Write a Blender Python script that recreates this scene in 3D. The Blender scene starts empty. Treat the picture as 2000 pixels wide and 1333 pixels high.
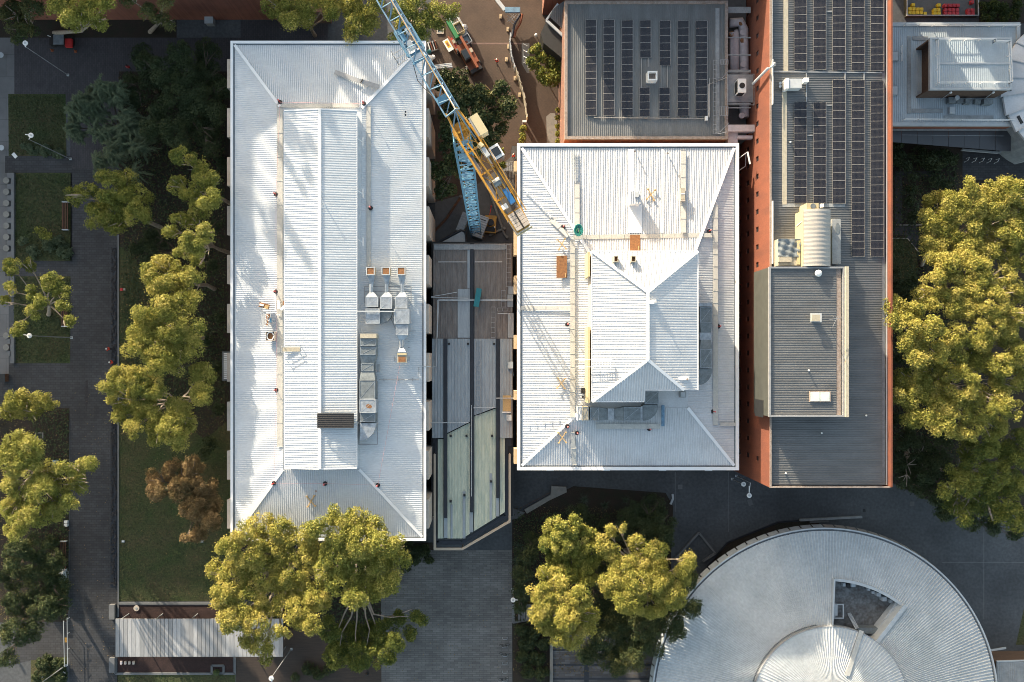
import bpy, bmesh, math, random
import numpy as np
from mathutils import Vector, Matrix
R = math.radians
random.seed(7)
rng = np.random.default_rng(11)
SC = bpy.context.scene
COL = SC.collection

# ------------------------------------------------------------------ camera, sky, sun, exposure
CH = 119.0            # flying height of the camera above the ground, metres
K = 0.085             # metres on the ground per pixel of the photograph
NX, NY = 965.0, 700.0 # the point straight below the camera
cam_d = bpy.data.cameras.new('camera')
cam = bpy.data.objects.new('camera', cam_d); COL.objects.link(cam)
cam.location = (0, 0, CH); cam.rotation_euler = (0, 0, 0)
cam_d.sensor_width = 36; cam_d.lens = 36 * (CH / K) / 2000
cam_d.shift_x = (1000 - NX) / 2000; cam_d.shift_y = (NY - 666.5) / 2000
cam_d.clip_start = 1; cam_d.clip_end = 6000
SC.camera = cam

SUN_EL = R(12); SUN_AZ = R(-29.5)
sv = Vector((math.sin(SUN_AZ) * math.cos(SUN_EL), math.cos(SUN_AZ) * math.cos(SUN_EL), math.sin(SUN_EL)))
world = bpy.data.worlds.new('World'); SC.world = world; world.use_nodes = True
wn = world.node_tree; wn.nodes.clear()
sky = wn.nodes.new('ShaderNodeTexSky'); sky.sky_type = 'NISHITA'; sky.sun_disc = False
sky.sun_elevation = SUN_EL; sky.sun_rotation = SUN_AZ; sky.dust_density = 1.6; sky.air_density = .7; sky.ozone_density = .3
bg = wn.nodes.new('ShaderNodeBackground'); bg.inputs[1].default_value = 0.135
wo = wn.nodes.new('ShaderNodeOutputWorld')
wb = wn.nodes.new('ShaderNodeMix'); wb.data_type = 'RGBA'; wb.blend_type = 'MULTIPLY'; wb.inputs[0].default_value = 1; wb.inputs[7].default_value = (1.18, 1.07, .87, 1)   # hazy evening sky
wn.links.new(sky.outputs[0], wb.inputs[6]); wn.links.new(wb.outputs[2], bg.inputs[0]); wn.links.new(bg.outputs[0], wo.inputs[0])
sd = bpy.data.lights.new('sun', 'SUN'); sd.energy = 3.6; sd.angle = R(0.5); sd.color = (1.0, 0.86, 0.66)
so = bpy.data.objects.new('sun', sd); COL.objects.link(so)
so.rotation_euler = (-sv).to_track_quat('-Z', 'Y').to_euler(); so.location = sv * 300
SC.view_settings.view_transform = 'Standard'; SC.view_settings.look = 'None'
SC.view_settings.gamma = 1; SC.view_settings.exposure = 1.92
SC.render.engine = 'CYCLES'
SC.cycles.filter_width = 0.95; SC.cycles.max_bounces = 5; SC.cycles.transparent_max_bounces = 6

# ------------------------------------------------------------------ helpers
def W(px, py, z=0.0):
    s = K * (1 - z / CH)
    return Vector(((px - NX) * s, (NY - py) * s, z))
def S(z): return K * (1 - z / CH)
ORG = {}
class MB:
    def __init__(s): s.v = []; s.f = []; s.m = []
    def add(s, vs, fs):
        n = len(s.v); s.v += [tuple(v) for v in vs]; s.f += [tuple(i + n for i in f) for f in fs]; return s
    def quad(s, a, b, c, d): return s.add([a, b, c, d], [(0, 1, 2, 3)])
    def box(s, x0, x1, y0, y1, z0, z1):
        x0, x1 = min(x0, x1), max(x0, x1); y0, y1 = min(y0, y1), max(y0, y1)
        return s.add([(x0, y0, z0), (x1, y0, z0), (x1, y1, z0), (x0, y1, z0), (x0, y0, z1), (x1, y0, z1), (x1, y1, z1), (x0, y1, z1)],
              [(3, 2, 1, 0), (4, 5, 6, 7), (0, 1, 5, 4), (1, 2, 6, 5), (2, 3, 7, 6), (3, 0, 4, 7)])
    def pbox(s, x0, x1, y0, y1, z0, z1, zr=None):      # pixels of the photograph measured at height zr
        a = W(x0, y1, z1 if zr is None else zr); b = W(x1, y0, z1 if zr is None else zr)
        return s.box(a.x, b.x, a.y, b.y, z0, z1)
    def prism(s, pts, z0, z1):
        n = len(pts)
        ar = sum(pts[i][0] * pts[(i + 1) % n][1] - pts[(i + 1) % n][0] * pts[i][1] for i in range(n))
        if ar < 0: pts = pts[::-1]
        vs = [(p[0], p[1], z0) for p in pts] + [(p[0], p[1], z1) for p in pts]
        fs = [tuple(range(n - 1, -1, -1)), tuple(range(n, 2 * n))] + [(i, (i + 1) % n, (i + 1) % n + n, i + n) for i in range(n)]
        return s.add(vs, fs)
    def sheet(s, pts):
        pts = [tuple(p) for p in pts]; n = len(pts)
        ar = sum(pts[i][0] * pts[(i + 1) % n][1] - pts[(i + 1) % n][0] * pts[i][1] for i in range(n))
        if ar < 0: pts = pts[::-1]
        return s.add(pts, [tuple(range(n))])
    def bar(s, p, q, w, h=None, up=(0, 0, 1)):
        h = w if h is None else h
        p = Vector(p); q = Vector(q); d = (q - p)
        if d.length < 1e-6: return s
        d.normalize(); up = Vector(up)
        if abs(d.dot(up)) > .98: up = Vector((1, 0, 0))
        a = d.cross(up).normalized() * (w / 2); b = a.cross(d).normalized() * (h / 2)
        vs = [p - a - b, p + a - b, p + a + b, p - a + b, q - a - b, q + a - b, q + a + b, q - a + b]
        return s.add(vs, [(3, 2, 1, 0), (4, 5, 6, 7), (0, 1, 5, 4), (1, 2, 6, 5), (2, 3, 7, 6), (3, 0, 4, 7)])
    def tube(s, p, q, r, r2=None, n=7):
        r2 = r if r2 is None else r2
        p = Vector(p); q = Vector(q); d = (q - p)
        if d.length < 1e-6: return s
        d.normalize(); up = Vector((0, 0, 1)) if abs(d.z) < .95 else Vector((1, 0, 0))
        a = d.cross(up).normalized(); b = a.cross(d).normalized(); vs = []
        for (c, rr) in ((p, r), (q, r2)):
            for i in range(n):
                t = 2 * math.pi * i / n; vs.append(c + a * math.cos(t) * rr + b * math.sin(t) * rr)
        fs = [(i, (i + 1) % n, (i + 1) % n + n, i + n) for i in range(n)] + [tuple(range(n - 1, -1, -1)), tuple(range(n, 2 * n))]
        return s.add(vs, fs)
    def path(s, pts, rs, n=7):
        pts = [Vector(p) for p in pts]; m = len(pts); vs = []; fs = []
        for k, c in enumerate(pts):
            d = (pts[min(k + 1, m - 1)] - pts[max(k - 1, 0)]).normalized()
            up = Vector((0, 0, 1)) if abs(d.z) < .9 else Vector((1, 0, 0))
            a = d.cross(up).normalized(); b = a.cross(d).normalized(); r = rs[k] if hasattr(rs, '__len__') else rs
            for i in range(n):
                t = 2 * math.pi * i / n; vs.append(c + a * math.cos(t) * r + b * math.sin(t) * r)
        for k in range(m - 1):
            for i in range(n): fs.append((k * n + i, k * n + (i + 1) % n, (k + 1) * n + (i + 1) % n, (k + 1) * n + i))
        fs += [tuple(range(n - 1, -1, -1)), tuple(range((m - 1) * n, m * n))]
        return s.add(vs, fs)
    def ball(s, c, r, n=8, m=5, sz=1.0):
        vs = [(c[0], c[1], c[2] + r * sz)]; fs = []
        for j in range(1, m):
            ph = math.pi * j / m
            for i in range(n):
                t = 2 * math.pi * i / n
                vs.append((c[0] + r * math.sin(ph) * math.cos(t), c[1] + r * math.sin(ph) * math.sin(t), c[2] + r * sz * math.cos(ph)))
        vs.append((c[0], c[1], c[2] - r * sz)); L = len(vs) - 1
        for i in range(n): fs.append((0, 1 + i, 1 + (i + 1) % n)); fs.append((L, L - n + (i + 1) % n, L - n + i))
        for j in range(m - 2):
            for i in range(n): a = 1 + j * n; fs.append((a + i, a + n + i, a + n + (i + 1) % n, a + (i + 1) % n))
        return s.add(vs, fs)
    def disc(s, c, r, h, n=16): return s.tube((c[0], c[1], c[2]), (c[0], c[1], c[2] + h), r, n=n)
    def build(s, name, m, parent=None, local=False, smooth=False):
        me = bpy.data.meshes.new(name); o = bpy.data.objects.new(name, me); COL.objects.link(o)
        if parent is not None:
            o.parent = parent; KIDS.setdefault(parent.name, []).append(o); og = ORG.get(parent.name, Vector((0, 0, 0)))
        else: og = Vector((0, 0, 0))
        if not local and og.length > 0: vs = [(v[0] - og.x, v[1] - og.y, v[2] - og.z) for v in s.v]
        else: vs = s.v
        me.from_pydata(vs, [], s.f); me.materials.append(m); me.update()
        if smooth: me.polygons.foreach_set('use_smooth', [True] * len(me.polygons))
        ORG[o.name] = og if not local else Vector((0, 0, 0))
        return o
def tag(o, label=None, cat=None, group=None, kind=None):
    if label: o['label'] = label
    if cat: o['category'] = cat
    if group: o['group'] = group
    if kind: o['kind'] = kind
    return o
def thing(name, loc, label, cat, group=None, rz=0):
    o = bpy.data.objects.new(name, None); COL.objects.link(o); o.location = loc; o.rotation_euler = (0, 0, rz)
    o.empty_display_size = .3
    ORG[o.name] = Vector(loc); return tag(o, label, cat, group)
KIDS = {}
def copytree(o, parent=None):
    c = o.copy(); COL.objects.link(c)
    if parent is not None: c.parent = parent; KIDS.setdefault(parent.name, []).append(c)
    for ch in list(KIDS.get(o.name, [])): copytree(ch, c)
    return c
def dup(root, loc, rz=0, label=None, group=None, scale=None):
    c = copytree(root); c.location = loc; c.rotation_euler = (0, 0, rz)
    if label: c['label'] = label
    if group: c['group'] = group
    if scale: c.scale = scale
    return c
def struct(name, mb, m):
    return tag(mb.build(name, m), kind='structure')

# ------------------------------------------------------------------ materials
def newmat(name):
    m = bpy.data.materials.new(name); m.use_nodes = True; nt = m.node_tree
    b = nt.nodes['Principled BSDF']; return m, nt, b
def mat(name, col, rough=.6, var=.12, scale=1.5, fine=None, metal=0.0, bump=0.0, bscale=20, col2=None, spec=.5, stretch=None, mapmin=.35, mapmax=.7):
    m, nt, b = newmat(name); N = nt.nodes; L = nt.links
    geo = N.new('ShaderNodeNewGeometry'); src = geo.outputs['Position']
    if stretch:
        mp = N.new('ShaderNodeVectorMath'); mp.operation = 'MULTIPLY'; mp.inputs[1].default_value = stretch; L.new(src, mp.inputs[0]); src = mp.outputs[0]
    n1 = N.new('ShaderNodeTexNoise'); n1.inputs['Scale'].default_value = scale; n1.inputs['Detail'].default_value = 6; n1.inputs['Roughness'].default_value = .6; L.new(src, n1.inputs['Vector'])
    mr = N.new('ShaderNodeMapRange'); mr.inputs[1].default_value = mapmin; mr.inputs[2].default_value = mapmax; L.new(n1.outputs[0], mr.inputs[0])
    mx = N.new('ShaderNodeMix'); mx.data_type = 'RGBA'; L.new(mr.outputs[0], mx.inputs[0])
    c = col; c2 = col2 if col2 else tuple(x * (1 - var * 2) for x in col)
    mx.inputs[6].default_value = (*c, 1); mx.inputs[7].default_value = (*c2, 1)
    out = mx.outputs[2]
    if fine:
        n2 = N.new('ShaderNodeTexNoise'); n2.inputs['Scale'].default_value = fine[0]; n2.inputs['Detail'].default_value = 3; L.new(src, n2.inputs['Vector'])
        m2 = N.new('ShaderNodeMapRange'); m2.inputs[1].default_value = .3; m2.inputs[2].default_value = .7; m2.inputs[3].default_value = 1 - fine[1]; m2.inputs[4].default_value = 1 + fine[1]; L.new(n2.outputs[0], m2.inputs[0])
        ml = N.new('ShaderNodeMix'); ml.data_type = 'RGBA'; ml.blend_type = 'MULTIPLY'; ml.inputs[0].default_value = 1; L.new(out, ml.inputs[6]); L.new(m2.outputs[0], ml.inputs[7]); out = ml.outputs[2]
    L.new(out, b.inputs['Base Color'])
    b.inputs['Roughness'].default_value = rough; b.inputs['Metallic'].default_value = metal; b.inputs['Specular IOR Level'].default_value = spec
    if bump:
        n3 = N.new('ShaderNodeTexNoise'); n3.inputs['Scale'].default_value = bscale; n3.inputs['Detail'].default_value = 4; L.new(geo.outputs['Position'], n3.inputs['Vector'])
        bp = N.new('ShaderNodeBump'); bp.inputs['Strength'].default_value = bump; bp.inputs['Distance'].default_value = .05; L.new(n3.outputs[0], bp.inputs['Height']); L.new(bp.outputs[0], b.inputs['Normal'])
    return m
def brickmat(name, c1, c2, mortar, bw, bh, rot=0, ms=.02, rough=.85, stain=.25):
    m, nt, b = newmat(name); N = nt.nodes; L = nt.links
    geo = N.new('ShaderNodeNewGeometry')
    mp = N.new('ShaderNodeMapping'); mp.inputs['Rotation'].default_value = (0, 0, rot); L.new(geo.outputs['Position'], mp.inputs['Vector'])
    bt = N.new('ShaderNodeTexBrick'); L.new(mp.outputs[0], bt.inputs['Vector'])
    bt.inputs['Color1'].default_value = (*c1, 1); bt.inputs['Color2'].default_value = (*c2, 1); bt.inputs['Mortar'].default_value = (*mortar, 1)
    bt.inputs['Scale'].default_value = 1; bt.inputs['Mortar Size'].default_value = ms; bt.inputs['Brick Width'].default_value = bw; bt.inputs['Row Height'].default_value = bh; bt.inputs['Mortar Smooth'].default_value = .3
    bt.inputs['Bias'].default_value = 0
    n1 = N.new('ShaderNodeTexNoise'); n1.inputs['Scale'].default_value = .18; n1.inputs['Detail'].default_value = 8; n1.inputs['Roughness'].default_value = .65; L.new(geo.outputs['Position'], n1.inputs['Vector'])
    m2 = N.new('ShaderNodeMapRange'); m2.inputs[1].default_value = .3; m2.inputs[2].default_value = .7; m2.inputs[3].default_value = 1 - stain; m2.inputs[4].default_value = 1 + stain; L.new(n1.outputs[0], m2.inputs[0])
    ml = N.new('ShaderNodeMix'); ml.data_type = 'RGBA'; ml.blend_type = 'MULTIPLY'; ml.inputs[0].default_value = 1
    L.new(bt.outputs['Color'], ml.inputs[6]); L.new(m2.outputs[0], ml.inputs[7]); L.new(ml.outputs[2], b.inputs['Base Color'])
    b.inputs['Roughness'].default_value = rough
    bp = N.new('ShaderNodeBump'); bp.inputs['Strength'].default_value = .4; bp.inputs['Distance'].default_value = .02; bp.invert = True; L.new(bt.outputs['Fac'], bp.inputs['Height']); L.new(bp.outputs[0], b.inputs['Normal'])
    return m
def leafmat(name, ca, cb, cc, trans=.3):
    m, nt, b = newmat(name); N = nt.nodes; L = nt.links
    at = N.new('ShaderNodeAttribute'); at.attribute_name = 'tint'
    cr = N.new('ShaderNodeValToRGB'); e = cr.color_ramp.elements
    e[0].position = 0; e[0].color = (*ca, 1); e[1].position = 1; e[1].color = (*cc, 1); x = e.new(.5); x.color = (*cb, 1)
    L.new(at.outputs['Fac'], cr.inputs[0]); L.new(cr.outputs[0], b.inputs['Base Color'])
    b.inputs['Roughness'].default_value = .6; b.inputs['Specular IOR Level'].default_value = .25
    tr = N.new('ShaderNodeBsdfTranslucent'); L.new(cr.outputs[0], tr.inputs[0])
    ms = N.new('ShaderNodeMixShader'); ms.inputs[0].default_value = trans
    L.new(b.outputs[0], ms.inputs[1]); L.new(tr.outputs[0], ms.inputs[2]); L.new(ms.outputs[0], nt.nodes['Material Output'].inputs[0])
    return m
def solarmat(name):
    m, nt, b = newmat(name); N = nt.nodes; L = nt.links
    geo = N.new('ShaderNodeNewGeometry')
    bt = N.new('ShaderNodeTexBrick'); bt.offset = 0; L.new(geo.outputs['Position'], bt.inputs['Vector'])
    bt.inputs['Color1'].default_value = (.009, .010, .016, 1); bt.inputs['Color2'].default_value = (.014, .015, .022, 1); bt.inputs['Mortar'].default_value = (.06, .058, .06, 1)
    bt.inputs['Scale'].default_value = 1; bt.inputs['Mortar Size'].default_value = .009; bt.inputs['Brick Width'].default_value = .17; bt.inputs['Row Height'].default_value = .17
    L.new(bt.outputs['Color'], b.inputs['Base Color']); b.inputs['Roughness'].default_value = .22
    return m
def glassmat(name, col=(.02, .025, .03), rough=.08):
    m, nt, b = newmat(name); b.inputs['Base Color'].default_value = (*col, 1); b.inputs['Roughness'].default_value = rough; b.inputs['Specular IOR Level'].default_value = .8
    return m

M = {}
M['white_roof'] = mat('white_roof_sheet', (.60, .625, .645), .5, .05, .3, fine=(3, .06), col2=(.52, .55, .575), stretch=(.6, 1.6, 1))
M['white_trim'] = mat('white_trim', (.74, .76, .78), .45, .04, .8)
M['roof_warm'] = mat('white_roof_sheet_worn', (.58, .60, .62), .5, .05, .35, fine=(4, .06), col2=(.49, .505, .52))
M['gutter'] = mat('gutter_grey', (.16, .18, .2), .6, .2, 2)
M['walk'] = mat('fibreglass_walkway', (.40, .40, .38), .6, .15, 2.5, fine=(12, .12), col2=(.50, .49, .45))
M['grey_roof'] = mat('grey_roof_sheet', (.175, .182, .182), .55, .10, .4, fine=(5, .10), col2=(.125, .128, .127), stretch=(2.5, .5, 1))
M['grey_roof2'] = mat('blue_grey_roof_sheet', (.165, .170, .172), .5, .10, .4, fine=(5, .10), col2=(.118, .121, .122), stretch=(.5, 2, 1))
M['grey_trim'] = mat('grey_parapet', (.30, .32, .33), .7, .15, 1.2, fine=(6, .08))
M['pale_trim'] = mat('pale_grey_trim', (.45, .48, .5), .55, .08, 1)
M['rust_trim'] = mat('weathered_parapet', (.32, .27, .24), .8, .2, 2.5, fine=(8, .15), col2=(.2, .15, .12))
M['red_wall'] = mat('red_render_wall', (.19, .058, .030), .85, .10, .5, fine=(10, .14), col2=(.13, .043, .026), stretch=(1, 1, .25))
M['brick_red'] = brickmat('red_brick_wall', (.20, .065, .04), (.26, .09, .055), (.16, .11, .09), .24, .08)
M['brick_brown'] = mat('brown_brick_wall', (.11, .07, .05), .9, .15, 3, fine=(15, .15))
M['beige'] = mat('beige_panel', (.48, .42, .36), .75, .10, 1.2, fine=(6, .06))
M['beige_frame'] = mat('beige_steel_frame', (.45, .37, .28), .6, .06, 1.2)
M['orange_wall'] = mat('ochre_brick_wall', (.42, .22, .10), .85, .15, 1.8, fine=(12, .1))
M['sand'] = mat('sandstone_box', (.52, .40, .25), .8, .12, 2)
M['dark'] = mat('dark_void', (.018, .02, .022), .6, .2, 2)
M['dark_glass'] = glassmat('dark_glass')
M['blue_glass'] = glassmat('green_blue_glass', (.05, .12, .13), .15)
M['dark_clad'] = mat('dark_cladding', (.06, .065, .058), .7, .12, 1)
M['galv'] = mat('galvanised_duct', (.50, .54, .57), .38, .18, 1.6, metal=.55, fine=(7, .1), col2=(.27, .30, .33))
M['galv_dark'] = mat('weathered_duct', (.24, .27, .28), .5, .25, 1.8, metal=.45, fine=(6, .12), col2=(.15, .17, .18))
M['duct_pink'] = mat('painted_duct', (.50, .45, .46), .55, .12, 1.5)
M['rust'] = mat('rusty_timber', (.28, .13, .05), .85, .2, 3, fine=(14, .2), col2=(.16, .07, .03))
M['timber'] = mat('pale_timber', (.52, .36, .17), .8, .12, 4, fine=(20, .1))
M['steel'] = mat('grey_steel', (.34, .35, .36), .5, .12, 2, metal=.3)
M['white_paint'] = mat('white_paint', (.75, .75, .73), .45, .05, 2)
M['cream'] = mat('cream_paint', (.50, .43, .26), .55, .06, 2)
M['cream2'] = mat('cream_sheet', (.44, .40, .31), .65, .12, 2.5, fine=(8, .08))
M['yellow'] = mat('crane_yellow', (.52, .27, .025), .5, .10, 2, fine=(9, .2), col2=(.34, .17, .03))
M['blue'] = mat('crane_blue', (.10, .26, .40), .5, .12, 2, fine=(9, .15))
M['blue2'] = mat('crane_light_blue', (.15, .28, .40), .5, .15, 2, fine=(8, .25), col2=(.09, .16, .24))
M['concrete'] = mat('concrete', (.24, .23, .21), .85, .12, 1.5, fine=(10, .08), bump=.2)
M['concrete_d'] = mat('dark_concrete', (.12, .12, .12), .85, .12, 1.5, fine=(10, .08))
M['black'] = mat('black_plastic', (.015, .015, .016), .5, .1, 3)
M['rubber'] = mat('rubber', (.02, .02, .02), .8, .1, 3)
M['red'] = mat('red_paint', (.50, .03, .03), .5, .08, 3)
M['orange'] = mat('orange_paint', (.28, .08, .03), .5, .12, 3, fine=(10, .1))
M['green'] = mat('green_paint', (.03, .22, .08), .5, .1, 3)
M['teal'] = mat('teal_plastic', (.02, .17, .20), .4, .1, 3)
M['tealhose'] = mat('green_hose', (.03, .20, .18), .4, .15, 5)
M['cube_yellow'] = mat('yellow_cube', (.60, .42, .02), .55, .06, 3)
M['cube_red'] = mat('red_cube', (.42, .03, .04), .55, .1, 3)
M['wood_dark'] = mat('brown_bench_slats', (.12, .055, .03), .8, .15, 3, fine=(20, .2))
M['skin'] = mat('skin', (.45, .28, .2), .6, .05, 3)
M['trouser'] = mat('dark_trousers', (.03, .035, .05), .8, .1, 3)
M['hivis'] = mat('orange_vest', (.75, .07, .03), .7, .05, 3)
M['bark'] = mat('pale_eucalypt_bark', (.36, .30, .24), .8, .25, 2.2, fine=(8, .15), col2=(.20, .16, .13))
M['bark_d'] = mat('dark_bark', (.10, .075, .055), .9, .2, 3)
M['solar'] = solarmat('solar_cells')
M['alu'] = mat('aluminium_frame', (.36, .34, .32), .4, .05, 2, metal=.3)
M['dark_sheet'] = mat('dark_brown_sheet', (.06, .055, .052), .6, .1, 2)
M['rope'] = mat('pink_rope', (.6, .3, .3), .7, .05, 3)
M['canopy_a'] = mat('weathered_brown_sheet', (.185, .17, .16), .7, .16, .7, fine=(4, .10), col2=(.12, .105, .098), stretch=(3, .6, 1))
M['canopy_b'] = mat('grey_sheet', (.30, .34, .37), .6, .12, .8, fine=(5, .06), stretch=(3, .5, 1))
M['canopy_c'] = mat('algae_stained_sheet', (.52, .54, .43), .6, .14, .8, fine=(5, .08), col2=(.34, .39, .32), stretch=(3, .5, 1))
M['strip_dark'] = mat('dark_gutter_strip', (.022, .026, .035), .45, .2, 1.2)
M['round_roof'] = mat('grey_white_roof', (.53, .55, .555), .9, .10, .30, fine=(2.5, .10), col2=(.43, .455, .465))
M['round_fascia'] = mat('fascia_panel', (.36, .40, .42), .6, .1, 1)
M['sand_fascia'] = mat('warm_fascia', (.30, .28, .25), .7, .1, 1)
M['deck_stain'] = mat('stained_plant_deck', (.17, .18, .185), .75, .3, 1.1, fine=(3, .25), col2=(.07, .06, .055))
# ground
M['asphalt'] = mat('dark_asphalt', (.088, .095, .102), .85, .16, .10, fine=(2.2, .2), col2=(.050, .054, .059), bump=.2, bscale=12)
M['plaza'] = brickmat('plaza_pavers', (.118, .113, .108), (.162, .156, .148), (.075, .074, .073), 1.2, .35, ms=.03, stain=.32)
M['pave'] = brickmat('path_pavers', (.034, .035, .039), (.048, .049, .053), (.021, .022, .024), .8, .4, ms=.03, stain=.35)
M['pave_v'] = brickmat('dark_path_pavers', (.046, .043, .048), (.060, .055, .060), (.028, .028, .03), .6, .3, rot=math.pi / 2)
M['concrete_path'] = brickmat('concrete_slab_path', (.13, .13, .132), (.145, .143, .145), (.07, .07, .07), 3.0, 3.6, ms=.03)
M['brown_pave'] = brickmat('brown_pavers', (.078, .050, .035), (.098, .064, .044), (.055, .038, .03), .24, .12, stain=.3)
M['deck'] = mat('brown_deck', (.055, .038, .028), .8, .2, .8, fine=(6, .2), stretch=(.5, 6, 1))
M['grass'] = mat('lawn', (.034, .055, .014), .95, .2, .22, fine=(3.5, .45), col2=(.075, .060, .028), bump=.6, bscale=25)
M['bed'] = mat('bark_mulch', (.035, .022, .016), .95, .25, .6, fine=(9, .45), col2=(.02, .022, .012), bump=.8, bscale=18)
M['mulch'] = mat('dark_red_mulch', (.040, .020, .018), .95, .2, 1, fine=(12, .5), bump=.8, bscale=18)
M['kerb'] = mat('concrete_kerb', (.15, .155, .16), .8, .1, 1)
M['stone'] = mat('dark_stone', (.035, .033, .036), .85, .3, 3)

# ------------------------------------------------------------------ sheet metal roofs with real ribs
def ribbed(mb, pts, rd, pitch, h, pan=.50, slope=.05, off=0.0):
    """pts: convex planar polygon (3D); rd: rib direction in plan; ribs stand h above the plane"""
    pts = [Vector(p) for p in pts]
    n = (pts[1] - pts[0]).cross(pts[2] - pts[0])
    if n.z < 0: n = -n
    def zz(x, y): return pts[0].z - (n.x * (x - pts[0].x) + n.y * (y - pts[0].y)) / n.z
    ux, uy = rd; l = math.hypot(ux, uy); ux /= l; uy /= l; vx, vy = -uy, ux
    P = [(p.x * ux + p.y * uy, p.x * vx + p.y * vy) for p in pts]
    v0 = min(p[1] for p in P); v1 = max(p[1] for p in P)
    bs = []
    k = math.floor(v0 / pitch)
    prof = [(0, 0), (pan, 0), (pan + slope, h), (1 - slope, h)]
    while k * pitch < v1:
        for (t, hh) in prof: bs.append(((k + t) * pitch, hh))
        k += 1
    def hat(v):
        t = (v / pitch) % 1
        if t <= pan: return 0
        if t < pan + slope: return h * (t - pan) / slope
        if t <= 1 - slope: return h
        return h * (1 - t) / slope
    bs = [b for b in bs if v0 + 1e-4 < b[0] < v1 - 1e-4]
    bs += [(v0, hat(v0)), (v1, hat(v1))] + [(p[1], hat(p[1])) for p in P if v0 + 1e-4 < p[1] < v1 - 1e-4]
    bs.sort()
    def rng_(v):
        us = []
        for i in range(len(P)):
            a = P[i]; b = P[(i + 1) % len(P)]
            if (a[1] - v) * (b[1] - v) <= 0:
                if abs(a[1] - b[1]) < 1e-9: us += [a[0], b[0]]
                else: us.append(a[0] + (b[0] - a[0]) * (v - a[1]) / (b[1] - a[1]))
        return (min(us), max(us)) if us else (0, 0)
    vs = []; fs = []; last = None
    for (v, hh) in bs:
        if last is not None and v - last < 1e-4: continue
        u0, u1 = rng_(v); last = v
        for u in (u0, u1):
            x = u * ux + v * vx; y = u * uy + v * vy; vs.append((x, y, zz(x, y) + hh + off))
    for i in range(len(vs) // 2 - 1):
        a = 2 * i; fs.append((a, a + 1, a + 3, a + 2))
    # face up
    if fs:
        a, b, c, d = [Vector(vs[i]) for i in fs[0]]
        if (b - a).cross(c - a).z < 0: fs = [f[::-1] for f in fs]
    mb.add(vs, fs); return mb
def cap(mb, p, q, w, t=.06, off=.10):
    p = Vector(p); q = Vector(q); d = (q - p).normalized()
    o = Vector((0, 0, off)); return mb.bar(p + o, q + o, w, t)
def wallgrid(mb, o, a, b, A, B, holes, depth, nrm):
    """wall panel from o spanned by unit vectors a,b of size A,B with rectangular holes (a0,a1,b0,b1) and reveals"""
    o = Vector(o); a = Vector(a); b = Vector(b); nrm = Vector(nrm)
    As = sorted({0, A} | {round(h[0], 4) for h in holes} | {round(h[1], 4) for h in holes})
    Bs = sorted({0, B} | {round(h[2], 4) for h in holes} | {round(h[3], 4) for h in holes})
    flip = a.cross(b).dot(nrm) < 0
    def q(p0, p1, p2, p3): mb.quad(*( (p3, p2, p1, p0) if flip else (p0, p1, p2, p3)))
    for i in range(len(As) - 1):
        for j in range(len(Bs) - 1):
            ca = (As[i] + As[i + 1]) / 2; cb = (Bs[j] + Bs[j + 1]) / 2
            if any(h[0] < ca < h[1] and h[2] < cb < h[3] for h in holes): continue
            q(o + a * As[i] + b * Bs[j], o + a * As[i + 1] + b * Bs[j], o + a * As[i + 1] + b * Bs[j + 1], o + a * As[i] + b * Bs[j + 1])
    for h in holes:
        c = [o + a * h[0] + b * h[2], o + a * h[1] + b * h[2], o + a * h[1] + b * h[3], o + a * h[0] + b * h[3]]
        for i in range(4): q(c[i], c[i] - nrm * depth, c[(i + 1) % 4] - nrm * depth, c[(i + 1) % 4])
def frame_ring(mb, x0, x1, y0, y1, w, z0, z1):
    mb.box(x0, x1, y0, y0 + w, z0, z1); mb.box(x0, x1, y1 - w, y1, z0, z1)
    mb.box(x0, x0 + w, y0 + w, y1 - w, z0, z1); mb.box(x1 - w, x1, y0 + w, y1 - w, z0, z1)
def rect(px0, px1, py0, py1, z):
    a = W(px0, py1, z); b = W(px1, py0, z); return a.x, b.x, a.y, b.y

# ------------------------------------------------------------------ the ground
EPS = .004
lvl = [0]
def gsheet(name, pts, m, lev):
    mb = MB(); z = lev * EPS; mb.sheet([W(x, y, z) for x, y in pts]); return struct(name, mb, m)
mb = MB(); mb.sheet([(-2500, -2500, 0), (2500, -2500, 0), (2500, 2500, 0), (-2500, 2500, 0)]); struct('ground', mb, M['asphalt'])
gsheet('garden_bed', [(-60, -200), (345, -200), (345, 74), (-60, 74)], M['bed'], 1)
gsheet('paved_path', [(22, 74), (345, 74), (470, 74), (470, 40), (640, 40), (640, 90), (460, 90), (455, 250), (345, 330), (232, 460), (232, 480), (232, 1800), (137, 1800), (137, 215), (22, 185)], M['pave_v'], 1)
gsheet('concrete_path', [(-500, 74), (28, 74), (28, 184), (17, 184), (17, 800), (-500, 800)], M['concrete_path'], 2)
gsheet('cross_path', [(10, 305), (140, 305), (140, 338), (10, 338)], M['pave'], 3)
gsheet('cross_path', [(10, 510), (140, 510), (140, 540), (10, 540)], M['pave'], 3)
gsheet('cross_path', [(17, 710), (140, 710), (140, 797), (-100, 797), (-100, 735), (17, 735)], M['pave'], 3)
gsheet('cross_path', [(30, 1215), (140, 1215), (140, 1285), (60, 1290), (20, 1300)], M['pave'], 3)
gsheet('main_path', [(138, 330), (230, 330), (230, 1800), (134, 1800), (137, 800)], M['pave'], 4)
gsheet('lawn', [(16, 184), (128, 184), (130, 305), (17, 305)], M['grass'], 4)
gsheet('lawn', [(26, 338), (140, 338), (140, 510), (26, 510)], M['grass'], 4)
gsheet('lawn', [(27, 540), (138, 540), (137, 710), (27, 710)], M['grass'], 4)
gsheet('garden_bed', [(-300, 797), (136, 797), (133, 1215), (30, 1215), (-300, 1230)], M['bed'], 4)
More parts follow.
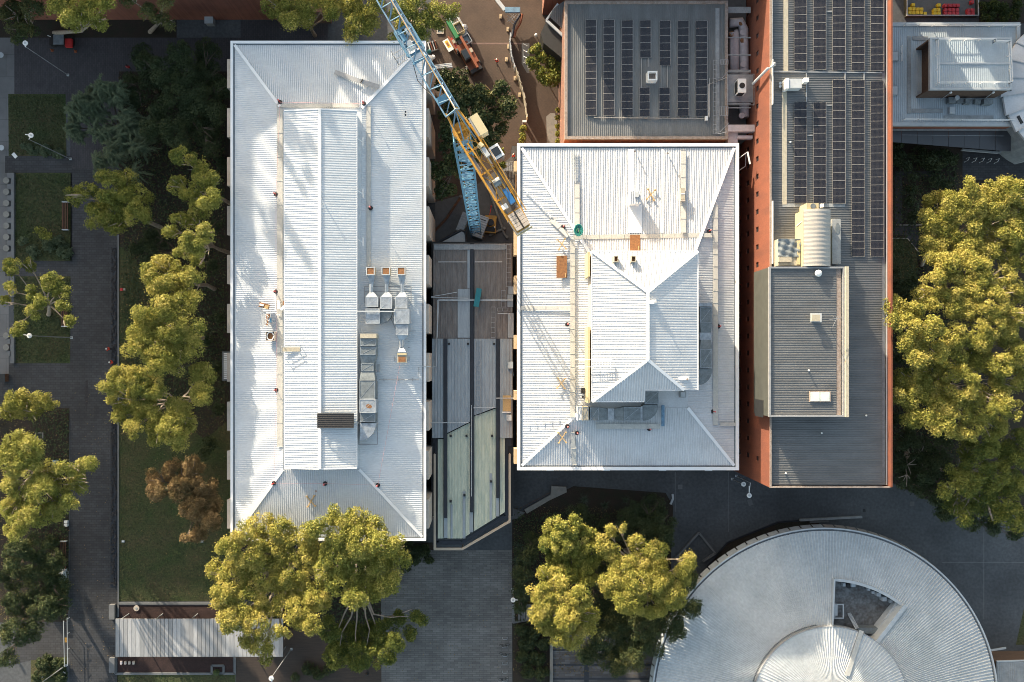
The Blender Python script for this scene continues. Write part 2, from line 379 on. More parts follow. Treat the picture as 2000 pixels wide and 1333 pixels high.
gsheet('lawn', [(60, 1290), (130, 1283), (131, 1800), (60, 1800)], M['grass'], 4)
gsheet('main_lawn', [(232, 470), (470, 470), (470, 1175), (232, 1175)], M['grass'], 2)
gsheet('garden_bed', [(232, 140), (470, 140), (470, 800), (400, 860), (330, 800), (300, 560), (260, 500), (232, 480)], M['bed'], 3)
gsheet('lawn', [(229, 1318), (460, 1318), (460, 1700), (229, 1700)], M['grass'], 4)
gsheet('mulch_bed', [(231, 1183), (560, 1183), (560, 1209), (231, 1209)], M['mulch'], 4)
gsheet('mulch_bed', [(230, 1284), (455, 1284), (455, 1313), (230, 1313)], M['mulch'], 4)
gsheet('garden_bed', [(460, 1060), (845, 1060), (848, 1100), (840, 1105), (800, 1120), (745, 1230), (560, 1230), (470, 1160)], M['bed'], 3)
gsheet('timber_deck', [(461, 1284), (553, 1284), (553, 1230), (745, 1230), (745, 1800), (461, 1800)], M['deck'], 5)
gsheet('plaza', [(744, 1075), (1000, 1075), (1000, 1333), (1000, 1900), (744, 1900)], M['plaza'], 4)
gsheet('garden_bed', [(1000, 1010), (1120, 950), (1300, 963), (1315, 990), (1310, 1100), (1330, 1333), (1330, 1800), (1002, 1800)], M['bed'], 5)
gsheet('sunken_courtyard', [(1078, 1240), (1600, 1240), (1600, 1800), (1078, 1800)], brickmat('courtyard_pavers', (.075, .07, .07), (.12, .12, .125), (.05, .05, .05), 1.8, .4, stain=.4), 6)
for i, yy in enumerate((1268, 1297, 1324, 1352)):
    gsheet('paving_strip', [(1080, yy), (1290, yy), (1290, yy + 4), (1080, yy + 4)], M['strip_dark'], 7)
gsheet('paving_strip', [(1141, 1300), (1150, 1300), (1150, 1450), (1141, 1450)], M['strip_dark'], 8)
gsheet('construction_yard', [(835, -300), (1115, -300), (1115, 285), (1000, 285), (975, 420), (850, 420)], M['brown_pave'], 3)
gsheet('paving_strip', [(905, 84), (1020, 84), (1020, 87), (905, 87)], mat('pink_strip', (.2, .13, .11), .8), 5)
gsheet('worksite_ground', [(850, 395), (905, 380), (960, 340), (1005, 300), (1005, 480), (850, 480)], M['concrete_d'], 4)
gsheet('concrete_slab', [(1019, 84), (1034, 85), (1034, 143), (1029, 143), (1019, 125)], M['concrete'], 6)
gsheet('concrete_slab', [(1067, 228), (1075, 221), (1084, 222), (1088, 240), (1090, 285), (1068, 285)], M['concrete'], 6)
gsheet('garden_bed', [(1735, 250), (1880, 250), (1880, 345), (2300, 345), (2300, 1020), (1860, 1000), (1735, 940)], M['bed'], 2)
gsheet('side_path', [(1880, 285), (2300, 285), (2300, 352), (1880, 352)], M['pave'], 3)
gsheet('side_path', [(1748, 335), (1820, 335), (1820, 345), (1762, 345), (1762, 440), (1790, 440), (1800, 500), (1785, 500), (1770, 460), (1748, 460)], M['pave_v'], 3)
gsheet('lawn', [(1742, 465), (1772, 465), (1792, 492), (1792, 590), (1742, 590)], M['grass'], 4)
gsheet('garden_bed', [(1912, -200), (2300, -200), (2300, 46), (1912, 46)], M['bed'], 2)
gsheet('lawn', [(2004, 1170), (2080, 1170), (2080, 1260), (1984, 1260)], M['grass'], 3)
gsheet('expansion_joint', [(1318, 922), (1319.5, 922), (1319.5, 1000), (1318, 1000)], M['kerb'], 2)
gsheet('expansion_joint', [(1422, 922), (1423, 922), (1423, 1040), (1422, 1040)], M['kerb'], 2)
gsheet('expansion_joint', [(1840, 1098), (2200, 1098), (2200, 1099.2), (1840, 1099.2)], M['kerb'], 2)
gsheet('expansion_joint', [(1921, 1010), (1922.2, 1010), (1922.2, 1210), (1921, 1210)], M['kerb'], 2)
gsheet('pale_paver', [(1324, 947), (1333, 947), (1333, 956), (1324, 956)], M['kerb'], 3)
gsheet('pale_paver', [(1459, 977), (1467, 974), (1471, 986), (1463, 989)], M['kerb'], 3)
gsheet('drain_cover', [(1777, 980), (1786, 980), (1786, 989), (1777, 989)], M['concrete_d'], 3)
gsheet('drain_cover', [(1685, 994), (1690, 994), (1691, 1000), (1685, 1000)], M['dark'], 3)
gsheet('worn_patch', [(167, 745), (171, 742), (173, 770), (170, 800), (168, 806), (166, 780)], M['stone'], 6)
gsheet('worn_patch', [(137, 777), (144, 776), (144, 779), (138, 780)], M['stone'], 6)
# kerbs and low walls
def kerb(name, pts, w, h, m='kerb'):
    mb = MB()
    for a, b in zip(pts[:-1], pts[1:]): mb.bar(W(*a, 0) + Vector((0, 0, h / 2)), W(*b, 0) + Vector((0, 0, h / 2)), w, h)
    return struct(name, mb, M[m])
kerb('kerb', [(231.5, 460), (231.5, 1205)], .22, .12)
kerb('kerb', [(231.5, 1178.5), (560, 1178.5)], .4, .13)
kerb('kerb', [(226, 1210.5), (560, 1210.5)], .25, .14, 'strip_dark')
kerb('kerb', [(226, 1284), (226, 1316), (414, 1316), (414, 1300), (437, 1300), (437, 1316), (459, 1316), (459, 1284)], .35, .13)
kerb('kerb', [(1318, 1090), (1364, 1040), (1396, 1080), (1372, 1096)], .3, .45, 'kerb')
kerb('kerb', [(1313, 965), (1314, 974), (1309, 985)], .3, .3, 'pale_trim')
kerb('kerb', [(1076.5, 1255), (1076.5, 1500)], .5, .5, 'concrete')
kerb('kerb', [(1750, 440), (1800, 440)], .12, .1, 'beige')
kerb('kerb', [(1742, 466), (1772, 466), (1793, 492)], .12, .1, 'beige')
kerb('kerb', [(1003, 1180), (1003, 1217)], .5, .1, 'kerb'); kerb('kerb', [(1002, 1216), (1035, 1210)], .3, .2, 'kerb')
kerb('kerb', [(128, 1200), (133, 1200)], .1, .1)
# planter strip of dark stones beside the main path
st = thing('planting_trough', W(222, 812, 0), 'long dark trough of stones and low plants along the grey path', 'planting trough')
m_ = MB(); m_.pbox(216, 228, 483, 1147, .001, .05, 0); m_.build('trough', M['strip_dark'], st)
mb = MB()
for i in range(900):
    p = W(random.uniform(217, 227), random.uniform(484, 1146), .05); r = random.uniform(.05, .22)
    mb.ball((p.x, p.y, p.z + r * .3), r, 5, 3, .5)
tag(mb.build('stones', M['stone'], st), kind='stuff')

# concrete ramp wall in the garden
ra = thing('concrete_ramp', W(1050, 985, 0), 'pale angular concrete ramp wall leading down to the central garden', 'ramp wall')
m_ = MB(); m_.prism([W(*p, .5) for p in ((1077, 950), (1106, 951), (1107, 962), (1075, 977))], .001, .5)
m_.prism([W(*p, .5) for p in ((1077, 966), (1075, 977), (1029, 1004), (1024, 996))], .001, .42)
m_.build('wall', M['concrete'], ra)
m_ = MB(); m_.prism([W(*p, .4) for p in ((998, 992), (1026, 1002), (1010, 1014), (998, 1016))], .001, .3); m_.build('landing', M['concrete_d'], ra)
m_ = MB(); m_.bar(W(1022, 990, .9), W(1075, 962, .9), .05); m_.bar(W(1022, 990, .0), W(1022, 990, .9), .05); m_.bar(W(1075, 962, .0), W(1075, 962, .9), .05); m_.build('handrail', M['wood_dark'], ra)
# stairs by the central tree
sr = thing('garden_steps', W(1018, 1195, 0), 'pale steps with white edge under the round yellow-lit tree', 'steps')
for i in range(6):
    m_ = MB(); x = 1012 + i * 5; m_.pbox(x, x + 4.2, 1180, 1212, .02 + i * .1, .14 + i * .1, .3); m_.build('step', M['kerb'], sr)

# ------------------------------------------------------------------ white roofed building on the left
AX = {'N': ((0, 1), None)}
lb = thing('white_roof_building', W(641, 568, 0), 'long building under white ribbed hip roof with raised middle, left of the crane', 'building')
ZL = 13.0
def roof_frame(root, px0, px1, py0, py1, z, wpx, zt):
    x0, x1, y0, y1 = rect(px0, px1, py0, py1, z)
    mb = MB(); frame_ring(mb, x0, x1, y0, y1, wpx * S(z), z - .55, z); mb.build('parapet_edge', M['white_trim'], root)
    mb = MB(); w = wpx * S(z); g = .22; frame_ring(mb, x0 + w + .002, x1 - w - .002, y0 + w + .002, y1 - w - .002, g, z - .5, z - .22); mb.build('gutter', M['gutter'], root)
    return x0 + w + g, x1 - w - g, y0 + w + g, y1 - w - g
ox0, ox1, oy0, oy1 = roof_frame(lb, 450, 832, 80, 1057, ZL, 4.6, ZL)
zo = ZL - .25; zi = zo + 1.0
A = [Vector((ox0, oy1, zo)), Vector((ox1, oy1, zo)), Vector((ox1, oy0, zo)), Vector((ox0, oy0, zo))]      # NW NE SE SW
B = [W(547, 209, zi), W(707, 212, zi), W(702, 917, zi), W(553, 917, zi)]
for (i, j, d) in ((0, 1, (0, 1)), (1, 2, (1, 0)), (2, 3, (0, 1)), (3, 0, (1, 0))):
    mb = MB(); f = [A[i], A[j], B[j], B[i]]
    ribbed(mb, f, d, .305, .085 if d[1] else .036)
    mb.build('roof_slope', M['white_roof'], lb)
for i in range(4):
    mb = MB(); cap(mb, A[i], B[i], .42, .05, .14); mb.build('hip_cap', M['white_trim'], lb)
# raised middle
mb = MB(); mb.sheet([(q.x, q.y, zi - .01) for q in B]); mb.build('roof_deck', M['white_roof'], lb)
zc = 15.2; zr = 15.9
c0, c1, c2, c3 = W(555, 217, zc), W(697, 217, zc), W(697, 915, zc), W(556, 915, zc)
r0 = W(625, 217, zr); r1 = W(625, 915, zr); r0.y = c0.y; r1.y = c2.y; c1.y = c0.y; c3.y = c2.y
mb = MB(); ribbed(mb, [c0, r0, r1, c3], (1, 0), .345, .042); mb.build('upper_roof_slope', M['white_roof'], lb)
mb = MB(); ribbed(mb, [r0, c1, c2, r1], (1, 0), .345, .042); mb.build('upper_roof_slope', M['white_roof'], lb)
mb = MB(); cap(mb, r0, r1, .42, .05, .13); mb.build('ridge_cap', M['white_trim'], lb)
mb = MB()
for (p, q) in ((c0, r0), (r0, c1), (c3, r1), (r1, c2)): cap(mb, p, q, .16, .12, .03)
for (p, q) in ((c0, c3), (c1, c2)): cap(mb, p, q, .12, .12, -.03)
mb.build('eaves_trim', M['white_trim'], lb)
mb = MB(); x0, x1, y0, y1 = c3.x + .25, c1.x - .25, c3.y + .1, c0.y - .1
mb.box(x0, x1, y0, y1, zo + .2, zc - .1); mb.build('upper_wall', M['white_trim'], lb)
g_ = MB()
for (a, b) in ((c0, c1), (c3, c2)):
    r = r0 if a is c0 else r1; yy = a.y - .1 if a is c0 else a.y + .1
    g_.add([(x0, yy, zc - .1), (x1, yy, zc - .1), (r.x, yy, zr - .05)], [(0, 1, 2)])
g_.build('gable', M['white_trim'], lb)
mb = MB()
for (a, b, z0, z1) in ((430, 447, zc - .8, zc - .5), (245, 275, zc - .8, zc - .5)):
    p = W(697, a, zc); q = W(697, b, zc); mb.box(x1, x1 + .04, p.y, q.y, z0, z1)
mb.build('louvre', M['dark'], lb)
# inner walls
wx0, wx1, wy0, wy1 = rect(450, 832, 80, 1057, ZL); wx0 += .7; wx1 -= .9; wy0 += .7; wy1 -= .7
mb = MB()
mod = 96.4 * S(ZL); ys = []
for k in range(10): ys.append(W(0, 236 + 96.4 * (k - 1), ZL).y)
holes = []
H0 = wy1 - wy0
for i, y in enumerate(ys):
    a = (y - mod / 2) - wy0
    for fl in range(4):
        holes.append((a - .9, a + .9, .9 + fl * 3.1, 2.9 + fl * 3.1))
holes = [h for h in holes if h[0] > .2 and h[1] < H0 - .2]
wallgrid(mb, (wx1, wy0, 0), (0, 1, 0), (0, 0, 1), H0, ZL - .5, holes, .2, (1, 0, 0))
wallgrid(mb, (wx0, wy0, 0), (0, 1, 0), (0, 0, 1), H0, ZL - .5, [], .2, (-1, 0, 0))
wallgrid(mb, (wx0, wy0, 0), (1, 0, 0), (0, 0, 1), wx1 - wx0, ZL - .5, [], .2, (0, -1, 0))
wallgrid(mb, (wx0, wy1, 0), (1, 0, 0), (0, 0, 1), wx1 - wx0, ZL - .5, [], .2, (0, 1, 0))
mb.build('wall', M['dark_clad'], lb)
for h in holes:
    mb = MB(); mb.box(wx1 - .18, wx1 - .14, wy0 + h[0], wy0 + h[1], h[2], h[3]); mb.build('window', M['dark_glass'], lb)
mb = MB(); mb.box(wx0 + .3, wx1 - .3, wy0 + .3, wy1 - .3, ZL - .52, ZL - .5); mb.build('soffit', M['dark'], lb)
for y in ys:
    mb = MB(); mb.box(wx1 + .08, wx1 + 1.25, y - 2.15, y + 2.15, .5, ZL - .9); mb.build('screen_panel', M['beige'], lb)
    mb = MB(); e0 = W(444, 0, ZL - 1).x; mb.box(e0, wx0 - .05, y - 2.15, y + 2.15, .5, ZL - .9); mb.build('screen_panel', M['beige'], lb)
    mb = MB(); mb.box(e0 + .5, wx0 - .05, y - 3.9, y - 3.3, ZL - 1.4, ZL - 1.2); mb.build('window_hood', M['pale_trim'], lb)
# roof walkways
def walkway(root, px0, px1, py0, py1, zf, name='walkway'):
    x0, x1, y0, y1 = rect(px0, px1, py0, py1, zf); mb = MB()
    mb.box(x0, x1, y0, y1, zf, zf + .04)
    n = max(1, int(max(x1 - x0, y1 - y0) / 3.4))
    for i in range(n + 1):
        t = i / n
        if y1 - y0 > x1 - x0: yy = y0 + (y1 - y0) * t; mb.box(x0 - .03, x1 + .03, yy - .03, yy + .03, zf + .04, zf + .07)
        else: xx = x0 + (x1 - x0) * t; mb.box(xx - .03, xx + .03, y0 - .03, y1 + .03, zf + .04, zf + .07)
    return mb.build(name, M['walk'], root)
walkway(lb, 541, 552, 213, 873, zi + .12); walkway(lb, 541, 700, 203, 210.5, zi + .1); walkway(lb, 716, 724, 208, 520, zi - .02)

# ------------------------------------------------------------------ white roofed building right of the crane
rb = thing('hip_roof_building', W(1226, 600, 0), 'square building with brilliant white ribbed hip roof and raised plant room at image centre', 'building')
ZR = 12.0
ox0, ox1, oy0, oy1 = roof_frame(rb, 1010, 1443.5, 280, 919, ZR, 6.2, ZR)
zo2 = ZR - .25; zi2 = zo2 + 1.25
A2 = [Vector((ox0, oy1, zo2)), Vector((ox1, oy1, zo2)), Vector((ox1, oy0, zo2)), Vector((ox0, oy0, zo2))]
B2 = [W(1153, 497, zi2), W(1357, 491, zi2), W(1343, 797, zi2), W(1139, 797, zi2)]
for (i, j, d) in ((0, 1, (0, 1)), (1, 2, (1, 0)), (2, 3, (0, 1)), (3, 0, (1, 0))):
    mb = MB()
    P4 = [A2[i], A2[j], B2[j], B2[i]]
    ribbed(mb, [P4[0], P4[1], P4[2]], d, .357, .065) if False else ribbed(mb, P4, d, .357, .085 if d[1] else .042)
    mb.build('roof_slope', M['roof_warm'], rb)
for i in range(4):
    mb = MB(); cap(mb, A2[i], B2[i], .45, .05, .17); mb.build('hip_cap', M['white_trim'], rb)
mb = MB(); mb.sheet([(B2[k].x, B2[k].y, zi2) for k in range(4)]); mb.build('roof_deck', M['roof_warm'], rb)
# plant room
ze = 17.9; zp = 19.6
O = [W(1156, 491, ze), W(1363, 491, ze), W(1363, 762, ze), W(1258, 762, ze), W(1258, 785, ze), W(1156, 785, ze)]
apN = W(1265, 571, zp); apS = W(1265, 703, zp)
slopeW = [O[0], apN, apS, O[5]]
def facet(p, d, name='upper_roof_slope', pitch=.357, clip=None):
    mb = MB(); ribbed(mb, p, d, pitch, .085 if d[1] else .042); return mb.build(name, M['roof_warm'], rb)
facet([O[0], O[1], apN], (0, 1)); facet([O[0], apN, apS, O[5]], (1, 0))
e_se = W(1345, 762, ze)
SE = Vector((O[1].x, O[5].y, ze))
# the south slope is notched: left part runs to the lower eave, right part stops short
t = (O[3].y - O[5].y) / (apS.y - O[5].y)
zn = ze + (zp - ze) * t
ptR = Vector((SE.x + (apS.x - SE.x) * t, O[3].y, zn)); notch = Vector((O[3].x, O[3].y, zn)); notchb = Vector((O[4].x, O[4].y, ze))
facet([O[5], notchb, notch, Vector((apS.x - .01 - (apS.x - O[3].x), O[3].y + (apS.y - O[3].y) * ((O[3].x - O[5].x) / (apS.x - O[5].x) - t) / (1 - t) , ze + (zp - ze) * (O[3].x - O[5].x) / (apS.x - O[5].x)))], (0, 1))
tx = (O[3].x - O[5].x) / (apS.x - O[5].x)
hipW = O[5].lerp(apS, tx)
facet([notch, ptR, apS, hipW], (0, 1))
eE = Vector((O[1].x, O[3].y, ze))
facet([apN, O[1], eE, ptR, apS], (1, 0))
for (p, q) in ((O[0], apN), (O[1], apN), (apN, apS), (O[5], apS), (ptR, apS)):
    mb = MB(); cap(mb, p, q, .42, .05, .17); mb.build('hip_cap', M['white_trim'], rb)
x0, x1, y0, y1 = O[0].x + .12, O[1].x - .12, O[3].y + .12, O[0].y - .12
mb = MB(); mb.box(x0, x1, y0, y1, zo2, ze - .05); mb.box(x0, O[3].x - .12, O[5].y + .12, y0 - .003, zo2, ze - .05); mb.build('upper_wall', M['beige'], rb)
mb = MB()
for (p, q) in ((O[0], O[1]), (O[1], eE), (O[5], O[0]), (O[5], notchb)): mb.bar(p + Vector((0, 0, .02)), q + Vector((0, 0, .02)), .14, .12)
mb.bar(notch, ptR, .14, .12); mb.bar(notchb, notch, .12, .12)
mb.build('eaves_trim', M['white_trim'], rb)
mb = MB(); a = W(1148, 640, 14.5); b = W(1148, 786, 14.5)
mb.box(O[0].x - .42, O[0].x - .1, b.y, a.y, 13.2, 16.7)
mb.box(O[0].x - .42, O[0].x - .1, W(0, 543, 15).y, W(0, 496, 15).y, 13.2, 16.7); mb.build('cladding_panel', M['cream'], rb)
# walls
wx0, wx1, wy0, wy1 = rect(1010, 1443.5, 280, 919, ZR); wx0 += .12; wx1 -= .5; wy0 += .5; wy1 -= .5
holes = [(a, a + 1.4, f, f + 1.8) for a in np.arange(2, wy1 - wy0 - 3, 4.4) for f in (1, 4.6, 8.2)]
mb = MB(); wallgrid(mb, (wx0, wy0, 0), (0, 1, 0), (0, 0, 1), wy1 - wy0, ZR - .55, holes, .2, (-1, 0, 0))
wallgrid(mb, (wx1, wy0, 0), (0, 1, 0), (0, 0, 1), wy1 - wy0, ZR - .55, [], .2, (1, 0, 0))
wallgrid(mb, (wx0, wy0, 0), (1, 0, 0), (0, 0, 1), wx1 - wx0, ZR - .55, [], .2, (0, -1, 0))
wallgrid(mb, (wx0, wy1, 0), (1, 0, 0), (0, 0, 1), wx1 - wx0, ZR - .55, [], .2, (0, 1, 0))
mb.build('wall', M['orange_wall'], rb)
for h in holes:
    mb = MB(); mb.box(wx0 + .14, wx0 + .18, wy0 + h[0], wy0 + h[1], h[2], h[3]); mb.build('window', M['dark_glass'], rb)
for (a, b) in ((425, 500), (540, 575), (655, 682), (763, 781), (876, 905), (318, 338)):
    p = W(1003.5, a, 10); q = W(1003.5, b, 10); mb = MB(); mb.box(q.x, wx0 - .01, q.y, p.y, 9.0, 10.8); mb.build('window_box', M['sand'], rb)
for px in (1055, 1120, 1178, 1280, 1390):
    mb = MB(); p = W(px, 277.5, 11); mb.box(p.x - .6, p.x + .6, wy1 + .52, wy1 + .75, 10.9, 11.05); mb.build('bracket', M['beige'], rb)
for px in (1075, 1185, 1295, 1385):
    mb = MB(); p = W(px, 922, 11); mb.box(p.x - .55, p.x + .55, wy0 - .8, wy0 - .52, 10.6, 10.75); mb.build('bracket', M['pale_trim'], rb)
# walkways on the white roof (follow the slope)
def slope_z(px, py, A_, B_, side):
    return 0
def slopeway(root, P0, P1, w, m=None, off=.14, rungs=True):
    P0 = Vector(P0); P1 = Vector(P1); d = (P1 - P0); mb = MB(); L = d.length; d.normalize()
    mb.bar(P0 + Vector((0, 0, off)), P1 + Vector((0, 0, off)), w, .04)
    if rungs:
        n = int(L / 1.8)
        side = d.cross(Vector((0, 0, 1))).normalized()
        for i in range(n + 1):
            c = P0 + d * (L * i / max(n, 1)) + Vector((0, 0, off + .04)); mb.bar(c - side * w * .53, c + side * w * .53, .05, .04)
    return mb.build('walkway', m or M['walk'], root)
slopeway(rb, W(1120, 464, zi2 - .1), W(1390, 460, zi2 - .25), .62)
slopeway(rb, W(1118, 470, 12.9), W(1118, 815, 12.9), .68)
slopeway(rb, W(1397, 402, 12.35), W(1397, 830, 12.35), .72)
slopeway(rb, W(1334, 294, 12.0), W(1334, 455, 13.0), .75)
slopeway(rb, W(1127, 358, 12.3), W(1127, 445, 12.9), .72)
slopeway(rb, W(1075, 428, 12.35), W(1110, 462, 12.8), .65)
slopeway(rb, W(1018, 602, 11.85), W(1113, 602, 12.8), .5)
slopeway(rb, W(1165, 833, 12.95), W(1288, 833, 12.95), .7)
slopeway(rb, W(1118, 845, 12.7), W(1122, 908, 12.0), .6)
slopeway(rb, W(1406, 829, 12.15), W(1436, 829, 11.9), .5)
def flat_strip(px0, px1, py0, py1, z0, z1, name='flashing'):
    a, b = W(px0, py0, z0), W(px1, py0, z0); c, d = W(px1, py1, z1), W(px0, py1, z1)
    mb = MB(); mb.quad(d, c, b, a); return mb.build(name, M['white_trim'], rb)
def zN(py): # height of the north slope at pixel row
    t = (py - 289) / (494 - 289); return zo2 + (zi2 - zo2) * max(0, min(1, t)) + .145
flat_strip(1226, 1239, 292, 375, zN(292), zN(375)); flat_strip(1227, 1254, 400, 455, zN(400), zN(455)); flat_strip(1292, 1296, 292, 455, zN(292), zN(455))
def rung_mat(px, py0, py1, w, n, z0, z1, dx=0, name='step_bracket'):
    for i in range(n):
        t = i / max(1, n - 1); p = W(px + dx * t, py0 + (py1 - py0) * t, z0 + (z1 - z0) * t)
        mb = MB()
        for s in (-1, 0, 1): mb.box(p.x + s * w / 2 - .05, p.x + s * w / 2 + .05, p.y - .16, p.y + .16, p.z + .03, p.z + .16)
        mb.build(name, M['pale_trim'], rb)
rung_mat(1123, 298, 352, .62, 12, 12.0, 12.45)
for i in range(9):
    p = W(1024 + i * 6.3, 372 + i * 6.4, 12.0 + i * .06); mb = MB(); mb.bar(p + Vector((-.22, .22, .13)), p + Vector((.3, -.1, .13)), .09, .12); mb.build('step_bracket', M['white_paint'], rb)
for i in range(6):
    p = W(1030 + i * 15, 829 - i * 2, 12.0 + i * .12); mb = MB(); mb.bar(p + Vector((0, -.35, .12)), p + Vector((.1, .3, .12)), .07, .08); mb.build('step_bracket', M['pale_trim'], rb)

# ------------------------------------------------------------------ grey solar roof building
gb = thing('solar_roof_building', W(1262, 130, 0), 'red brick building whose grey ribbed roof carries seven short solar rows', 'building')
ZG = 11.0
x0, x1, y0, y1 = rect(1103, 1422, 1.5, 272, ZG)
mb = MB(); frame_ring(mb, x0, x1, y0, y1, .42, ZG - .55, ZG); mb.build('parapet', M['rust_trim'], gb)
mb = MB(); ribbed(mb, [(x0 + .42, y1 - .42, ZG - .32), (x1 - .42, y1 - .42, ZG - .32), (x1 - .42, y0 + .42, ZG - .32), (x0 + .42, y0 + .42, ZG - .32)], (0, 1), .30, .045); mb.build('roof_sheet', M['grey_roof'], gb)
mb = MB(); mb.box(x0 + .05, x1 - .05, y0 + .05, y1 - .05, 0, ZG - .56); mb.build('wall', M['brick_red'], gb)
mb = MB(); p = W(1402, 15, ZG); q = W(1402, 262, ZG); mb.bar(p + Vector((0, 0, -.2)), q + Vector((0, 0, -.2)), .6, .05); mb.build('walkway', M['grey_trim'], gb)
# lean-to roof west of it
lt = thing('lean_to_roof', W(1085, 30, 0), 'small dark pitched roof beside the solar roof building', 'roof')
m_ = MB(); m_.prism([W(*p, 6) for p in ((1068, 40), (1100, 70), (1100, 115), (1062, 84), (1056, 64))], 0, 5.9); m_.build('wall', M['dark'], lt)
m_ = MB(); ribbed(m_, [W(1080, 18, 7.2), W(1102, 2, 7.2), W(1102, 60, 6.5), W(1072, 36, 6.5)], (0, 1), .3, .04); m_.build('roof_sheet', M['grey_roof2'], lt)
m_ = MB(); m_.bar(W(1067, 40, 6.2), W(1101, 72, 6.2), .4, .3); m_.bar(W(1067, 40, 6.2), W(1090, 8, 7.0), .3, .3); m_.build('roof_edge', M['pale_trim'], lt)

def solar_row(px0, px1, py0, py1, n, zf, label, tilt=.10):
    zf2 = zf
    a = W(px0, py1, zf2); b = W(px1, py0, zf2)
    c = Vector(((a.x + b.x) / 2, (a.y + b.y) / 2, zf))
    t = thing('solar_array', c, label, 'solar panels', 'rows of solar panels on the roofs')
    wd = b.x - a.x; hh = (b.y - a.y) / n
    me = None
    for i in range(n):
        y = a.y + hh * (i + .5) - c.y
        if me is None:
            mb = MB(); w2 = wd / 2 - .01; h2 = hh / 2 - .012
            mb.add([(-w2, -h2, .10), (w2, -h2, .10 + tilt), (w2, h2, .10 + tilt), (-w2, h2, .10), (-w2, -h2, .14), (w2, -h2, .14 + tilt), (w2, h2, .14 + tilt), (-w2, h2, .14)],
                   [(3, 2, 1, 0), (4, 5, 6, 7), (0, 1, 5, 4), (1, 2, 6, 5), (2, 3, 7, 6), (3, 0, 4, 7)])
            o = mb.build('panel', M['solar'], t, local=True); o.location = (0, y, 0); me = o.data
            fm = MB()
            for (p, q) in (((-w2, -h2, .15), (w2, -h2, .15 + tilt)), ((w2, -h2, .15 + tilt), (w2, h2, .15 + tilt)), ((w2, h2, .15 + tilt), (-w2, h2, .15)), ((-w2, h2, .15), (-w2, -h2, .15))): fm.bar(p, q, .028, .03)
            fo = fm.build('frame', M['alu'], o, local=True); fme = fo.data
        else:
            o = bpy.data.objects.new('panel', me); COL.objects.link(o); o.parent = t; o.location = (0, y, 0)
            fo = bpy.data.objects.new('frame', fme); COL.objects.link(fo); fo.parent = o
    mb = MB()
    for sx in (-.3, .3): mb.box(sx * wd - .03, sx * wd + .03, -hh * n / 2 - .1, hh * n / 2 + .1, .0, .08 + tilt * (.5 + sx) - .02)
    mb.box(wd / 2 + .02, wd / 2 + .10, -hh * n / 2, hh * n / 2, .0, .12)
    mb.build('rail', M['alu'], t, local=True)
zg = ZG - .27
g7 = 'on the grey roof beside the crane side garden'
solar_row(1143, 1164.5, 40, 227, 13, zg, 'long solar row nearest the west edge of the smaller grey roof')
solar_row(1178, 1199.5, 40, 227, 13, zg, 'second long solar row from the west on the smaller grey roof')
solar_row(1213.5, 1235.5, 41, 228, 13, zg, 'third long solar row from the west, west of the small square roof vent')
solar_row(1249.5, 1270.5, 41, 114, 5, zg, 'short five panel solar row just north of the small square roof vent')
solar_row(1248.5, 1268.5, 172, 229, 4, zg, 'short four panel solar row just south of the small square roof vent')
solar_row(1288, 1309, 42, 129, 6, zg, 'six panel solar row north-east of the small square roof vent')
solar_row(1287, 1307.5, 172, 229, 4, zg, 'four panel solar row south-east of the small square roof vent')
solar_row(1323, 1344.5, 42, 228, 13, zg, 'long solar row second from the east edge of the smaller grey roof')
solar_row(1358.5, 1380.5, 42, 229, 13, zg, 'long solar row nearest the east edge of the smaller grey roof')

# ------------------------------------------------------------------ red walled building
db = thing('red_wall_building', W(1610, 450, 0), 'tall building with red rendered walls and long grey roof full of solar panels', 'building')
ZD = 17.0; zf = 16.4
X0 = W(1504, 0, ZD).x; X1 = W(1740, 0, ZD).x; Y0 = W(0, 953, ZD).y; Y1 = W(0, -260, ZD).y
hl = []
for k in range(-13, 21):
    yc = 27.1 - 2.63 * k
    for (zc_, cond) in ((12.0, not (-13.2 < yc + .0 < 13.6)), (7.95, True), (4.2, True)):
        if cond: hl.append((yc - .38 - Y0, yc + .38 - Y0, zc_ - .55, zc_ + .55))
hl = [h for h in hl if h[0] > .6 and h[1] < Y1 - Y0 - .5]
mb = MB(); wallgrid(mb, (X0, Y0, 0), (0, 1, 0), (0, 0, 1), Y1 - Y0, ZD - .1, hl, .18, (-1, 0, 0))
wallgrid(mb, (X0, Y0, 0), (1, 0, 0), (0, 0, 1), X1 - X0, ZD - .1, [], .2, (0, -1, 0))
wallgrid(mb, (X1, Y0, 0), (0, 1, 0), (0, 0, 1), Y1 - Y0, ZD + .2, [], .2, (1, 0, 0))
wallgrid(mb, (X0, Y1, 0), (1, 0, 0), (0, 0, 1), X1 - X0, ZD - .1, [], .2, (0, 1, 0))
mb.build('wall', M['red_wall'], db)
for h in hl:
    mb = MB(); mb.box(X0 + .12, X0 + .16, Y0 + h[0], Y0 + h[1], h[2], h[3]); mb.build('window', M['dark_glass'], db)
mb = MB(); mb.box(X0 - .03, X0 + .22, Y0 + .2, Y1, ZD - .09, ZD + .02); mb.box(X0 - .03, X1 + .02, Y0 - .03, Y0 + .198, ZD - .09, ZD + .02); mb.build('parapet_cap', M['rust_trim'], db)
mb = MB(); mb.box(X1 - .22, X1 - .002, Y0 + .2, Y1, zf - .3, ZD + .45); mb.build('east_parapet', M['red_wall'], db)
mb = MB(); mb.box(X1 - .42, X1 - .252, Y0 + .3, Y1, zf + .02, zf + .14); mb.build('flashing', M['pale_trim'], db)
mb = MB(); mb.box(X1 - .95, X1 - .55, Y0 + .3, Y1, zf + .002, zf + .05); mb.build('gutter', M['gutter'], db)
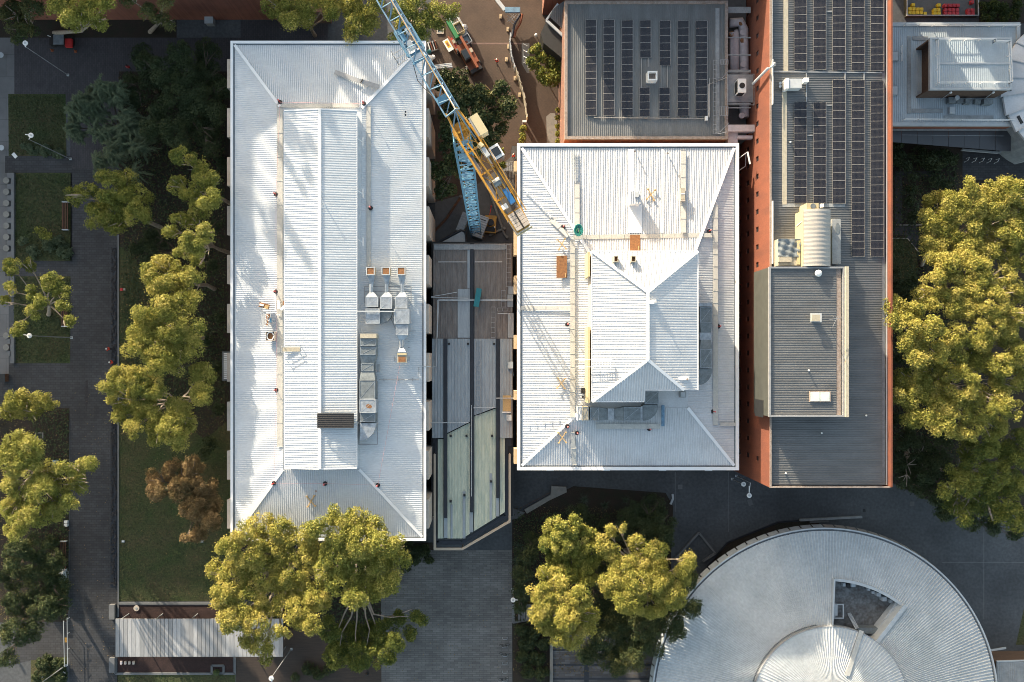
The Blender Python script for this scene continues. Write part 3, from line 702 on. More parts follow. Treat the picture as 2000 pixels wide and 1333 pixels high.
mb = MB(); ribbed(mb, [(X0 + .24, Y1, zf), (X1 - .96, Y1, zf), (X1 - .96, Y0 + .24, zf), (X0 + .24, Y0 + .24, zf)], (1, 0), .33, .08); mb.build('roof_sheet', M['grey_roof2'], db)
zs = zf + .06
cn = [('first', 1550, 1574.5), ('second', 1587.5, 1612), ('third', 1625, 1650), ('fourth', 1662.5, 1687.5), ('fifth', 1699.5, 1724.5)]
for nm, a, b in cn: solar_row(a, b, -106, 137 + (a - 1550) * .018, 16, zs, nm + ' solar row from the west at the north end of the long grey roof')
for (nm, a, b), (t0, t1, n) in zip(cn, ((200.5, 398, 13), (201, 398, 13), (157, 399, 16), (158, 502, 23), (160, 502.5, 22))):
    solar_row(a, b, t0, t1, n, zs, nm + ' solar row from the west in the southern group on the long grey roof')
mb = MB(); p = W(1535, 0, zs + .05); q = W(1535, 140, zs + .05); mb.box(p.x - .33, p.x + .33, q.y, p.y + 9, zs + .01, zs + .06); p = W(1532, 165, zs); q = W(1532, 400, zs)
mb.box(p.x - .33, p.x + .33, q.y, p.y, zs + .01, zs + .06); mb.build('walkway', M['cream2'], db)
mb = MB(); x_0, x_1, y_0, y_1 = rect(1528, 1650, 398, 405, zs); mb.box(x_0, x_1, y_0, y_1, zs + .01, zs + .05)
mb.build('walkway', M['grey_trim'], db)
mb = MB(); p = W(1510, 141, zs); q = W(1722, 143, zs); mb.bar(p + Vector((0, 0, .08)), q + Vector((0, 0, .08)), .16, .12)
for px in (1650, 1687): p = W(px, 143, zs); q = W(px, 158, zs); mb.bar(p + Vector((0, 0, .08)), q + Vector((0, 0, .08)), .14, .1)
mb.bar(W(1575, 143, zs + .1), W(1575, 200, zs + .1), .14, .1); mb.build('cable_tray', M['steel'], db)
for (px, py) in ((1613, 206), (1613, 23), (1575, 265)):
    mb = MB(); mb.bar(W(px, py, zs + .1), W(px + 12, py, zs + .1), .14, .1); mb.build('cable_tray', M['steel'], db)
mb = MB(); mb.bar(W(1508.5, -10, ZD + .1), W(1508.5, 128, ZD + .1), .10, .10); mb.build('safety_rail', M['steel'], db)
# raised dark box at the south half
zb = 19.6
bx0, bx1, by0, by1 = rect(1503, 1657, 521, 815, zb)
mb = MB(); mb.box(bx0 + .06, bx1 - .5, by0 + .06, by1 - .06, 13.4, zb - .6); mb.build('upper_wall', M['dark_clad'], db)
mb = MB(); frame_ring(mb, bx0, bx1 - .45, by0, by1, .24, zb - .58, zb - .1); mb.build('parapet', M['steel'], db)
mb = MB(); mb.box(bx1 - .44, bx1, by0, by1, zf, zb + .15); mb.build('east_parapet', M['cream2'], db)
mb = MB(); ribbed(mb, [(bx0 + .24, by1 - .24, zb - .4), (bx1 - 1.5, by1 - .24, zb - .4), (bx1 - 1.5, by0 + .24, zb - .4), (bx0 + .24, by0 + .24, zb - .4)], (1, 0), .33, .05); mb.build('upper_roof_sheet', M['grey_roof2'], db)
mb = MB(); mb.box(bx1 - 1.49, bx1 - .84, by0 + .24, by1 - .24, zb - .55, zb - .42); mb.build('gutter', M['rust_trim'], db)
mb = MB(); q0, q1, q2, q3 = rect(1474, 1482, 780, 813, 14.5); mb.box(bx0 - .02, bx0 + .05, q2, q3, 14, 17.2); mb.build('louvre', M['dark'], db)
mb = MB(); q0, q1, q2, q3 = rect(1657, 1660, 597, 708, zb - 1); mb.box(bx1 + .01, bx1 + .35, q2, q3, zb - 1.4, zb - .9); mb.build('ledge', M['pale_trim'], db)
for (px) in (1583, 1602.5):
    mb = MB(); mb.pbox(px, px + 18, 766, 784, zb - .38, zb - .12); o = mb.build('skylight', mat('skylight_glass', (.62, .70, .66), .3), db)
mb = MB(); x_0, x_1, y_0, y_1 = rect(1581.5, 1622, 764.5, 785.5, zb - .2); frame_ring(mb, x_0, x_1, y_0, y_1, .1, zb - .4, zb - .14); mb.build('skylight_frame', M['rust_trim'], db)
# barrel roof plant
pl = thing('barrel_roof_plant', W(1597, 463, zf), 'curved cream metal barrel roof over rooftop plant', 'plant enclosure')
bxa, bxb, bya, byb = rect(1571, 1624, 409, 520, 19.6)
mb = MB(); n = 12; nb = 27; vs = []; fs = []
for j in range(nb + 1):
    y = byb + (bya - byb) * j / nb
    for i in range(n + 1):
        t = i / n; x = bxa + (bxb - bxa) * t; z = 19.0 + 1.0 * math.sin(math.pi * (t * .8 + .1)) + (.03 if j % 2 else 0); vs.append((x, y, z))
for j in range(nb):
    for i in range(n): a = j * (n + 1) + i; fs.append((a, a + n + 1, a + n + 2, a + 1))
mb.add(vs, fs); mb.build('curved_roof', mat('barrel_sheet', (.33, .325, .31), .45, .12, .6, fine=(3, .08), stretch=(.3, 3, 1)), pl)
mb = MB(); mb.box(bxa + .02, bxb - .02, bya + .05, byb - .05, zf, 19.2); mb.build('wall', M['cream'], pl)
mb = MB(); mb.bar((bxa - .02, byb - 1.6, 18.8), (bxa - .02, byb - 1.9, zf + .6), .08); mb.build('pipe', M['white_paint'], pl)
ab = thing('air_handling_box', W(1536, 492, zf), 'cream air handling box with crumpled grey sheet on top', 'air handler')
mb = MB(); mb.pbox(1520, 1567, 467, 519, zf + .02, 18.4, 18.4); mb.build('casing', M['cream2'], ab)
x_0, x_1, y_0, y_1 = rect(1519.5, 1563, 467, 502, 18.5)
mb = MB(); nn = 14; vs = []
for j in range(nn + 1):
    for i in range(nn + 1):
        x = x_0 + (x_1 - x_0) * i / nn; y = y_0 + (y_1 - y_0) * j / nn
        z = 18.5 + .14 * math.sin(i * .9 + j * .5) * math.cos(j * .8 - i * .3) + .10 * random.random(); vs.append((x, y, z))
mb.add(vs, [(j * (nn + 1) + i, j * (nn + 1) + i + 1, (j + 1) * (nn + 1) + i + 1, (j + 1) * (nn + 1) + i) for j in range(nn) for i in range(nn)])
mb.build('crumpled_sheet', M['galv_dark'], ab, smooth=True)
mb = MB(); mb.pbox(1521, 1546, 503, 512, 18.42, 18.75); mb.build('top_unit', M['cream2'], ab)
mb = MB(); mb.pbox(1557, 1563, 470, 517, 18.42, 18.6); mb.build('flange', M['cream'], ab)
bb = thing('plant_box', W(1634, 463, zf), 'low grey box east of the barrel roof with oval hatch', 'plant box')
mb = MB(); mb.pbox(1625.5, 1642, 428, 516, zf + .02, 17.6); mb.build('casing', M['grey_trim'], bb)
mb = MB(); p = W(1636, 447, 17.62); mb.add([(p.x + .32 * math.cos(a), p.y + .8 * math.sin(a), p.z + .02) for a in np.linspace(0, 2 * math.pi, 14, endpoint=False)], [tuple(range(14))]); mb.build('hatch', M['galv_dark'], bb)
vb = thing('vent_housing', W(1590, 404, zf), 'small cream vent housing at the north end of the barrel roof', 'vent')
mb = MB(); mb.pbox(1576, 1599, 397, 409, zf + .02, 18.9); mb.build('casing', M['cream'], vb)
mb = MB(); p = W(1588, 403, 18.92); mb.disc((p.x, p.y, 18.9), .38, .06, 14); mb.build('fan', M['galv_dark'], vb)
mb = MB(); mb.pbox(1604, 1609, 398, 405, 17, 17.4); mb.build('pipe', M['white_paint'], vb)
# rails along its western edge
def rail(label, pts, posts, m='white_paint', r=.04, hgt=1.0, twin=True, group=None):
    t = thing('guard_rail', pts[0], label, 'guard rail', group)
    for a, b in zip(pts[:-1], pts[1:]):
        a = Vector(a); b = Vector(b); mb = MB(); mb.bar(a + Vector((0, 0, hgt)), b + Vector((0, 0, hgt)), 2 * r)
        if twin: mb.bar(a + Vector((0, 0, hgt * .5)), b + Vector((0, 0, hgt * .5)), 2 * r)
        mb.build('handrail', M[m], t)
        n = max(1, int((b - a).length / posts))
        for i in range(n + 1):
            c = a.lerp(b, i / n); mb = MB(); mb.bar(c, c + Vector((0, 0, hgt)), 2 * r); mb.build('post', M[m], t)
    return t
rail('white guard rail on the red building roof edge beside the cream box', [W(1506.5, 395, zs + .3), W(1506.5, 516, zs + .3)], 3.0, hgt=.6)
rail('white guard rail on the red building roof edge north of the lamp bracket', [W(1506.5, 120, zs + .3), W(1506.5, 206, zs + .3)], 3.0, hgt=.6)

# ------------------------------------------------------------------ pale building in the north east corner
eb = thing('pale_roof_building', W(1865, 145, 0), 'pale blue grey ribbed roof with brick sided upper room in the top right corner', 'building')
ZE = 6.5
x0, x1, y0, y1 = rect(1700, 1993, 44, 246, ZE)
mb = MB(); mb.box(x0 + .1, x1 - .1, y0 + .1, y1 - .1, 0, ZE - .5); mb.build('wall', M['brick_red'], eb)
mb = MB(); frame_ring(mb, x0, x1, y0, y1, .55, ZE - .48, ZE); mb.build('parapet', M['pale_trim'], eb)
mb = MB(); ribbed(mb, [(x0 + .55, y1 - .55, ZE - .25), (x1 - .55, y1 - .55, ZE - .25), (x1 - .55, y0 + .55, ZE - .25), (x0 + .55, y0 + .55, ZE - .25)], (0, 1), .30, .045)
pale = mat('pale_blue_roof_sheet', (.40, .46, .50), .5, .08, .4, fine=(4, .05)); mb.build('roof_sheet', pale, eb)
zt = 10.0
x0, x1, y0, y1 = rect(1817, 1976, 74, 175, zt)
mb = MB(); mb.box(x0 + .9, x1, y0 + .05, y1 - .05, ZE - .2, zt - .45); mb.box(x0 + .02, x0 + .9, y0 + .05, y0 + .3, ZE - .2, zt - .45); mb.box(x0 + .02, x0 + .9, y1 - .3, y1 - .05, ZE - .2, zt - .45); mb.build('brick_wall', M['brick_brown'], eb)
mb = MB(); mb.box(x0, x1, y0, y1, zt - .44, zt - .1); frame_ring(mb, x0 - .03, x1 + .03, y0 - .03, y1 + .03, .3, zt - .44, zt); mb.build('roof_edge', M['pale_trim'], eb)
mb = MB(); ribbed(mb, [(x0 + .3, y1 - .3, zt - .08), (x1 - .3, y1 - .3, zt - .08), (x1 - .3, y0 + .3, zt - .08), (x0 + .3, y0 + .3, zt - .08)], (0, 1), .30, .045); mb.build('upper_roof_sheet', pale, eb)
mb = MB(); mb.bar((x0 + 1.1, (y0 + y1) / 2, zt), (x1, (y0 + y1) / 2, zt), .3, .1); mb.build('ridge_cap', M['pale_trim'], eb)
for (a, b) in ((1777, 80), (1777, 215)): pass
def flatway(root, px0, px1, py0, py1, z, m):
    x0, x1, y0, y1 = rect(px0, px1, py0, py1, z); mb = MB(); mb.box(x0, x1, y0, y1, z, z + .04); return mb.build('walkway', M[m], root)
flatway(eb, 1772, 1779, 71, 222, ZE - .15, 'grey_trim'); flatway(eb, 1781, 1842, 213, 221, ZE - .15, 'grey_trim'); flatway(eb, 1782, 1812, 71, 79, ZE - .15, 'grey_trim'); flatway(eb, 1844, 1940, 226, 233, ZE - .15, 'grey_trim')
rail('white guard rail along the north edge of the pale roof', [W(1764, 52, ZE - .1), W(1986, 54, ZE - .1)], 2.2, hgt=.9, r=.035)
rail('white guard rail along the south edge of the pale roof', [W(1762, 236, ZE - .1), W(1985, 238, ZE - .1)], 2.2, hgt=.9, r=.035)
rail('white guard rail around the brick sided upper roof', [W(1828, 168, zt), W(1826, 81, zt), W(1938, 81, zt), W(1938, 85, zt), W(1966, 85, zt), W(1970, 164, zt), W(1828, 165, zt)], 2.0, hgt=.9, r=.035)
rail('white guard rail beside the west hatches of the pale roof', [W(1758, 92, ZE - .1), W(1758, 122, ZE - .1)], 1.2, hgt=.7, r=.03)
for (px, py, lab) in ((1748, 110, 'square grey roof hatch at the west edge of the pale roof, northern one'), (1747, 177, 'square grey roof hatch at the west edge of the pale roof, southern one')):
    h = thing('roof_hatch', W(px, py, ZE), lab, 'roof hatch', 'roof hatches'); mb = MB(); mb.pbox(px - 6, px + 6, py - 8, py + 8, ZE - .2, ZE + .25); mb.build('cover', M['pale_trim'], h); mb = MB(); mb.pbox(px - 7, px + 7, py - 9, py + 9, ZE - .2, ZE + .02); mb.build('kerb_frame', M['grey_trim'], h)
mp_ = thing('roof_plant', W(1900, 195, ZE), 'small grey pump set with pipes south of the brick sided room', 'roof plant')
for (a, b, c, d, z) in ((1853, 868, 190, 201, .7), (1870, 882, 192, 201, .5), (1886, 898, 193, 202, .8), (1905, 916, 194, 202, .6), (1922, 940, 193, 203, .9)):
    mb = MB(); mb.pbox(a, (1000 + b if b < 1000 else b), c, d, ZE - .1, ZE - .1 + z); mb.build('unit', M['galv_dark'], mp_)
mb = MB(); p = W(1863, 195, ZE); mb.tube(p, p + Vector((0, 0, .9)), .35, n=12); mb.build('tank', M['pale_trim'], mp_)
mb = MB(); mb.pbox(1855, 1866, 209, 222, ZE - .15, ZE + .3); mb.build('box', M['pale_trim'], mp_)
for i, (px, py) in enumerate(((1857, 181), (1940, 181))):
    p = W(px, py, 9.2); l = thing('flood_light', p, ('western' if i == 0 else 'eastern') + ' wall light on an arm over the brick wall of the pale roof', 'light', 'wall lights'); q = W(px - 21 if i == 0 else px - 20, py + 15, ZE + .1)
    mb = MB(); mb.tube(q, p, .05); mb.build('arm', M['pale_trim'], l); mb = MB(); mb.ball((p.x, p.y, p.z), .2); mb.build('lamp_head', M['white_paint'], l)
# dark glass awning south of it
aw = thing('glass_awning', W(1855, 280, 0), 'long dark glazed awning south of the pale roof building', 'awning')
za = 4.6
for i in range(9):
    xa = 1700 + i * 30.5; mb = MB(); mb.prism([W(*p, za) for p in ((xa, 256), (xa + 29.8, 256), (xa + 29.8, min(277 + i * 2.4, 297)), (xa, min(275 + i * 2.4, 295)))], za, za + .06); mb.build('pane', glassmat('awning_glass', (.035, .038, .045), .35) if i == 0 else bpy.data.materials['awning_glass'], aw)
mb = MB(); mb.bar(W(1700, 254, za + .1), W(1975, 254, za + .1), .25, .2); mb.bar(W(1762, 264, za + .08), W(1960, 266, za + .08), .06); mb.build('beam', M['grey_trim'], aw)
for i in range(8):
    mb = MB(); p = W(1905 + i * 9, 294, za); 
for i in range(5):
    p = W(1768 + i * 48, 290 if i > 2 else 276, 0); mb = MB(); mb.tube((p.x, p.y, 0), (p.x, p.y, za), .07); mb.build('post', M['grey_trim'], aw)
mb = MB(); mb.bar(W(1878, 293, .6), W(1950, 299, .6), .25, .5); mb.bar(W(1950, 299, .6), W(1962, 291, .6), .25, .5); mb.build('low_wall', M['grey_trim'], aw)
# white ribbed shell building at the far right
sb = thing('shell_roof_building', W(2030, 170, 0), 'white segmented curved shell roof at the right edge', 'building')
cx, cy = 2150, 160
segs = 9; angs = [R(a) for a in np.linspace(118, 244, segs + 1)]
cen = W(2118, 165, 8.0)
for i in range(segs):
    a0, a1 = angs[i], angs[i + 1]; r0_, r1_ = 5.0, 12.2 - abs(i - 4) * .1
    mb = MB(); z0, z1 = 8.9, 7.2
    def pt(r, a, z): return (cen.x + r * math.cos(a), cen.y + r * math.sin(a), z)
    a0b, a1b = a0 + .006, a1 - .006
    ps = [pt(r1_, a0b, z1), pt(r1_ + .25, a1b, z1), pt(r0_, a1b, z0), pt(r0_, a0b, z0)]
    mb.add([*ps, *[(p[0], p[1], p[2] - .35) for p in ps]], [(0, 3, 2, 1), (4, 5, 6, 7), (0, 1, 5, 4), (1, 2, 6, 5), (2, 3, 7, 6), (3, 0, 4, 7)][:])
    mb.add([*ps], [(0, 1, 2, 3)]) if False else None
    o = mb.build('roof_panel', M['roof_warm'], sb)
    mb = MB(); mb.bar(pt(r1_ + .1, a0, z1 + .1), pt(r0_, a0, z0 + .1), .12, .22); mb.build('rib', M['pale_trim'], sb)
    if i in (4, 6, 7):
        mb = MB(); am = (a0 + a1) / 2; mb.bar(pt(r1_ - 1.0, am - .06, z1 + .3), pt(r1_ - 1.0, am + .06, z1 + .3), .4, .12); mb.build('roof_slot', M['dark'], sb)
mb = MB(); mb.prism([(cen.x + 11.4 * math.cos(a), cen.y + 11.4 * math.sin(a)) for a in np.linspace(R(118), R(244), 20)] + [(cen.x + 4, cen.y - 8), (cen.x + 4, cen.y + 8)], 0, 6.8); mb.build('wall', M['grey_trim'], sb)
mb = MB(); mb.disc((cen.x, cen.y, 8.6), 5.2, .35, 24); mb.build('crown', M['round_fascia'], sb)
# courtyard pen with cube seats
pen = thing('fenced_terrace', W(1841, 10, 0), 'white edged fenced terrace holding yellow and red cube seats', 'terrace')
x0, x1, y0, y1 = rect(1771, 1912, -90, 31, .8)
mb = MB(); frame_ring(mb, x0, x1, y0, y1, .12, .7, .85); mb.build('top_rail', M['pale_trim'], pen)
mb = MB(); frame_ring(mb, x0 + .03, x1 - .03, y0 + .03, y1 - .03, .05, .01, .69); mb.build('fence_panel', M['dark_clad'], pen)
mb = MB(); mb.box(x0 + .2, x1 - .2, y0 + .2, y1 - .2, .01, .12); mb.build('floor', M['concrete_d'], pen)
cy_ = [(1777, 25), (1784.5, 25), (1792, 25), (1799.5, 25), (1807, 27), (1777.5, 18), (1785, 18), (1792.5, 18.6), (1800, 18.6), (1784, 10), (1826, 26.5), (1834, 26.5), (1826, 20), (1833.5, 20), (1834, 10.5)]
cr_ = [(1847, 26.5), (1855, 26.5), (1862.5, 26.5), (1870, 26.5), (1847, 20), (1855, 19.5), (1862.5, 20), (1870, 20), (1847, 11), (1855.5, 11), (1863, 11), (1871, 11), (1892, 27), (1900, 27), (1892, 20.5), (1900, 20.5), (1899, 4)]
ORD = ('first', 'second', 'third', 'fourth', 'fifth', 'sixth', 'seventh')
def cube_master(m, nm):
    t = thing('cube_seat', (0, 0, 0), nm, 'cube seat'); bm = bmesh.new(); bmesh.ops.create_cube(bm, size=.56); bmesh.ops.bevel(bm, geom=bm.edges[:], offset=.05, segments=2, affect='EDGES')
    me = bpy.data.meshes.new('seat'); bm.to_mesh(me); bm.free(); me.materials.append(m); o = bpy.data.objects.new('seat', me); COL.objects.link(o); o.parent = t; o.location = (0, 0, .28); KIDS[t.name] = [o]
    mb = MB(); mb.box(-.2, .2, -.2, .2, .001, .03); mb.build('base', M['black'], t, local=True); return t
for arr, m, colr in ((cy_, M['cube_yellow'], 'yellow'), (cr_, M['cube_red'], 'red')):
    master = cube_master(m, ''); 
    for i, (px, py) in enumerate(arr):
        p = W(px, py, .6); o = master if i == 0 else dup(master, p)
        row = 0 if py > 22 else (1 if py > 15 else 2); same = sorted(q[0] for q in arr if (0 if q[1] > 22 else (1 if q[1] > 15 else 2)) == row); k_ = same.index(px)
        o.location = (p.x, p.y, .12); o['label'] = colr + ' cube seat, ' + ORD[k_] + ' from the west in the ' + ('row against the south fence', 'second row from the south fence', 'loose northern row')[row]; o['group'] = colr + ' cube seats on the terrace'

# ------------------------------------------------------------------ round building
cb = thing('round_building', W(1610, 1369, 0), 'large round building with radial seamed grey white roof at the bottom right', 'building')
ZC = 7.0; c = W(1611, 1369, ZC); Rr = 332 * S(ZC)
Ri = 152 * S(ZC); zi_ = ZC + 1.0
ci = W(1623, 1377, zi_ + .6); 
nseam = 330
a_h0, a_h1 = math.atan2(700 - 700, 1), 0
# sector opening (plant deck): angles from the centre, photo rows run down
def pxang(px, py): return math.atan2(-(py - 1369), px - 1611)
th0 = pxang(1757, 1180); th1 = pxang(1625, 1133)         # right side, left side
rin_h = 150 * S(ZC); rout_h = 237 * S(ZC)
mb = MB()
da = 2 * math.pi / nseam
def zrad(r): return ZC + (zi_ - ZC) * (Rr - r) / (Rr - Ri)
def P_(r, a, dz=0): return (c.x + r * math.cos(a), c.y + r * math.sin(a), zrad(r) + dz)
for i in range(nseam):
    a = i * da
    am = (a + da / 2)
    inside = th0 < am < th1
    for (ra, rb_) in ((Ri * .93, rin_h), (rin_h, rout_h), (rout_h, Rr)):
        if inside and ra < rout_h - .1: continue
        q = [(0, 0), (.70, 0), (.74, .13), (.94, .13), (1, 0)]
        for k in range(4):
            mb.quad(P_(rb_, a + da * q[k][0], q[k][1]), P_(rb_, a + da * q[k + 1][0], q[k + 1][1]), P_(ra, a + da * q[k + 1][0], q[k + 1][1] * .8), P_(ra, a + da * q[k][0], q[k][1] * .8))
mb.build('roof_sheet', M['round_roof'], cb)
# inner roof disc
zq = zi_ + .45; Rq = 152 * S(zq)
mb = MB(); ns = 150; db_ = 2 * math.pi / ns
def Q_(r, a, dz=0): return (ci.x + r * math.cos(a), ci.y + r * math.sin(a), zq + dz * .5 + (Rq - r) * .025)
for i in range(ns):
    a = i * db_; q = [(0, 0), (.70, 0), (.74, .13), (.94, .13), (1, 0)]
    for k in range(4):
        for (ra, rb_) in ((.9, Rq * .5), (Rq * .5, Rq)):
            mb.quad(Q_(rb_, a + db_ * q[k][0], q[k][1]), Q_(rb_, a + db_ * q[k + 1][0], q[k + 1][1]), Q_(ra, a + db_ * q[k + 1][0], q[k + 1][1]), Q_(ra, a + db_ * q[k][0], q[k][1]))
mb.disc((ci.x, ci.y, zq + Rq * .025 - .1), 1.2, .25)
mb.build('inner_roof_sheet', M['round_roof'], cb)
def ring(mb, cx_, cy2, r0, r1, z0, z1, n=120, a0=0, a1=2 * math.pi):
    for i in range(n):
        a = a0 + (a1 - a0) * i / n; b = a0 + (a1 - a0) * (i + 1) / n
        p = [(cx_ + r * math.cos(t), cy2 + r * math.sin(t)) for r in (r0, r1) for t in (a, b)]
        mb.add([(*p[0], z0), (*p[1], z0), (*p[3], z0), (*p[2], z0), (*p[0], z1), (*p[1], z1), (*p[3], z1), (*p[2], z1)], [(0, 1, 2, 3), (4, 7, 6, 5), (0, 4, 5, 1), (3, 2, 6, 7)])
mb = MB(); ring(mb, ci.x, ci.y, Rq - .12, Rq + .04, zi_ - .3, zq + .06, 150); mb.build('inner_rim', M['steel'], cb)
for i in range(60):
    a = R(100 + i * 1.35) if i < 60 else 0
    p = Q_(Rq + .25, a); mb = MB(); mb.box(p[0] - .07, p[0] + .07, p[1] - .07, p[1] + .07, zi_ - .1, zi_ + .12)
    if i % 1 == 0: mb.build('vent_notch', M['black'], cb)
mb = MB(); ring(mb, c.x, c.y, Rr, Rr + .28, ZC - .5, ZC - .1, 160); mb.build('gutter', M['gutter'], cb)
mb = MB(); ring(mb, c.x, c.y, Rr + .281, Rr + .5, ZC - .5, ZC + .12, 160); mb.build('rim', M['pale_trim'], cb)
# sloping fascia of panels outside the rim
nf = 96; cf = W(1608, 1366, ZC - 1.6); Rf = 346 * S(ZC - 1.6)
for i in range(nf):
    a = 2 * math.pi * i / nf + .004; b = 2 * math.pi * (i + 1) / nf - .004
    mb = MB(); z1_, z0_ = ZC + .05, ZC - 1.0
    o_ = [(c.x + (Rr + .502) * math.cos(t), c.y + (Rr + .502) * math.sin(t), z1_) for t in (a, b)]; l_ = [(c.x + (Rr + .75) * math.cos(t), c.y + (Rr + .75) * math.sin(t), z0_) for t in (a, b)]
    mb.add([o_[0], l_[0], l_[1], o_[1], *[(x * 1, y * 1, z - .12) for x, y, z in (o_[0], l_[0], l_[1], o_[1])]], [(0, 1, 2, 3), (7, 6, 5, 4), (1, 5, 6, 2)])
    deg = math.degrees(a) % 360
    mb.build('fascia_panel', M['sand_fascia'] if (deg < 88 or deg > 330) else M['round_fascia'], cb)
mb = MB(); n = 96; mb.prism([(c.x + (Rr - 2.3) * math.cos(2 * math.pi * i / n), c.y + (Rr - 2.3) * math.sin(2 * math.pi * i / n)) for i in range(n)], 0, 4.8); mb.build('wall', M['brick_brown'], cb)
mb = MB(); ring(mb, c.x, c.y, Rr - .6, Rr - .3, 4.8, ZC - .51, 96); mb.build('upper_wall', M['brick_brown'], cb)
# sunken plant deck
mb = MB(); zd_ = 5.4
def sect(r0, r1, a0, a1, z, n=16): return [(c.x + r1 * math.cos(a0 + (a1 - a0) * i / n), c.y + r1 * math.sin(a0 + (a1 - a0) * i / n), z) for i in range(n + 1)] + [(c.x + r0 * math.cos(a1 + (a0 - a1) * i / n), c.y + r0 * math.sin(a1 + (a0 - a1) * i / n), z) for i in range(n + 1)]
s_ = sect(rin_h * .9, rout_h + .8, th0 - .06, th1 + .04, zd_)
n = 17
mb.add(s_, [(i, i + 1, 2 * n - 2 - i, 2 * n - 1 - i) for i in range(n - 1)]); mb.build('plant_deck', M['deck_stain'], cb)
mb = MB(); ring(mb, c.x, c.y, rout_h - .02, rout_h + .42, zd_, zrad(rout_h) + .25, 24, th0 - .01, th1 + .01)
mb.build('parapet', M['pale_trim'], cb)
mb = MB()
def sidewall(a, w):
    p = Vector((c.x + rin_h * .97 * math.cos(a), c.y + rin_h * .97 * math.sin(a), 0)); q = Vector((c.x + (rout_h + .4) * math.cos(a), c.y + (rout_h + .4) * math.sin(a), 0))
    h_ = zi_ + .3 - zd_; return mb.bar(p + Vector((0, 0, zd_ + h_ / 2 - .1)), q + Vector((0, 0, zd_ + h_ / 2 - .2)), w, h_)
sidewall(th1 + .006, .25); mb.build('side_wall', M['pale_trim'], cb)
mb = MB(); sidewall(th0 - .01, .6); mb.build('side_wall', M['pale_trim'], cb)
mb = MB(); mb.bar(W(1752, 1178, 6.8), W(1712, 1238, 6.8), .5, .1); mb.build('ledge', M['pale_trim'], cb)
pd = thing('plant_units', W(1655, 1150, zd_), 'cluster of small white rooftop condensers in the round roof recess', 'condensers')
for (px, py, w, h, z) in ((1649, 1143, 5, 6, .7), (1667, 1143, 8, 8, .9), (1697, 1152, 5, 5, .6), (1706, 1158, 5, 5, .5), (1717, 1162, 8, 7, .9), (1728, 1171, 8, 8, 1.0), (1741, 1175, 7, 7, .6)):
    mb = MB(); mb.pbox(px - w / 2, px + w / 2, py - h / 2, py + h / 2, zd_ + .02, zd_ + z); mb.build('unit', M['pale_trim'], pd)
mb = MB(); p = W(1657, 1144, zd_ + .3); mb.disc((p.x, p.y, zd_ + .02), .42, .5); mb.build('fan', M['black'], pd)
ph = thing('plant_hut', W(1635, 1194, zd_), 'pale box inside a white rail frame in the round roof recess', 'plant box')
mb = MB(); mb.pbox(1629, 1636, 1181, 1203, zd_ + .02, zd_ + 1.2); mb.build('casing', M['pale_trim'], ph)
mb = MB(); x0, x1, y0, y1 = rect(1629, 1648, 1180, 1209, zd_ + .9); frame_ring(mb, x0, x1, y0, y1, .18, zd_ + .85, zd_ + .95); mb.build('rail_frame', M['pale_trim'], ph)
stp = thing('access_ladder', W(1668, 1215, zd_), 'grey access stair climbing from the round roof recess', 'ladder')
for i in range(14):
    p = W(1658 + i * 1.15, 1199 + i * 2.2, zd_ + .2 + i * .15); mb = MB(); mb.bar(p + Vector((-.22, -.05, 0)), p + Vector((.22, .08, 0)), .12, .05); mb.build('tread', M['pale_trim'], stp)
mb = MB(); mb.bar(W(1655.5, 1199, zd_ + .2), W(1671, 1229, zd_ + 2.2), .06); mb.bar(W(1661, 1197, zd_ + .2), W(1677, 1227, zd_ + 2.2), .06); mb.build('stringer', M['pale_trim'], stp)
mb = MB(); mb.bar(W(1683, 1232, 8.62), W(1655, 1320, 8.82), .7, .05); mb.build('walkway', M['walk'], cb)
mb = MB(); mb.pbox(1676, 1714, 1227, 1238, zd_ + .02, zd_ + 1.4); mb.build('box', M['galv_dark'], ph)
# low wall, side building at the right bottom
lw = thing('low_bench_wall', W(1620, 1012, 0), 'long thin pale bench wall north of the round building', 'bench wall')
mb = MB(); mb.bar(W(1562, 1016, .4), W(1683, 1010, .4), .35, .45); mb.build('wall', M['grey_trim'], lw); mb = MB(); mb.bar(W(1582, 1020, .3), W(1618, 1018, .3), .3, .3); mb.build('step', M['concrete_d'], lw)
kerb('garden_edge', [(1345, 1150), (1420, 1060), (1520, 1020), (1562, 1017)], .2, .2, 'strip_dark')
gsheet('garden_bed', [(1345, 1150), (1420, 1060), (1520, 1022), (1562, 1019), (1600, 1019), (1600, 1150), (1345, 1200)], M['bed'], 6)
sh = thing('side_shed', W(1990, 1320, 0), 'small pale ribbed roof beside the round building at the bottom right corner', 'shed')
x0, x1, y0, y1 = rect(1946, 2060, 1293, 1500, 4.5)
mb = MB(); ribbed(mb, [(x0, y1, 4.5), (x1, y1, 4.5), (x1, y0, 4.5), (x0, y0, 4.5)], (0, 1), .3, .04); mb.build('roof_sheet', M['grey_trim'], sh)
mb = MB(); mb.box(x0 + .1, x1, y0, y1 - .1, 0, 4.4); mb.build('wall', M['brick_brown'], sh); mb = MB(); mb.bar((x0, y1 + .08, 4.5), (x1, y1 + .35, 4.5), .2, .2); mb.build('gutter', M['pale_trim'], sh)
mb = MB(); mb.bar((x0, y1 + 1.2, 3.0), (x0 + 2.6, y1 + 1.6, 3.0), .3, .1); mb.build('light_strip', M['pale_trim'], sh)

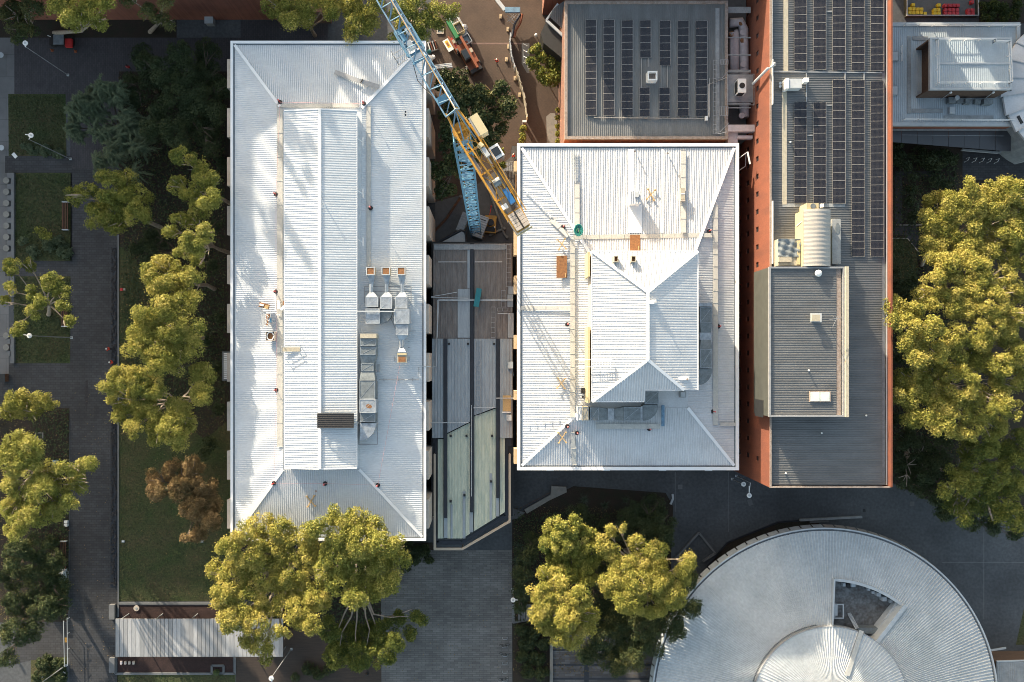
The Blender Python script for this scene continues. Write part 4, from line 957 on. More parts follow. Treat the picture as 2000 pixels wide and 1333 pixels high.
# ------------------------------------------------------------------ linking roof between the two white buildings
lk = thing('link_roof', W(920, 760, 0), 'long weathered sheet roof with dark gutter strips linking the two white buildings', 'link building')
zl = 7.0
def rsheet(name, pts, m, pitch=.44, h=.05, z=zl, root=lk, d=(0, 1)):
    mb = MB(); ribbed(mb, [W(*p, z) for p in pts], d, pitch, h); return mb.build(name, M[m], root)
rsheet('brown_roof_sheet', [(846, 476), (918, 476), (918, 662), (846, 662)], 'canopy_a', .38)
rsheet('brown_roof_sheet', [(925.5, 476), (1001, 476), (1001, 662), (925.5, 662)], 'canopy_a', .38)
zl2 = zl + .12
for (a, b) in ((844, 866), (874, 918), (925.5, 969), (976, 1001)):
    y_end = {844: 856, 874: 846 , 925.5: 812, 976: 856}[a]; yb2 = {844: 856, 874: 824, 925.5: 796, 976: 856}[a]
    rsheet('grey_roof_sheet', [(a, 662), (b, 662), (b, yb2), (a, y_end)], 'canopy_b', z=zl2)
def ybot(x): return 1052 if x < 903 else 1052 - (x - 903) * (52 / 84)
for (a, b, ya, yb2) in ((855, 866, 858, 858), (874, 918, 848, 826), (925.5, 969, 814, 798), (976, 986, 796, 796)):
    pts = [(a, ya), (b, yb2), (b, ybot(b)), (a, ybot(a))]
    if a < 903 < b: pts = [(a, ya), (b, yb2), (b, ybot(b)), (903, 1052), (a, 1052)]
    rsheet('stained_roof_sheet', pts, 'canopy_c', z=zl - .15)
for (a, b, c_, d_, z) in ((918.5, 925, 487, 1001, zl + .3), (866.5, 873.5, 662, 1012, zl + .3), (969.5, 975.5, 662, 973, zl + .3)):
    mb = MB(); mb.pbox(a, b, c_, d_, z - .6, z, z); mb.build('dark_strip', M['strip_dark'], lk)
for (a, b, c_, d_) in ((867, 874, 1012, 1051), (917, 924, 1001, 1040), (969, 975, 973, 1009), (903.5, 909, 960, 1052), (880, 884, 986, 1052), (956, 961, 925, 1015)):
    mb = MB(); mb.pbox(a, b, c_, d_, zl - .3, zl - .02, zl - .05); mb.build('pale_patch', M['canopy_b'], lk)
mb = MB(); mb.pbox(894, 918, 565, 660, zl, zl + .10, zl); mb.pbox(913, 918, 489, 564, zl, zl + .12, zl); mb.build('patch_sheet', M['canopy_b'], lk)
mb = MB(); mb.pbox(991, 1002, 576, 600, zl, zl + .16, zl); mb.pbox(992, 1003, 612, 660, zl, zl + .1, zl); mb.pbox(993, 1003, 560, 575, zl, zl + .12); mb.build('patch_sheet', M['canopy_b'], lk)
def lad(root, x0_, x1_, y0_, y1_, n, z, horiz=False):
    mb = MB()
    if horiz:
        mb.bar(W(x0_, y0_, z), W(x1_, y0_, z), .06); mb.bar(W(x0_, y1_, z), W(x1_, y1_, z), .06)
        for i in range(n + 1): x = x0_ + (x1_ - x0_) * i / n; mb.bar(W(x, y0_, z), W(x, y1_, z), .06)
    else:
        mb.bar(W(x0_, y0_, z), W(x0_, y1_, z), .06); mb.bar(W(x1_, y0_, z), W(x1_, y1_, z), .06)
        for i in range(n + 1): y = y0_ + (y1_ - y0_) * i / n; mb.bar(W(x0_, y, z), W(x1_, y, z), .06)
    return mb.build('grated_walkway', M['steel'], root)
mb = MB(); mb.pbox(848, 990, 479, 487, zl + .08, zl + .12); mb.build('walkway_deck', M['grey_trim'], lk)
lad(lk, 848, 986, 478, 488, 14, zl + .2, True); lad(lk, 989, 998, 478, 560, 9, zl + .2); lad(lk, 959, 967, 600, 660, 6, zl + .25); lad(lk, 929, 939, 666, 812, 15, zl + .3); lad(lk, 979, 988, 568, 600, 3, zl + .25); lad(lk, 972, 1000, 602, 608, 3, zl + .25, True)
for (pts, r) in (([(856, 587), (1002, 587)], .07), ([(856, 585), (1002, 585)], .05), ([(855, 586), (852, 716), (838, 718)], .07), ([(857, 587), (854, 660)], .05), ([(856, 512), (911, 512)], .06), ([(927, 512), (981, 512)], .06), ([(842, 580), (893, 571)], .05), ([(842, 581), (915, 583)], .05), ([(921, 792), (921, 970)], .05), ([(972, 613), (996, 613), (997, 624)], .06)):
    mb = MB(); mb.path([W(*p, zl + .4) for p in pts], r); mb.build('pipe', M['pale_trim'], lk)
for (pts) in ([(840, 826), (915, 826)], [(925, 797), (968, 796)], [(968, 778), (1004, 778)]):
    mb = MB(); mb.bar(W(*pts[0], zl + .5), W(*pts[1], zl + .5), .12); mb.build('cross_rail', M['pale_trim'], lk)
for (px, py) in ((877, 672), (914, 672), (965, 672), (880, 852), (911, 852), (961, 852), (959, 941), (907, 968), (880, 980)):
    mb = MB(); p = W(px, py, zl + .3); mb.box(p.x - .16, p.x + .16, p.y - .16, p.y + .16, zl - .1, zl + .35); mb.build('bracket_box', M['black'], lk)
mb = MB(); mb.pbox(846, 1001, 479, 1000, 0, zl - .75, 3); mb.build('wall', M['dark'], lk)
# dark glazed border and beige steel frame at its south end
z6 = zl - .6
bp = [(853, 858), (853, 1060), (902, 1060), (988, 1008), (988, 858)]
mb = MB()
for a, b in zip(bp[:-1], bp[1:]): mb.bar(W(*a, z6), W(*b, z6), .62, .15)
for p_ in bp[1:-1]: q = W(*p_, z6); mb.disc((q.x, q.y, z6 - .074), .36, .146, 10)
mb.build('dark_border', M['strip_dark'], lk)
mb = MB(); mb.pbox(846, 856, 856, 866, z6 - .2, z6 + .1); mb.pbox(985, 999, 857, 872, z6 - .2, z6 + .1); mb.build('corner_box', M['strip_dark'], lk)
fp = [(849.5, 887), (849.5, 1072), (903, 1072), (995.5, 1018), (995.5, 887)]
mb = MB()
for a, b in zip(fp[:-1], fp[1:]):
    pa, pb = W(*a, z6), W(*b, z6); mb.bar(pa + Vector((0, 0, .18)), pb + Vector((0, 0, .18)), .36, .22)
for p_ in fp[1:-1]: q = W(*p_, z6); mb.box(q.x - .17, q.x + .17, q.y - .17, q.y + .17, z6 + .071, z6 + .292)
mb.build('beige_frame', M['beige_frame'], lk)
for p_ in fp:
    q = W(*p_, z6); mb = MB(); mb.tube((q.x, q.y, 0), (q.x, q.y, z6 + .05), .12, n=8); mb.build('column', M['beige_frame'], lk)
mb = MB(); mb.prism([W(*p, z6 - .4) for p in ((858, 860), (984, 860), (984, 1003), (901, 1050), (858, 1050))], z6 - .9, z6 - .6); mb.build('ceiling', M['dark'], lk)
bx = thing('plywood_sheet', W(989, 790, zl), 'ochre plywood panel lying on the link roof beside the orange wall', 'panel')
mb = MB(); mb.pbox(982, 998, 773, 804, zl + .15, zl + .3); mb.build('sheet', M['timber'], bx); mb = MB(); mb.pbox(981, 998, 804.5, 807, zl + .15, zl + .4); mb.build('batten', M['white_paint'], bx)
bx = thing('switch_box', W(994, 818, zl), 'small grey box on the link roof south of the ochre panel', 'box')
mb = MB(); mb.pbox(989.5, 999, 811, 822, zl + .1, zl + .6); mb.build('casing', M['pale_trim'], bx); mb = MB(); mb.pbox(989, 999.5, 822.2, 823.5, zl + .1, zl + .4); mb.build('lid_edge', M['grey_trim'], bx)
bx = thing('switch_box', W(996, 715, zl), 'grey roof box trailing blue cables on the link roof', 'box')
mb = MB(); mb.pbox(991.5, 1002, 707, 720, zl + .1, zl + .7); mb.build('casing', M['canopy_b'], bx)
for i in range(4): mb = MB(); mb.bar(W(993 + i * 2.6, 721, zl + .2), W(995 + i * 2.6, 727 + i * 2.4, zl + .2), .05); mb.build('cable', M['blue2'], bx)
tl = thing('teal_skip_lid', W(933, 582, zl + .5), 'teal rectangular box lying askew over the dark central gutter of the link roof', 'box', rz=R(-10))
mb = MB(); mb.box(-.38, .38, -1.4, 1.4, 0, .4); mb.build('box', M['teal'], tl, local=True); mb = MB(); mb.box(-.42, .42, -1.44, 1.44, .401, .46); mb.build('lid', M['teal'], tl, local=True)
# service bridge between left building and link roof, behind
# ------------------------------------------------------------------ slatted shelter bottom left
sc = thing('flat_shelter', W(389, 1246, 0), 'low flat shelter roofed with pale grey panels of varied tone, bottom left', 'shelter')
zsx = 3.2; tones = [mat('shelter_panel_%d' % i, (v, v * 1.01, v * 1.02), .6, .1, 1.2, fine=(3, .06), stretch=(3, .5, 1)) for i, v in enumerate((.27, .31, .35, .40))]
for i, m_ in enumerate(tones): m_.name = ('grey_panel', 'mid_grey_panel', 'light_grey_panel', 'pale_panel')[i]
nn = 41; px = 225.5
for i in range(nn):
    w = (553 - 225.5) / nn; mb = MB(); d = random.uniform(0, .03)
    a = W(px + .35, 1283, zsx); b = W(px + w - .35, 1209, zsx); mb.box(a.x, b.x, a.y, b.y, zsx - .08, zsx + d); mb.build('panel', random.choice(tones), sc); px += w
mb = MB(); x0, x1, y0, y1 = rect(226, 553, 1209.5, 1282.5, zsx - .2); mb.box(x0, x1, y0, y1, zsx - .3, zsx - .1); mb.build('frame', M['strip_dark'], sc)
for px in (232, 300, 370, 440, 510, 547):
    for py in (1213, 1279):
        p = W(px, py, zsx); mb = MB(); mb.tube((p.x, p.y, 0), (p.x, p.y, zsx - .3), .08); mb.build('post', M['grey_trim'], sc)
for py, lab in ((1196, 'long grey concrete plinth at the path edge north of the low shelter'), (1300, 'long grey concrete plinth at the path edge south of the low shelter')):
    t = thing('concrete_plinth', W(218, py, 0), lab, 'plinth', 'plinths beside the shelter'); mb = MB(); mb.pbox(213, 223, py - 14, py + 14, .01, .6); mb.build('body', M['concrete_d'], t); mb = MB(); mb.pbox(212.5, 223.5, py - 14.5, py + 14.5, .602, .66); mb.build('top_slab', M['kerb'], t)
ml = thing('mulch_lid', W(267, 1188, 0), 'round pale stone lid in the mulch bed', 'stone lid'); mb = MB(); p = W(267, 1188, 0); mb.disc((p.x, p.y, .02), .48, .12, 18); mb.build('disc', M['beige'], ml); mb = MB(); mb.disc((p.x, p.y, .141), .2, .03, 10); mb.build('knob', M['grey_trim'], ml)
for i in range(4):
    p = W(238 + i * 8, 1294, 0); o = MB().box(p.x - .16, p.x + .16, p.y - .25, p.y + .25, .02, .3).build('planter_block', M['beige'] if i else M['duct_pink']); tag(o, ('leftmost, lilac tinted', 'second from the left', 'third from the left', 'rightmost')[i] + ' of four small pale blocks in the southern mulch bed', 'block', 'blocks in the mulch bed')
tb = thing('green_bin_lid', W(425, 1311, 0), 'round green topiary shrub in the mulch bed corner', 'shrub'); mb = MB(); p = W(425, 1311, 0); mb.ball((p.x, p.y, .5), .55, 10, 7); mb.build('foliage', M['grass'], tb); mb = MB(); mb.tube((p.x, p.y, 0), (p.x, p.y, .3), .05); mb.build('stem', M['bark_d'], tb); tb.name = 'topiary_shrub'
# ------------------------------------------------------------------ brick hall to the north; the other blocks are unseen, added to cast shade
nb_ = thing('brick_hall', W(300, -60, 0), 'tall dark red brick building whose south wall shows along the top left', 'building')
ya = W(0, 39, 0).y; xa = W(330, 0, 0).x; xb = W(545, 0, 0).x
mb = MB(); mb.box(W(-260, 0, 0).x, xb, ya, ya + 20, 0, 18.6); mb.build('wall', M['brick_red'], nb_)
mb = MB(); mb.box(xb + .002, W(648, 0, 0).x, ya - .6, ya + 19, 0, 4.0); mb.build('side_wing', M['brick_red'], nb_)
mb = MB(); frame_ring(mb, W(-260, 0, 0).x - .1, xb + .1, ya - .1, ya + 20.1, .5, 18.3, 19.0); mb.build('parapet', M['rust_trim'], nb_)
p = W(413, 42, 0); un = thing('wall_unit', (p.x, p.y, 0), 'grey square service box against the brick hall wall', 'service box')
mb = MB(); mb.box(p.x - .65, p.x + .65, ya - 1.1, ya - .02, 0, 1.1); mb.build('casing', M['steel'], un); mb = MB(); mb.box(p.x - .7, p.x + .7, ya - 1.15, ya - .02, 1.102, 1.16); mb.build('lid', M['pale_trim'], un)
n2 = thing('north_shade_block', W(1150, -60, 0), 'added unseen brick block beyond the top edge, shading the solar roof', 'building')  # unseen block added to shade the solar roof
mb = MB(); mb.box(8, 36, 57, 80, 0, 16.6); mb.build('wall', M['brick_red'], n2); mb = MB(); mb.box(7.7, 36.3, 56.7, 80.3, 16.602, 17); mb.build('roof', M['grey_roof'], n2)
n3 = thing('north_west_shade_block', (-120, 100, 0), 'added unseen brick block beyond the top left corner, shading lawns and paths', 'building')  # unseen block added to keep lawns and paths in shade
mb = MB(); mb.box(-200, -78, 90, 118, 0, 31); mb.build('wall', M['brick_red'], n3); mb = MB(); mb.box(-200.3, -77.7, 89.7, 118.3, 31.002, 31.5); mb.build('roof', M['grey_roof'], n3)
n4 = thing('east_shade_block', W(1900, -260, 0), 'added unseen brick block beyond the top right corner, casting shade', 'building')  # unseen block added for shade on the east side
mb = MB(); mb.box(W(1560, 0, 0).x, W(2150, 0, 0).x, W(0, -330, 0).y, W(0, -330, 0).y + 24, 0, 30); mb.build('wall', M['brick_red'], n4); mb = MB(); x_ = W(1560, 0, 0).x; y_ = W(0, -330, 0).y; mb.box(x_ - .3, x_ + 50.4, y_ - .3, y_ + 24.3, 30.002, 30.5); mb.build('roof', M['grey_roof'], n4)

# ------------------------------------------------------------------ tower crane
cr = thing('tower_crane', W(929, 452, 0), 'tall tower crane with blue lattice mast and jib and yellow counter jib', 'crane')
cb0 = W(929, 452, 0); mw = .83; ZM = 52.0; nsec = 26; cz = Vector((cb0.x, cb0.y, 0)); ca_ = R(8)
def mc(i, z): # mast corners
    a = ca_ + math.pi / 4 + i * math.pi / 2; return Vector((cz.x + mw * 1.4142 * math.cos(a), cz.y + mw * 1.4142 * math.sin(a), z))
for i in range(4): mb = MB(); mb.bar(mc(i, 0), mc(i, ZM), .17); mb.build('mast_leg', M['blue'], cr)
ladder_mb = MB()
for k in range(nsec):
    z0 = k * ZM / nsec; z1 = (k + 1) * ZM / nsec; mb = MB()
    for i in range(4):
        j = (i + 1) % 4; mb.bar(mc(i, z0), mc(j, z0), .09)
        if k % 2: mb.bar(mc(i, z0), mc(j, z1), .085)
        else: mb.bar(mc(j, z0), mc(i, z1), .085)
    mb.build('mast_section', M['blue'], cr)
mb = MB()
for k in range(14):
    z = 2 + k * 3.6; s = 1 if k % 2 else -1
    mb.box(cz.x - .55, cz.x + .55, cz.y + s * .35 - .25, cz.y + s * .35 + .25, z, z + .05)
    mb.bar((cz.x + .4, cz.y - s * .3, z), (cz.x - .3, cz.y + s * .3, z + 3.6), .25, .04)
mb.build('mast_platform', M['blue2'], cr)
mb = MB(); mb.path([(cz.x - .5, cz.y + .2, z) for z in np.arange(2, ZM, 3)], .05); mb.build('power_cable', M['rust'], cr)
# slewing platform and jibs, local frame: +x along the counter jib
u = Vector((.522, -.853, 0)); v = Vector((.853, .522, 0)); OC = Vector((cz.x, cz.y, ZM)) + v * .15
def L(a, b, z): return OC + u * a + v * b + Vector((0, 0, z))
mb = MB(); mb.tube((cz.x, cz.y, ZM), (cz.x, cz.y, ZM + .7), .8, n=16); mb.build('slewing_ring', M['yellow'], cr)
for s in (-1, 1):
    mb = MB(); pts = [L(-1.9, s * .55, 1.0), L(1.2, s * .85, 1.0), L(7.6, s * .85, 1.0), L(10.8, s * .62, 1.0)]
    for a, b in zip(pts[:-1], pts[1:]): mb.bar(a, b, .17, .42)
    mb.build('counter_jib_beam', M['yellow'], cr)
for a, w in ((.2, .9), (2.2, .9), (4.6, .9), (7.4, .9), (9.0, .75), (10.8, .62)):
    mb = MB(); mb.bar(L(a, -w, 1.0), L(a, w, 1.0), .16, .25); mb.build('cross_beam', M['yellow'], cr)
mb = MB()
for a, b in ((.2, 2.2), (2.2, 4.6), (4.6, 7.4)): mb.bar(L(a, -.85, .95), L(b, .85, .95), .07); mb.bar(L(a, .85, .95), L(b, -.85, .95), .07)
mb.bar(L(1.5, -.35, 1.25), L(7.8, .1, 1.25), .13, .2); mb.bar(L(1.5, .45, 1.25), L(7.8, .45, 1.25), .10, .2); mb.build('bracing', M['yellow'], cr)
mb = MB(); mb.bar(L(2.4, .62, .85), L(9, .62, .85), .35, .04); mb.bar(L(2.4, -.62, .85), L(9, -.62, .85), .3, .04); mb.build('catwalk', M['steel'], cr)
for s in (-1, 1):
    mb = MB()
    for i in range(9): mb.bar(L(.8 + i * 1.1, s * .98, 1.1), L(.8 + i * 1.1, s * .98, 2.0), .04)
    mb.bar(L(.8, s * .98, 2.0), L(9.6, s * .98, 2.0), .045); mb.bar(L(.8, s * .98, 1.55), L(9.6, s * .98, 1.55), .035); mb.build('handrail', M['yellow'], cr)
for i in range(5):
    mb = MB()
    for s in (-1, 1): mb.bar(L(9.25 + i * .34, s * .36 - .32, .35), L(9.25 + i * .34, s * .36 + .32, .35), .31, 2.2)
    mb.build('counterweight_block', M['beige'], cr)
mb = MB(); mb.bar(L(9.0, 0, 1.5), L(10.9, 0, 1.5), .12, .12); mb.build('counterweight_strap', M['black'], cr)
mb = MB(); mb.bar(L(11.05, -.8, .7), L(11.05, .8, .7), .1, .5); mb.build('end_frame', M['cream'], cr)
mb = MB(); mb.bar(L(6.9, .35, 1.35), L(8.4, .35, 1.35), .5, .6); mb.build('hoist_motor', mat('motor_blue', (.02, .13, .33), .5), cr)
mb = MB(); mb.bar(L(8.25, -.2, 1.2), L(8.25, -.75, 1.2), .45, .5); mb.build('control_box', M['white_paint'], cr)
mb = MB(); mb.tube(L(6.0, -.3, 1.5), L(6.0, .45, 1.5), .38, n=12); mb.build('winch_drum', M['galv_dark'], cr)
mb = MB(); mb.bar(L(-.2, 1.35, 1.5), L(1.75, 1.35, 1.5), .78, 1.2); mb.build('electrics_cabin', M['cream'], cr)
mb = MB(); mb.bar(L(-.25, 1.77, 1.0), L(1.8, 1.77, 1.0), .06, .06); mb.bar(L(-.2, .88, 1.9), L(1.7, .88, 1.9), .2, .04); mb.build('cabin_ledge', M['steel'], cr)
mb = MB(); mb.bar(L(3.0, 1.45, .9), L(4.25, 1.45, .9), 1.0, 1.6); cabo = mb.build('operator_cab', M['white_paint'], cr)
mb = MB(); mb.bar(L(3.25, 1.45, 1.74), L(4.0, 1.45, 1.74), .7, .06); mb.bar(L(4.3, 1.45, .9), L(4.32, 1.45, .9), .9, 1.4); mb.build('window', M['dark_glass'], cabo)
mb = MB(); mb.bar(L(2.7, .55, 1.5), L(3.6, .62, 1.5), .45, .5); mb.build('machine_housing', M['pale_trim'], cr)
mb = MB(); mb.tube(L(2.2, .45, 1.6), L(2.6, .6, 1.6), .3, n=10); mb.build('drum', M['cream'], cr)
# jib (blue lattice, triangular, apex chord on top)
ja = Vector((-.51, .86, 0)); jb = Vector((.86, .51, 0)); OJ = L(-1.7, 0, .9)
def J(a, b, z): return OJ + ja * a + jb * b + Vector((0, 0, z))
LJ = 38.0; n = 26
for s, nm in ((-1, 'lower_chord'), (1, 'lower_chord')):
    mb = MB(); mb.bar(J(0, s * .72, 0), J(LJ, s * .72, 0), .13); mb.build(nm, M['blue2'], cr)
mb = MB(); mb.bar(J(.6, .25, 1.45), J(LJ, .25, 1.45), .15); mb.build('top_chord', M['blue2'], cr)
for i in range(n):
    a0 = LJ * i / n; a1 = LJ * (i + 1) / n; am = (a0 + a1) / 2; mb = MB()
    mb.bar(J(a0, -.72, 0), J(a0, .72, 0), .07); mb.bar(J(a0, -.72, 0), J(a1, .72, 0), .06)
    for s in (-1, 1): mb.bar(J(a0, s * .72, 0), J(am, .25, 1.45), .075); mb.bar(J(am, .25, 1.45), J(a1, s * .72, 0), .075)
    mb.build('jib_section', M['blue2'], cr)
mb = MB()
for b in (.45, .6): mb.bar(J(0, b, .25), J(LJ, b, .25), .04)
mb.build('trolley_rope', M['galv'], cr)
mb = MB(); mb.bar(J(1.2, 0, .05), J(1.9, 0, .05), 1.55, .1); mb.bar(J(5.6, -.1, .05), J(5.8, -.1, .05), 1.5, .12); mb.build('jib_plate', M['blue'], cr)
mb = MB()
for (p, q) in ((J(-.8, 0, 2.9), J(0, -.7, 0)), (J(-.8, 0, 2.9), J(0, .7, 0)), (J(-.8, 0, 2.9), J(2.2, .25, 1.45)), (J(-.8, 0, 2.9), L(1.5, -.6, 1)), (J(-.8, 0, 2.9), L(1.5, .6, 1)), (J(-.8, 0, 2.9), J(-1.2, -.6, .2)), (J(-.8, 0, 2.9), J(-1.2, .6, .2))): mb.bar(p, q, .11)
mb.build('tower_head', M['blue2'], cr)
mb = MB(); mb.bar(J(-.8, 0, 2.9), L(8.6, .55, 1.3), .05); mb.bar(J(-.8, 0, 2.9), L(8.6, -.55, 1.3), .05); mb.bar(J(-.8, 0, 2.9), J(16, .25, 1.5), .05); mb.build('tie_bar', M['yellow'], cr)
# trolley on the jib
mb = MB(); a0 = 6.6
mb.bar(J(a0, -.85, -.25), J(a0 + 2.6, -.85, -.25), .12, .3); mb.bar(J(a0, .85, -.25), J(a0 + 2.6, .85, -.25), .12, .3)
for q in (0, .9, 1.8, 2.6): mb.bar(J(a0 + q, -.85, -.2), J(a0 + q, .85, -.2), .2, .12)
mb.build('trolley_frame', M['blue'], cr)
mb = MB(); mb.bar(J(a0 + .3, -.2, .1), J(a0 + 1.1, -.2, .1), .5, .5); mb.bar(J(a0 + 1.6, .3, .1), J(a0 + 2.2, .3, .1), .45, .45); mb.build('winch_box', M['white_paint'], cr)
mb = MB(); mb.bar(J(a0 + 1.2, -.4, .2), J(a0 + 2.3, -.4, .2), .4, .4); mb.bar(J(a0 + .2, .5, .2), J(a0 + .9, .5, .2), .4, .4); mb.build('motor', M['blue'], cr)
for q in range(6):
    pass
mb = MB(); 
for q in (0, .55, 1.1): mb.bar(J(a0 - .1 + q, -1.0, -.3), J(a0 - .1 + q, -2.0, -.3), .05)
mb.bar(J(a0 - .1, -2.0, -.3), J(a0 + 1.0, -2.0, -.3), .05); mb.bar(J(a0 - .1, -1.5, -.3), J(a0 + 1.0, -1.5, -.3), .04); mb.bar(J(a0 - .1, -2.0, .6), J(a0 + 1.0, -2.0, .6), .05)
for q in (0, .55, 1.1): mb.bar(J(a0 - .1 + q, -2.0, -.3), J(a0 - .1 + q, -2.0, .6), .05)
mb.build('service_basket', M['steel'], cr)
mb = MB(); mb.path([J(a0 - .6, -.75, -.1), J(4.6, -1.15, -.9), J(3.1, -.95, -.6), J(2.0, -.72, 0)], .035); mb.build('slack_cable', M['black'], cr)
# base of the crane: concrete and site boxes
def rbox(name, cxp, cyp, wpx, lpx, ang, h, label, cat, m, z0=0.0, details=None, zr=None):
    p = W(cxp, cyp, z0 + h if zr is None else zr); s = S(z0 + h); t = thing(name, (p.x, p.y, z0), label, cat, rz=R(ang))
    w = wpx * s / 2; l = lpx * s / 2; mb = MB(); mb.box(-w, w, -l, l, .01, h); mb.build('body', M[m], t, local=True)
    return t, w, l
t, w, l = rbox('site_container', 939, 443, 19, 43, -20, 2.6, 'long pale grey steel container tilted beside the foot of the crane mast', 'container', 'pale_trim')
mb = MB()
for i in range(9): y = -l + .2 + i * (2 * l - .4) / 8; mb.box(-w + .05, w - .05, y - .06, y + .06, 2.602, 2.66)
mb.build('roof_ribs', M['grey_trim'], t, local=True); mb = MB(); mb.box(-.5, .5, -l * .7, -l * .7 + .12, 2.661, 2.7); mb.box(-.5, .5, l * .6, l * .6 + .12, 2.661, 2.7); mb.build('roof_slot', M['black'], t, local=True)
mb = MB(); mb.box(-w + .1, w - .1, -l - .05, -l - .005, .2, 2.4); mb.build('door', M['grey_trim'], t, local=True)
t, w, l = rbox('site_container', 904, 434, 15, 38, -22, 2.4, 'dull grey container west of the foot of the crane mast', 'container', 'grey_trim')
mb = MB()
for i in range(8): y = -l + .2 + i * (2 * l - .4) / 7; mb.box(-w + .05, w - .05, y - .05, y + .05, 2.402, 2.45)
mb.build('roof_ribs', M['steel'], t, local=True); mb = MB(); mb.box(-w + .1, w - .1, -l - .05, -l - .005, .2, 2.2); mb.build('door', M['steel'], t, local=True)
t, w, l = rbox('concrete_pump', 958, 438, 22, 34, -4, 1.1, 'yellow machine frame with a black drum beside the pale container', 'machine', 'yellow')
mb = MB(); mb.disc((0, .2, 1.101), .55, .5, 14); mb.build('drum', M['black'], t, local=True); mb = MB(); mb.box(-w + .15, w - .15, -l + .2, -l * .3, 1.102, 1.2); mb.build('tray', M['dark'], t, local=True); mb = MB(); mb.tube((w * .8, -l * .4, 1.1), (w * .8, -l * .4, 1.7), .12); mb.build('exhaust', M['white_paint'], t, local=True)
mb = MB(); mb.tube((-w * .3, l, .5), (-w * .1, l + 1.6, .5), .06); mb.ball((-w * .1, l + 1.6, .5), .15); mb.build('drawbar', M['red'], t, local=True)
t = thing('corner_canopy', W(884, 463, 2.5), 'rounded white corrugated canopy corner by the link roof', 'canopy')
mb = MB(); ribbed(mb, [W(862, 474, 2.5), W(903, 452, 2.5), W(908, 457, 2.5), W(909, 474, 2.5)], (0, 1), .3, .04); mb.build('sheet', M['pale_trim'], t)
mb = MB(); mb.path([W(858, 472, 2.5), W(900, 450, 2.5), W(909, 453, 2.5), W(911, 474, 2.5)], .2); mb.build('edge', M['strip_dark'], t)
for pts, lab in (([(957, 358), (953, 367), (972, 420), (985, 458), (990, 464)], 'curved pale kerb wall east of the crane foot'), ([(958, 460), (965, 455), (985, 447)], 'short pale kerb wall south east of the crane foot'), ([(848, 452), (870, 430), (900, 385)], 'dark retaining wall west of the crane foot')):
    t = thing('kerb_wall', W(*pts[0], 0), lab, 'kerb wall'); mb = MB(); mb.path([W(*p, .3) for p in pts], .2, 6); mb.build('wall', M['concrete'] if 'pale' in lab else M['wood_dark'], t)
    mb = MB(); [mb.disc((W(*p, 0).x, W(*p, 0).y, .001), .24, .55, 8) for p in (pts[0], pts[-1])]; mb.build('end_post', M['concrete'], t)
st2 = thing('site_stairs', W(993, 324, 0), 'grey metal site stairs beside the west wall of the hip roof building', 'stairs')
for i in range(5):
    mb = MB(); mb.bar(W(985 + i * 3.4, 318, .3 + i * .1), W(985 + i * 3.4, 334, .3 + i * .1), .2, .06); mb.build('tread', M['steel'], st2)
mb = MB(); mb.bar(W(983, 318, .6), W(1001, 316, .9), .05); mb.bar(W(983, 334, .6), W(1001, 332, .9), .05); mb.build('handrail', M['steel'], st2)

# ------------------------------------------------------------------ ductwork on the left building
dk = thing('intake_ductwork', W(755, 600, 14), 'galvanised ducts with three brown intake hoods on the left roof', 'ductwork')
def roofz(px):  # east slope height of the left roof
    t = (827 - px) / (827 - 705); return zo + (zi - zo) * max(0, min(1, t)) + .06
def dbox(root, name, x0_, x1_, y0_, y1_, z0, z1, m, crossb=True):
    mb = MB(); mb.pbox(x0_, x1_, y0_, y1_, z0, z1); o = mb.build(name, M[m], root)
    if crossb:
        a, b, c_, d_ = rect(x0_ + .6, x1_ - .6, y0_ + .6, y1_ - .6, z1); mb = MB()
        mb.bar((a, c_, z1 + .012), (b, d_, z1 + .012), .05, .03); frame_ring(mb, a, b, c_, d_, .06, z1 + .002, z1 + .035)
        mb.build('seam', M['galv'] if m != 'galv' else M['pale_trim'], o)
    return o
def dtaper(root, y0_, y1_, xa0, xa1, xb0, xb1, z0, z1a, z1b, m, name='taper'):
    mb = MB(); a = W(xa0, y0_, z1a); b = W(xa1, y0_, z1a); c_ = W(xb1, y1_, z1b); d_ = W(xb0, y1_, z1b)
    vs = [(p.x, p.y, z0) for p in (a, b, c_, d_)] + [tuple(p) for p in (a, b, c_, d_)]
    mb.add(vs, [(0, 1, 2, 3), (4, 7, 6, 5), (0, 4, 5, 1), (1, 5, 6, 2), (2, 6, 7, 3), (3, 7, 4, 0)]); return mb.build(name, M[m], root)
for cxp in (724, 754, 784):
    x = cxp; z = 14.0
    a, b, c_, d_ = rect(x - 8.5, x + 7.5, 522, 537.5, z + 1.3); mb = MB(); mb.box(a, b, c_, d_, z, z + 1.28); hd = mb.build('intake_hood', M['cream2'], dk)
    mb = MB(); frame_ring(mb, a - .02, b + .02, c_ - .02, d_ + .02, .12, z + 1.281, z + 1.34); mb.build('hood_rim', M['pale_trim'], hd)
    mb = MB(); mb.box(a + .13, b - .13, c_ + .13, d_ - .13, z + 1.282, z + 1.3); mb.build('mesh', M['rust'], hd)
    dtaper(dk, 537.6, 556, x - 7, x + 8, x - 2, x + 5, z, z + .9, z + .7, 'galv')
    p0, p1 = W(x + 1, 556, z + .45), W(x + 1, 571, z + .45); mb = MB(); mb.tube(p0, p1, .30, n=12); mb.build('round_duct', M['galv'], dk)
    dtaper(dk, 571, 580, x - 2, x + 6, x - 10, x + 13, z, z + .7, z + .9, 'galv')
for (a, b, c_, d_, h) in ((714, 739, 580, 600, .95), (742, 766, 580, 604, 1.0), (772, 796, 580, 603, 1.0), (714, 742, 603, 633, 1.1), (770, 800, 603.5, 633, 1.25), (773, 797.5, 634, 655.5, 1.1)): dbox(dk, 'duct', a, b, c_, d_, 13.9, 14.0 + h, 'galv')
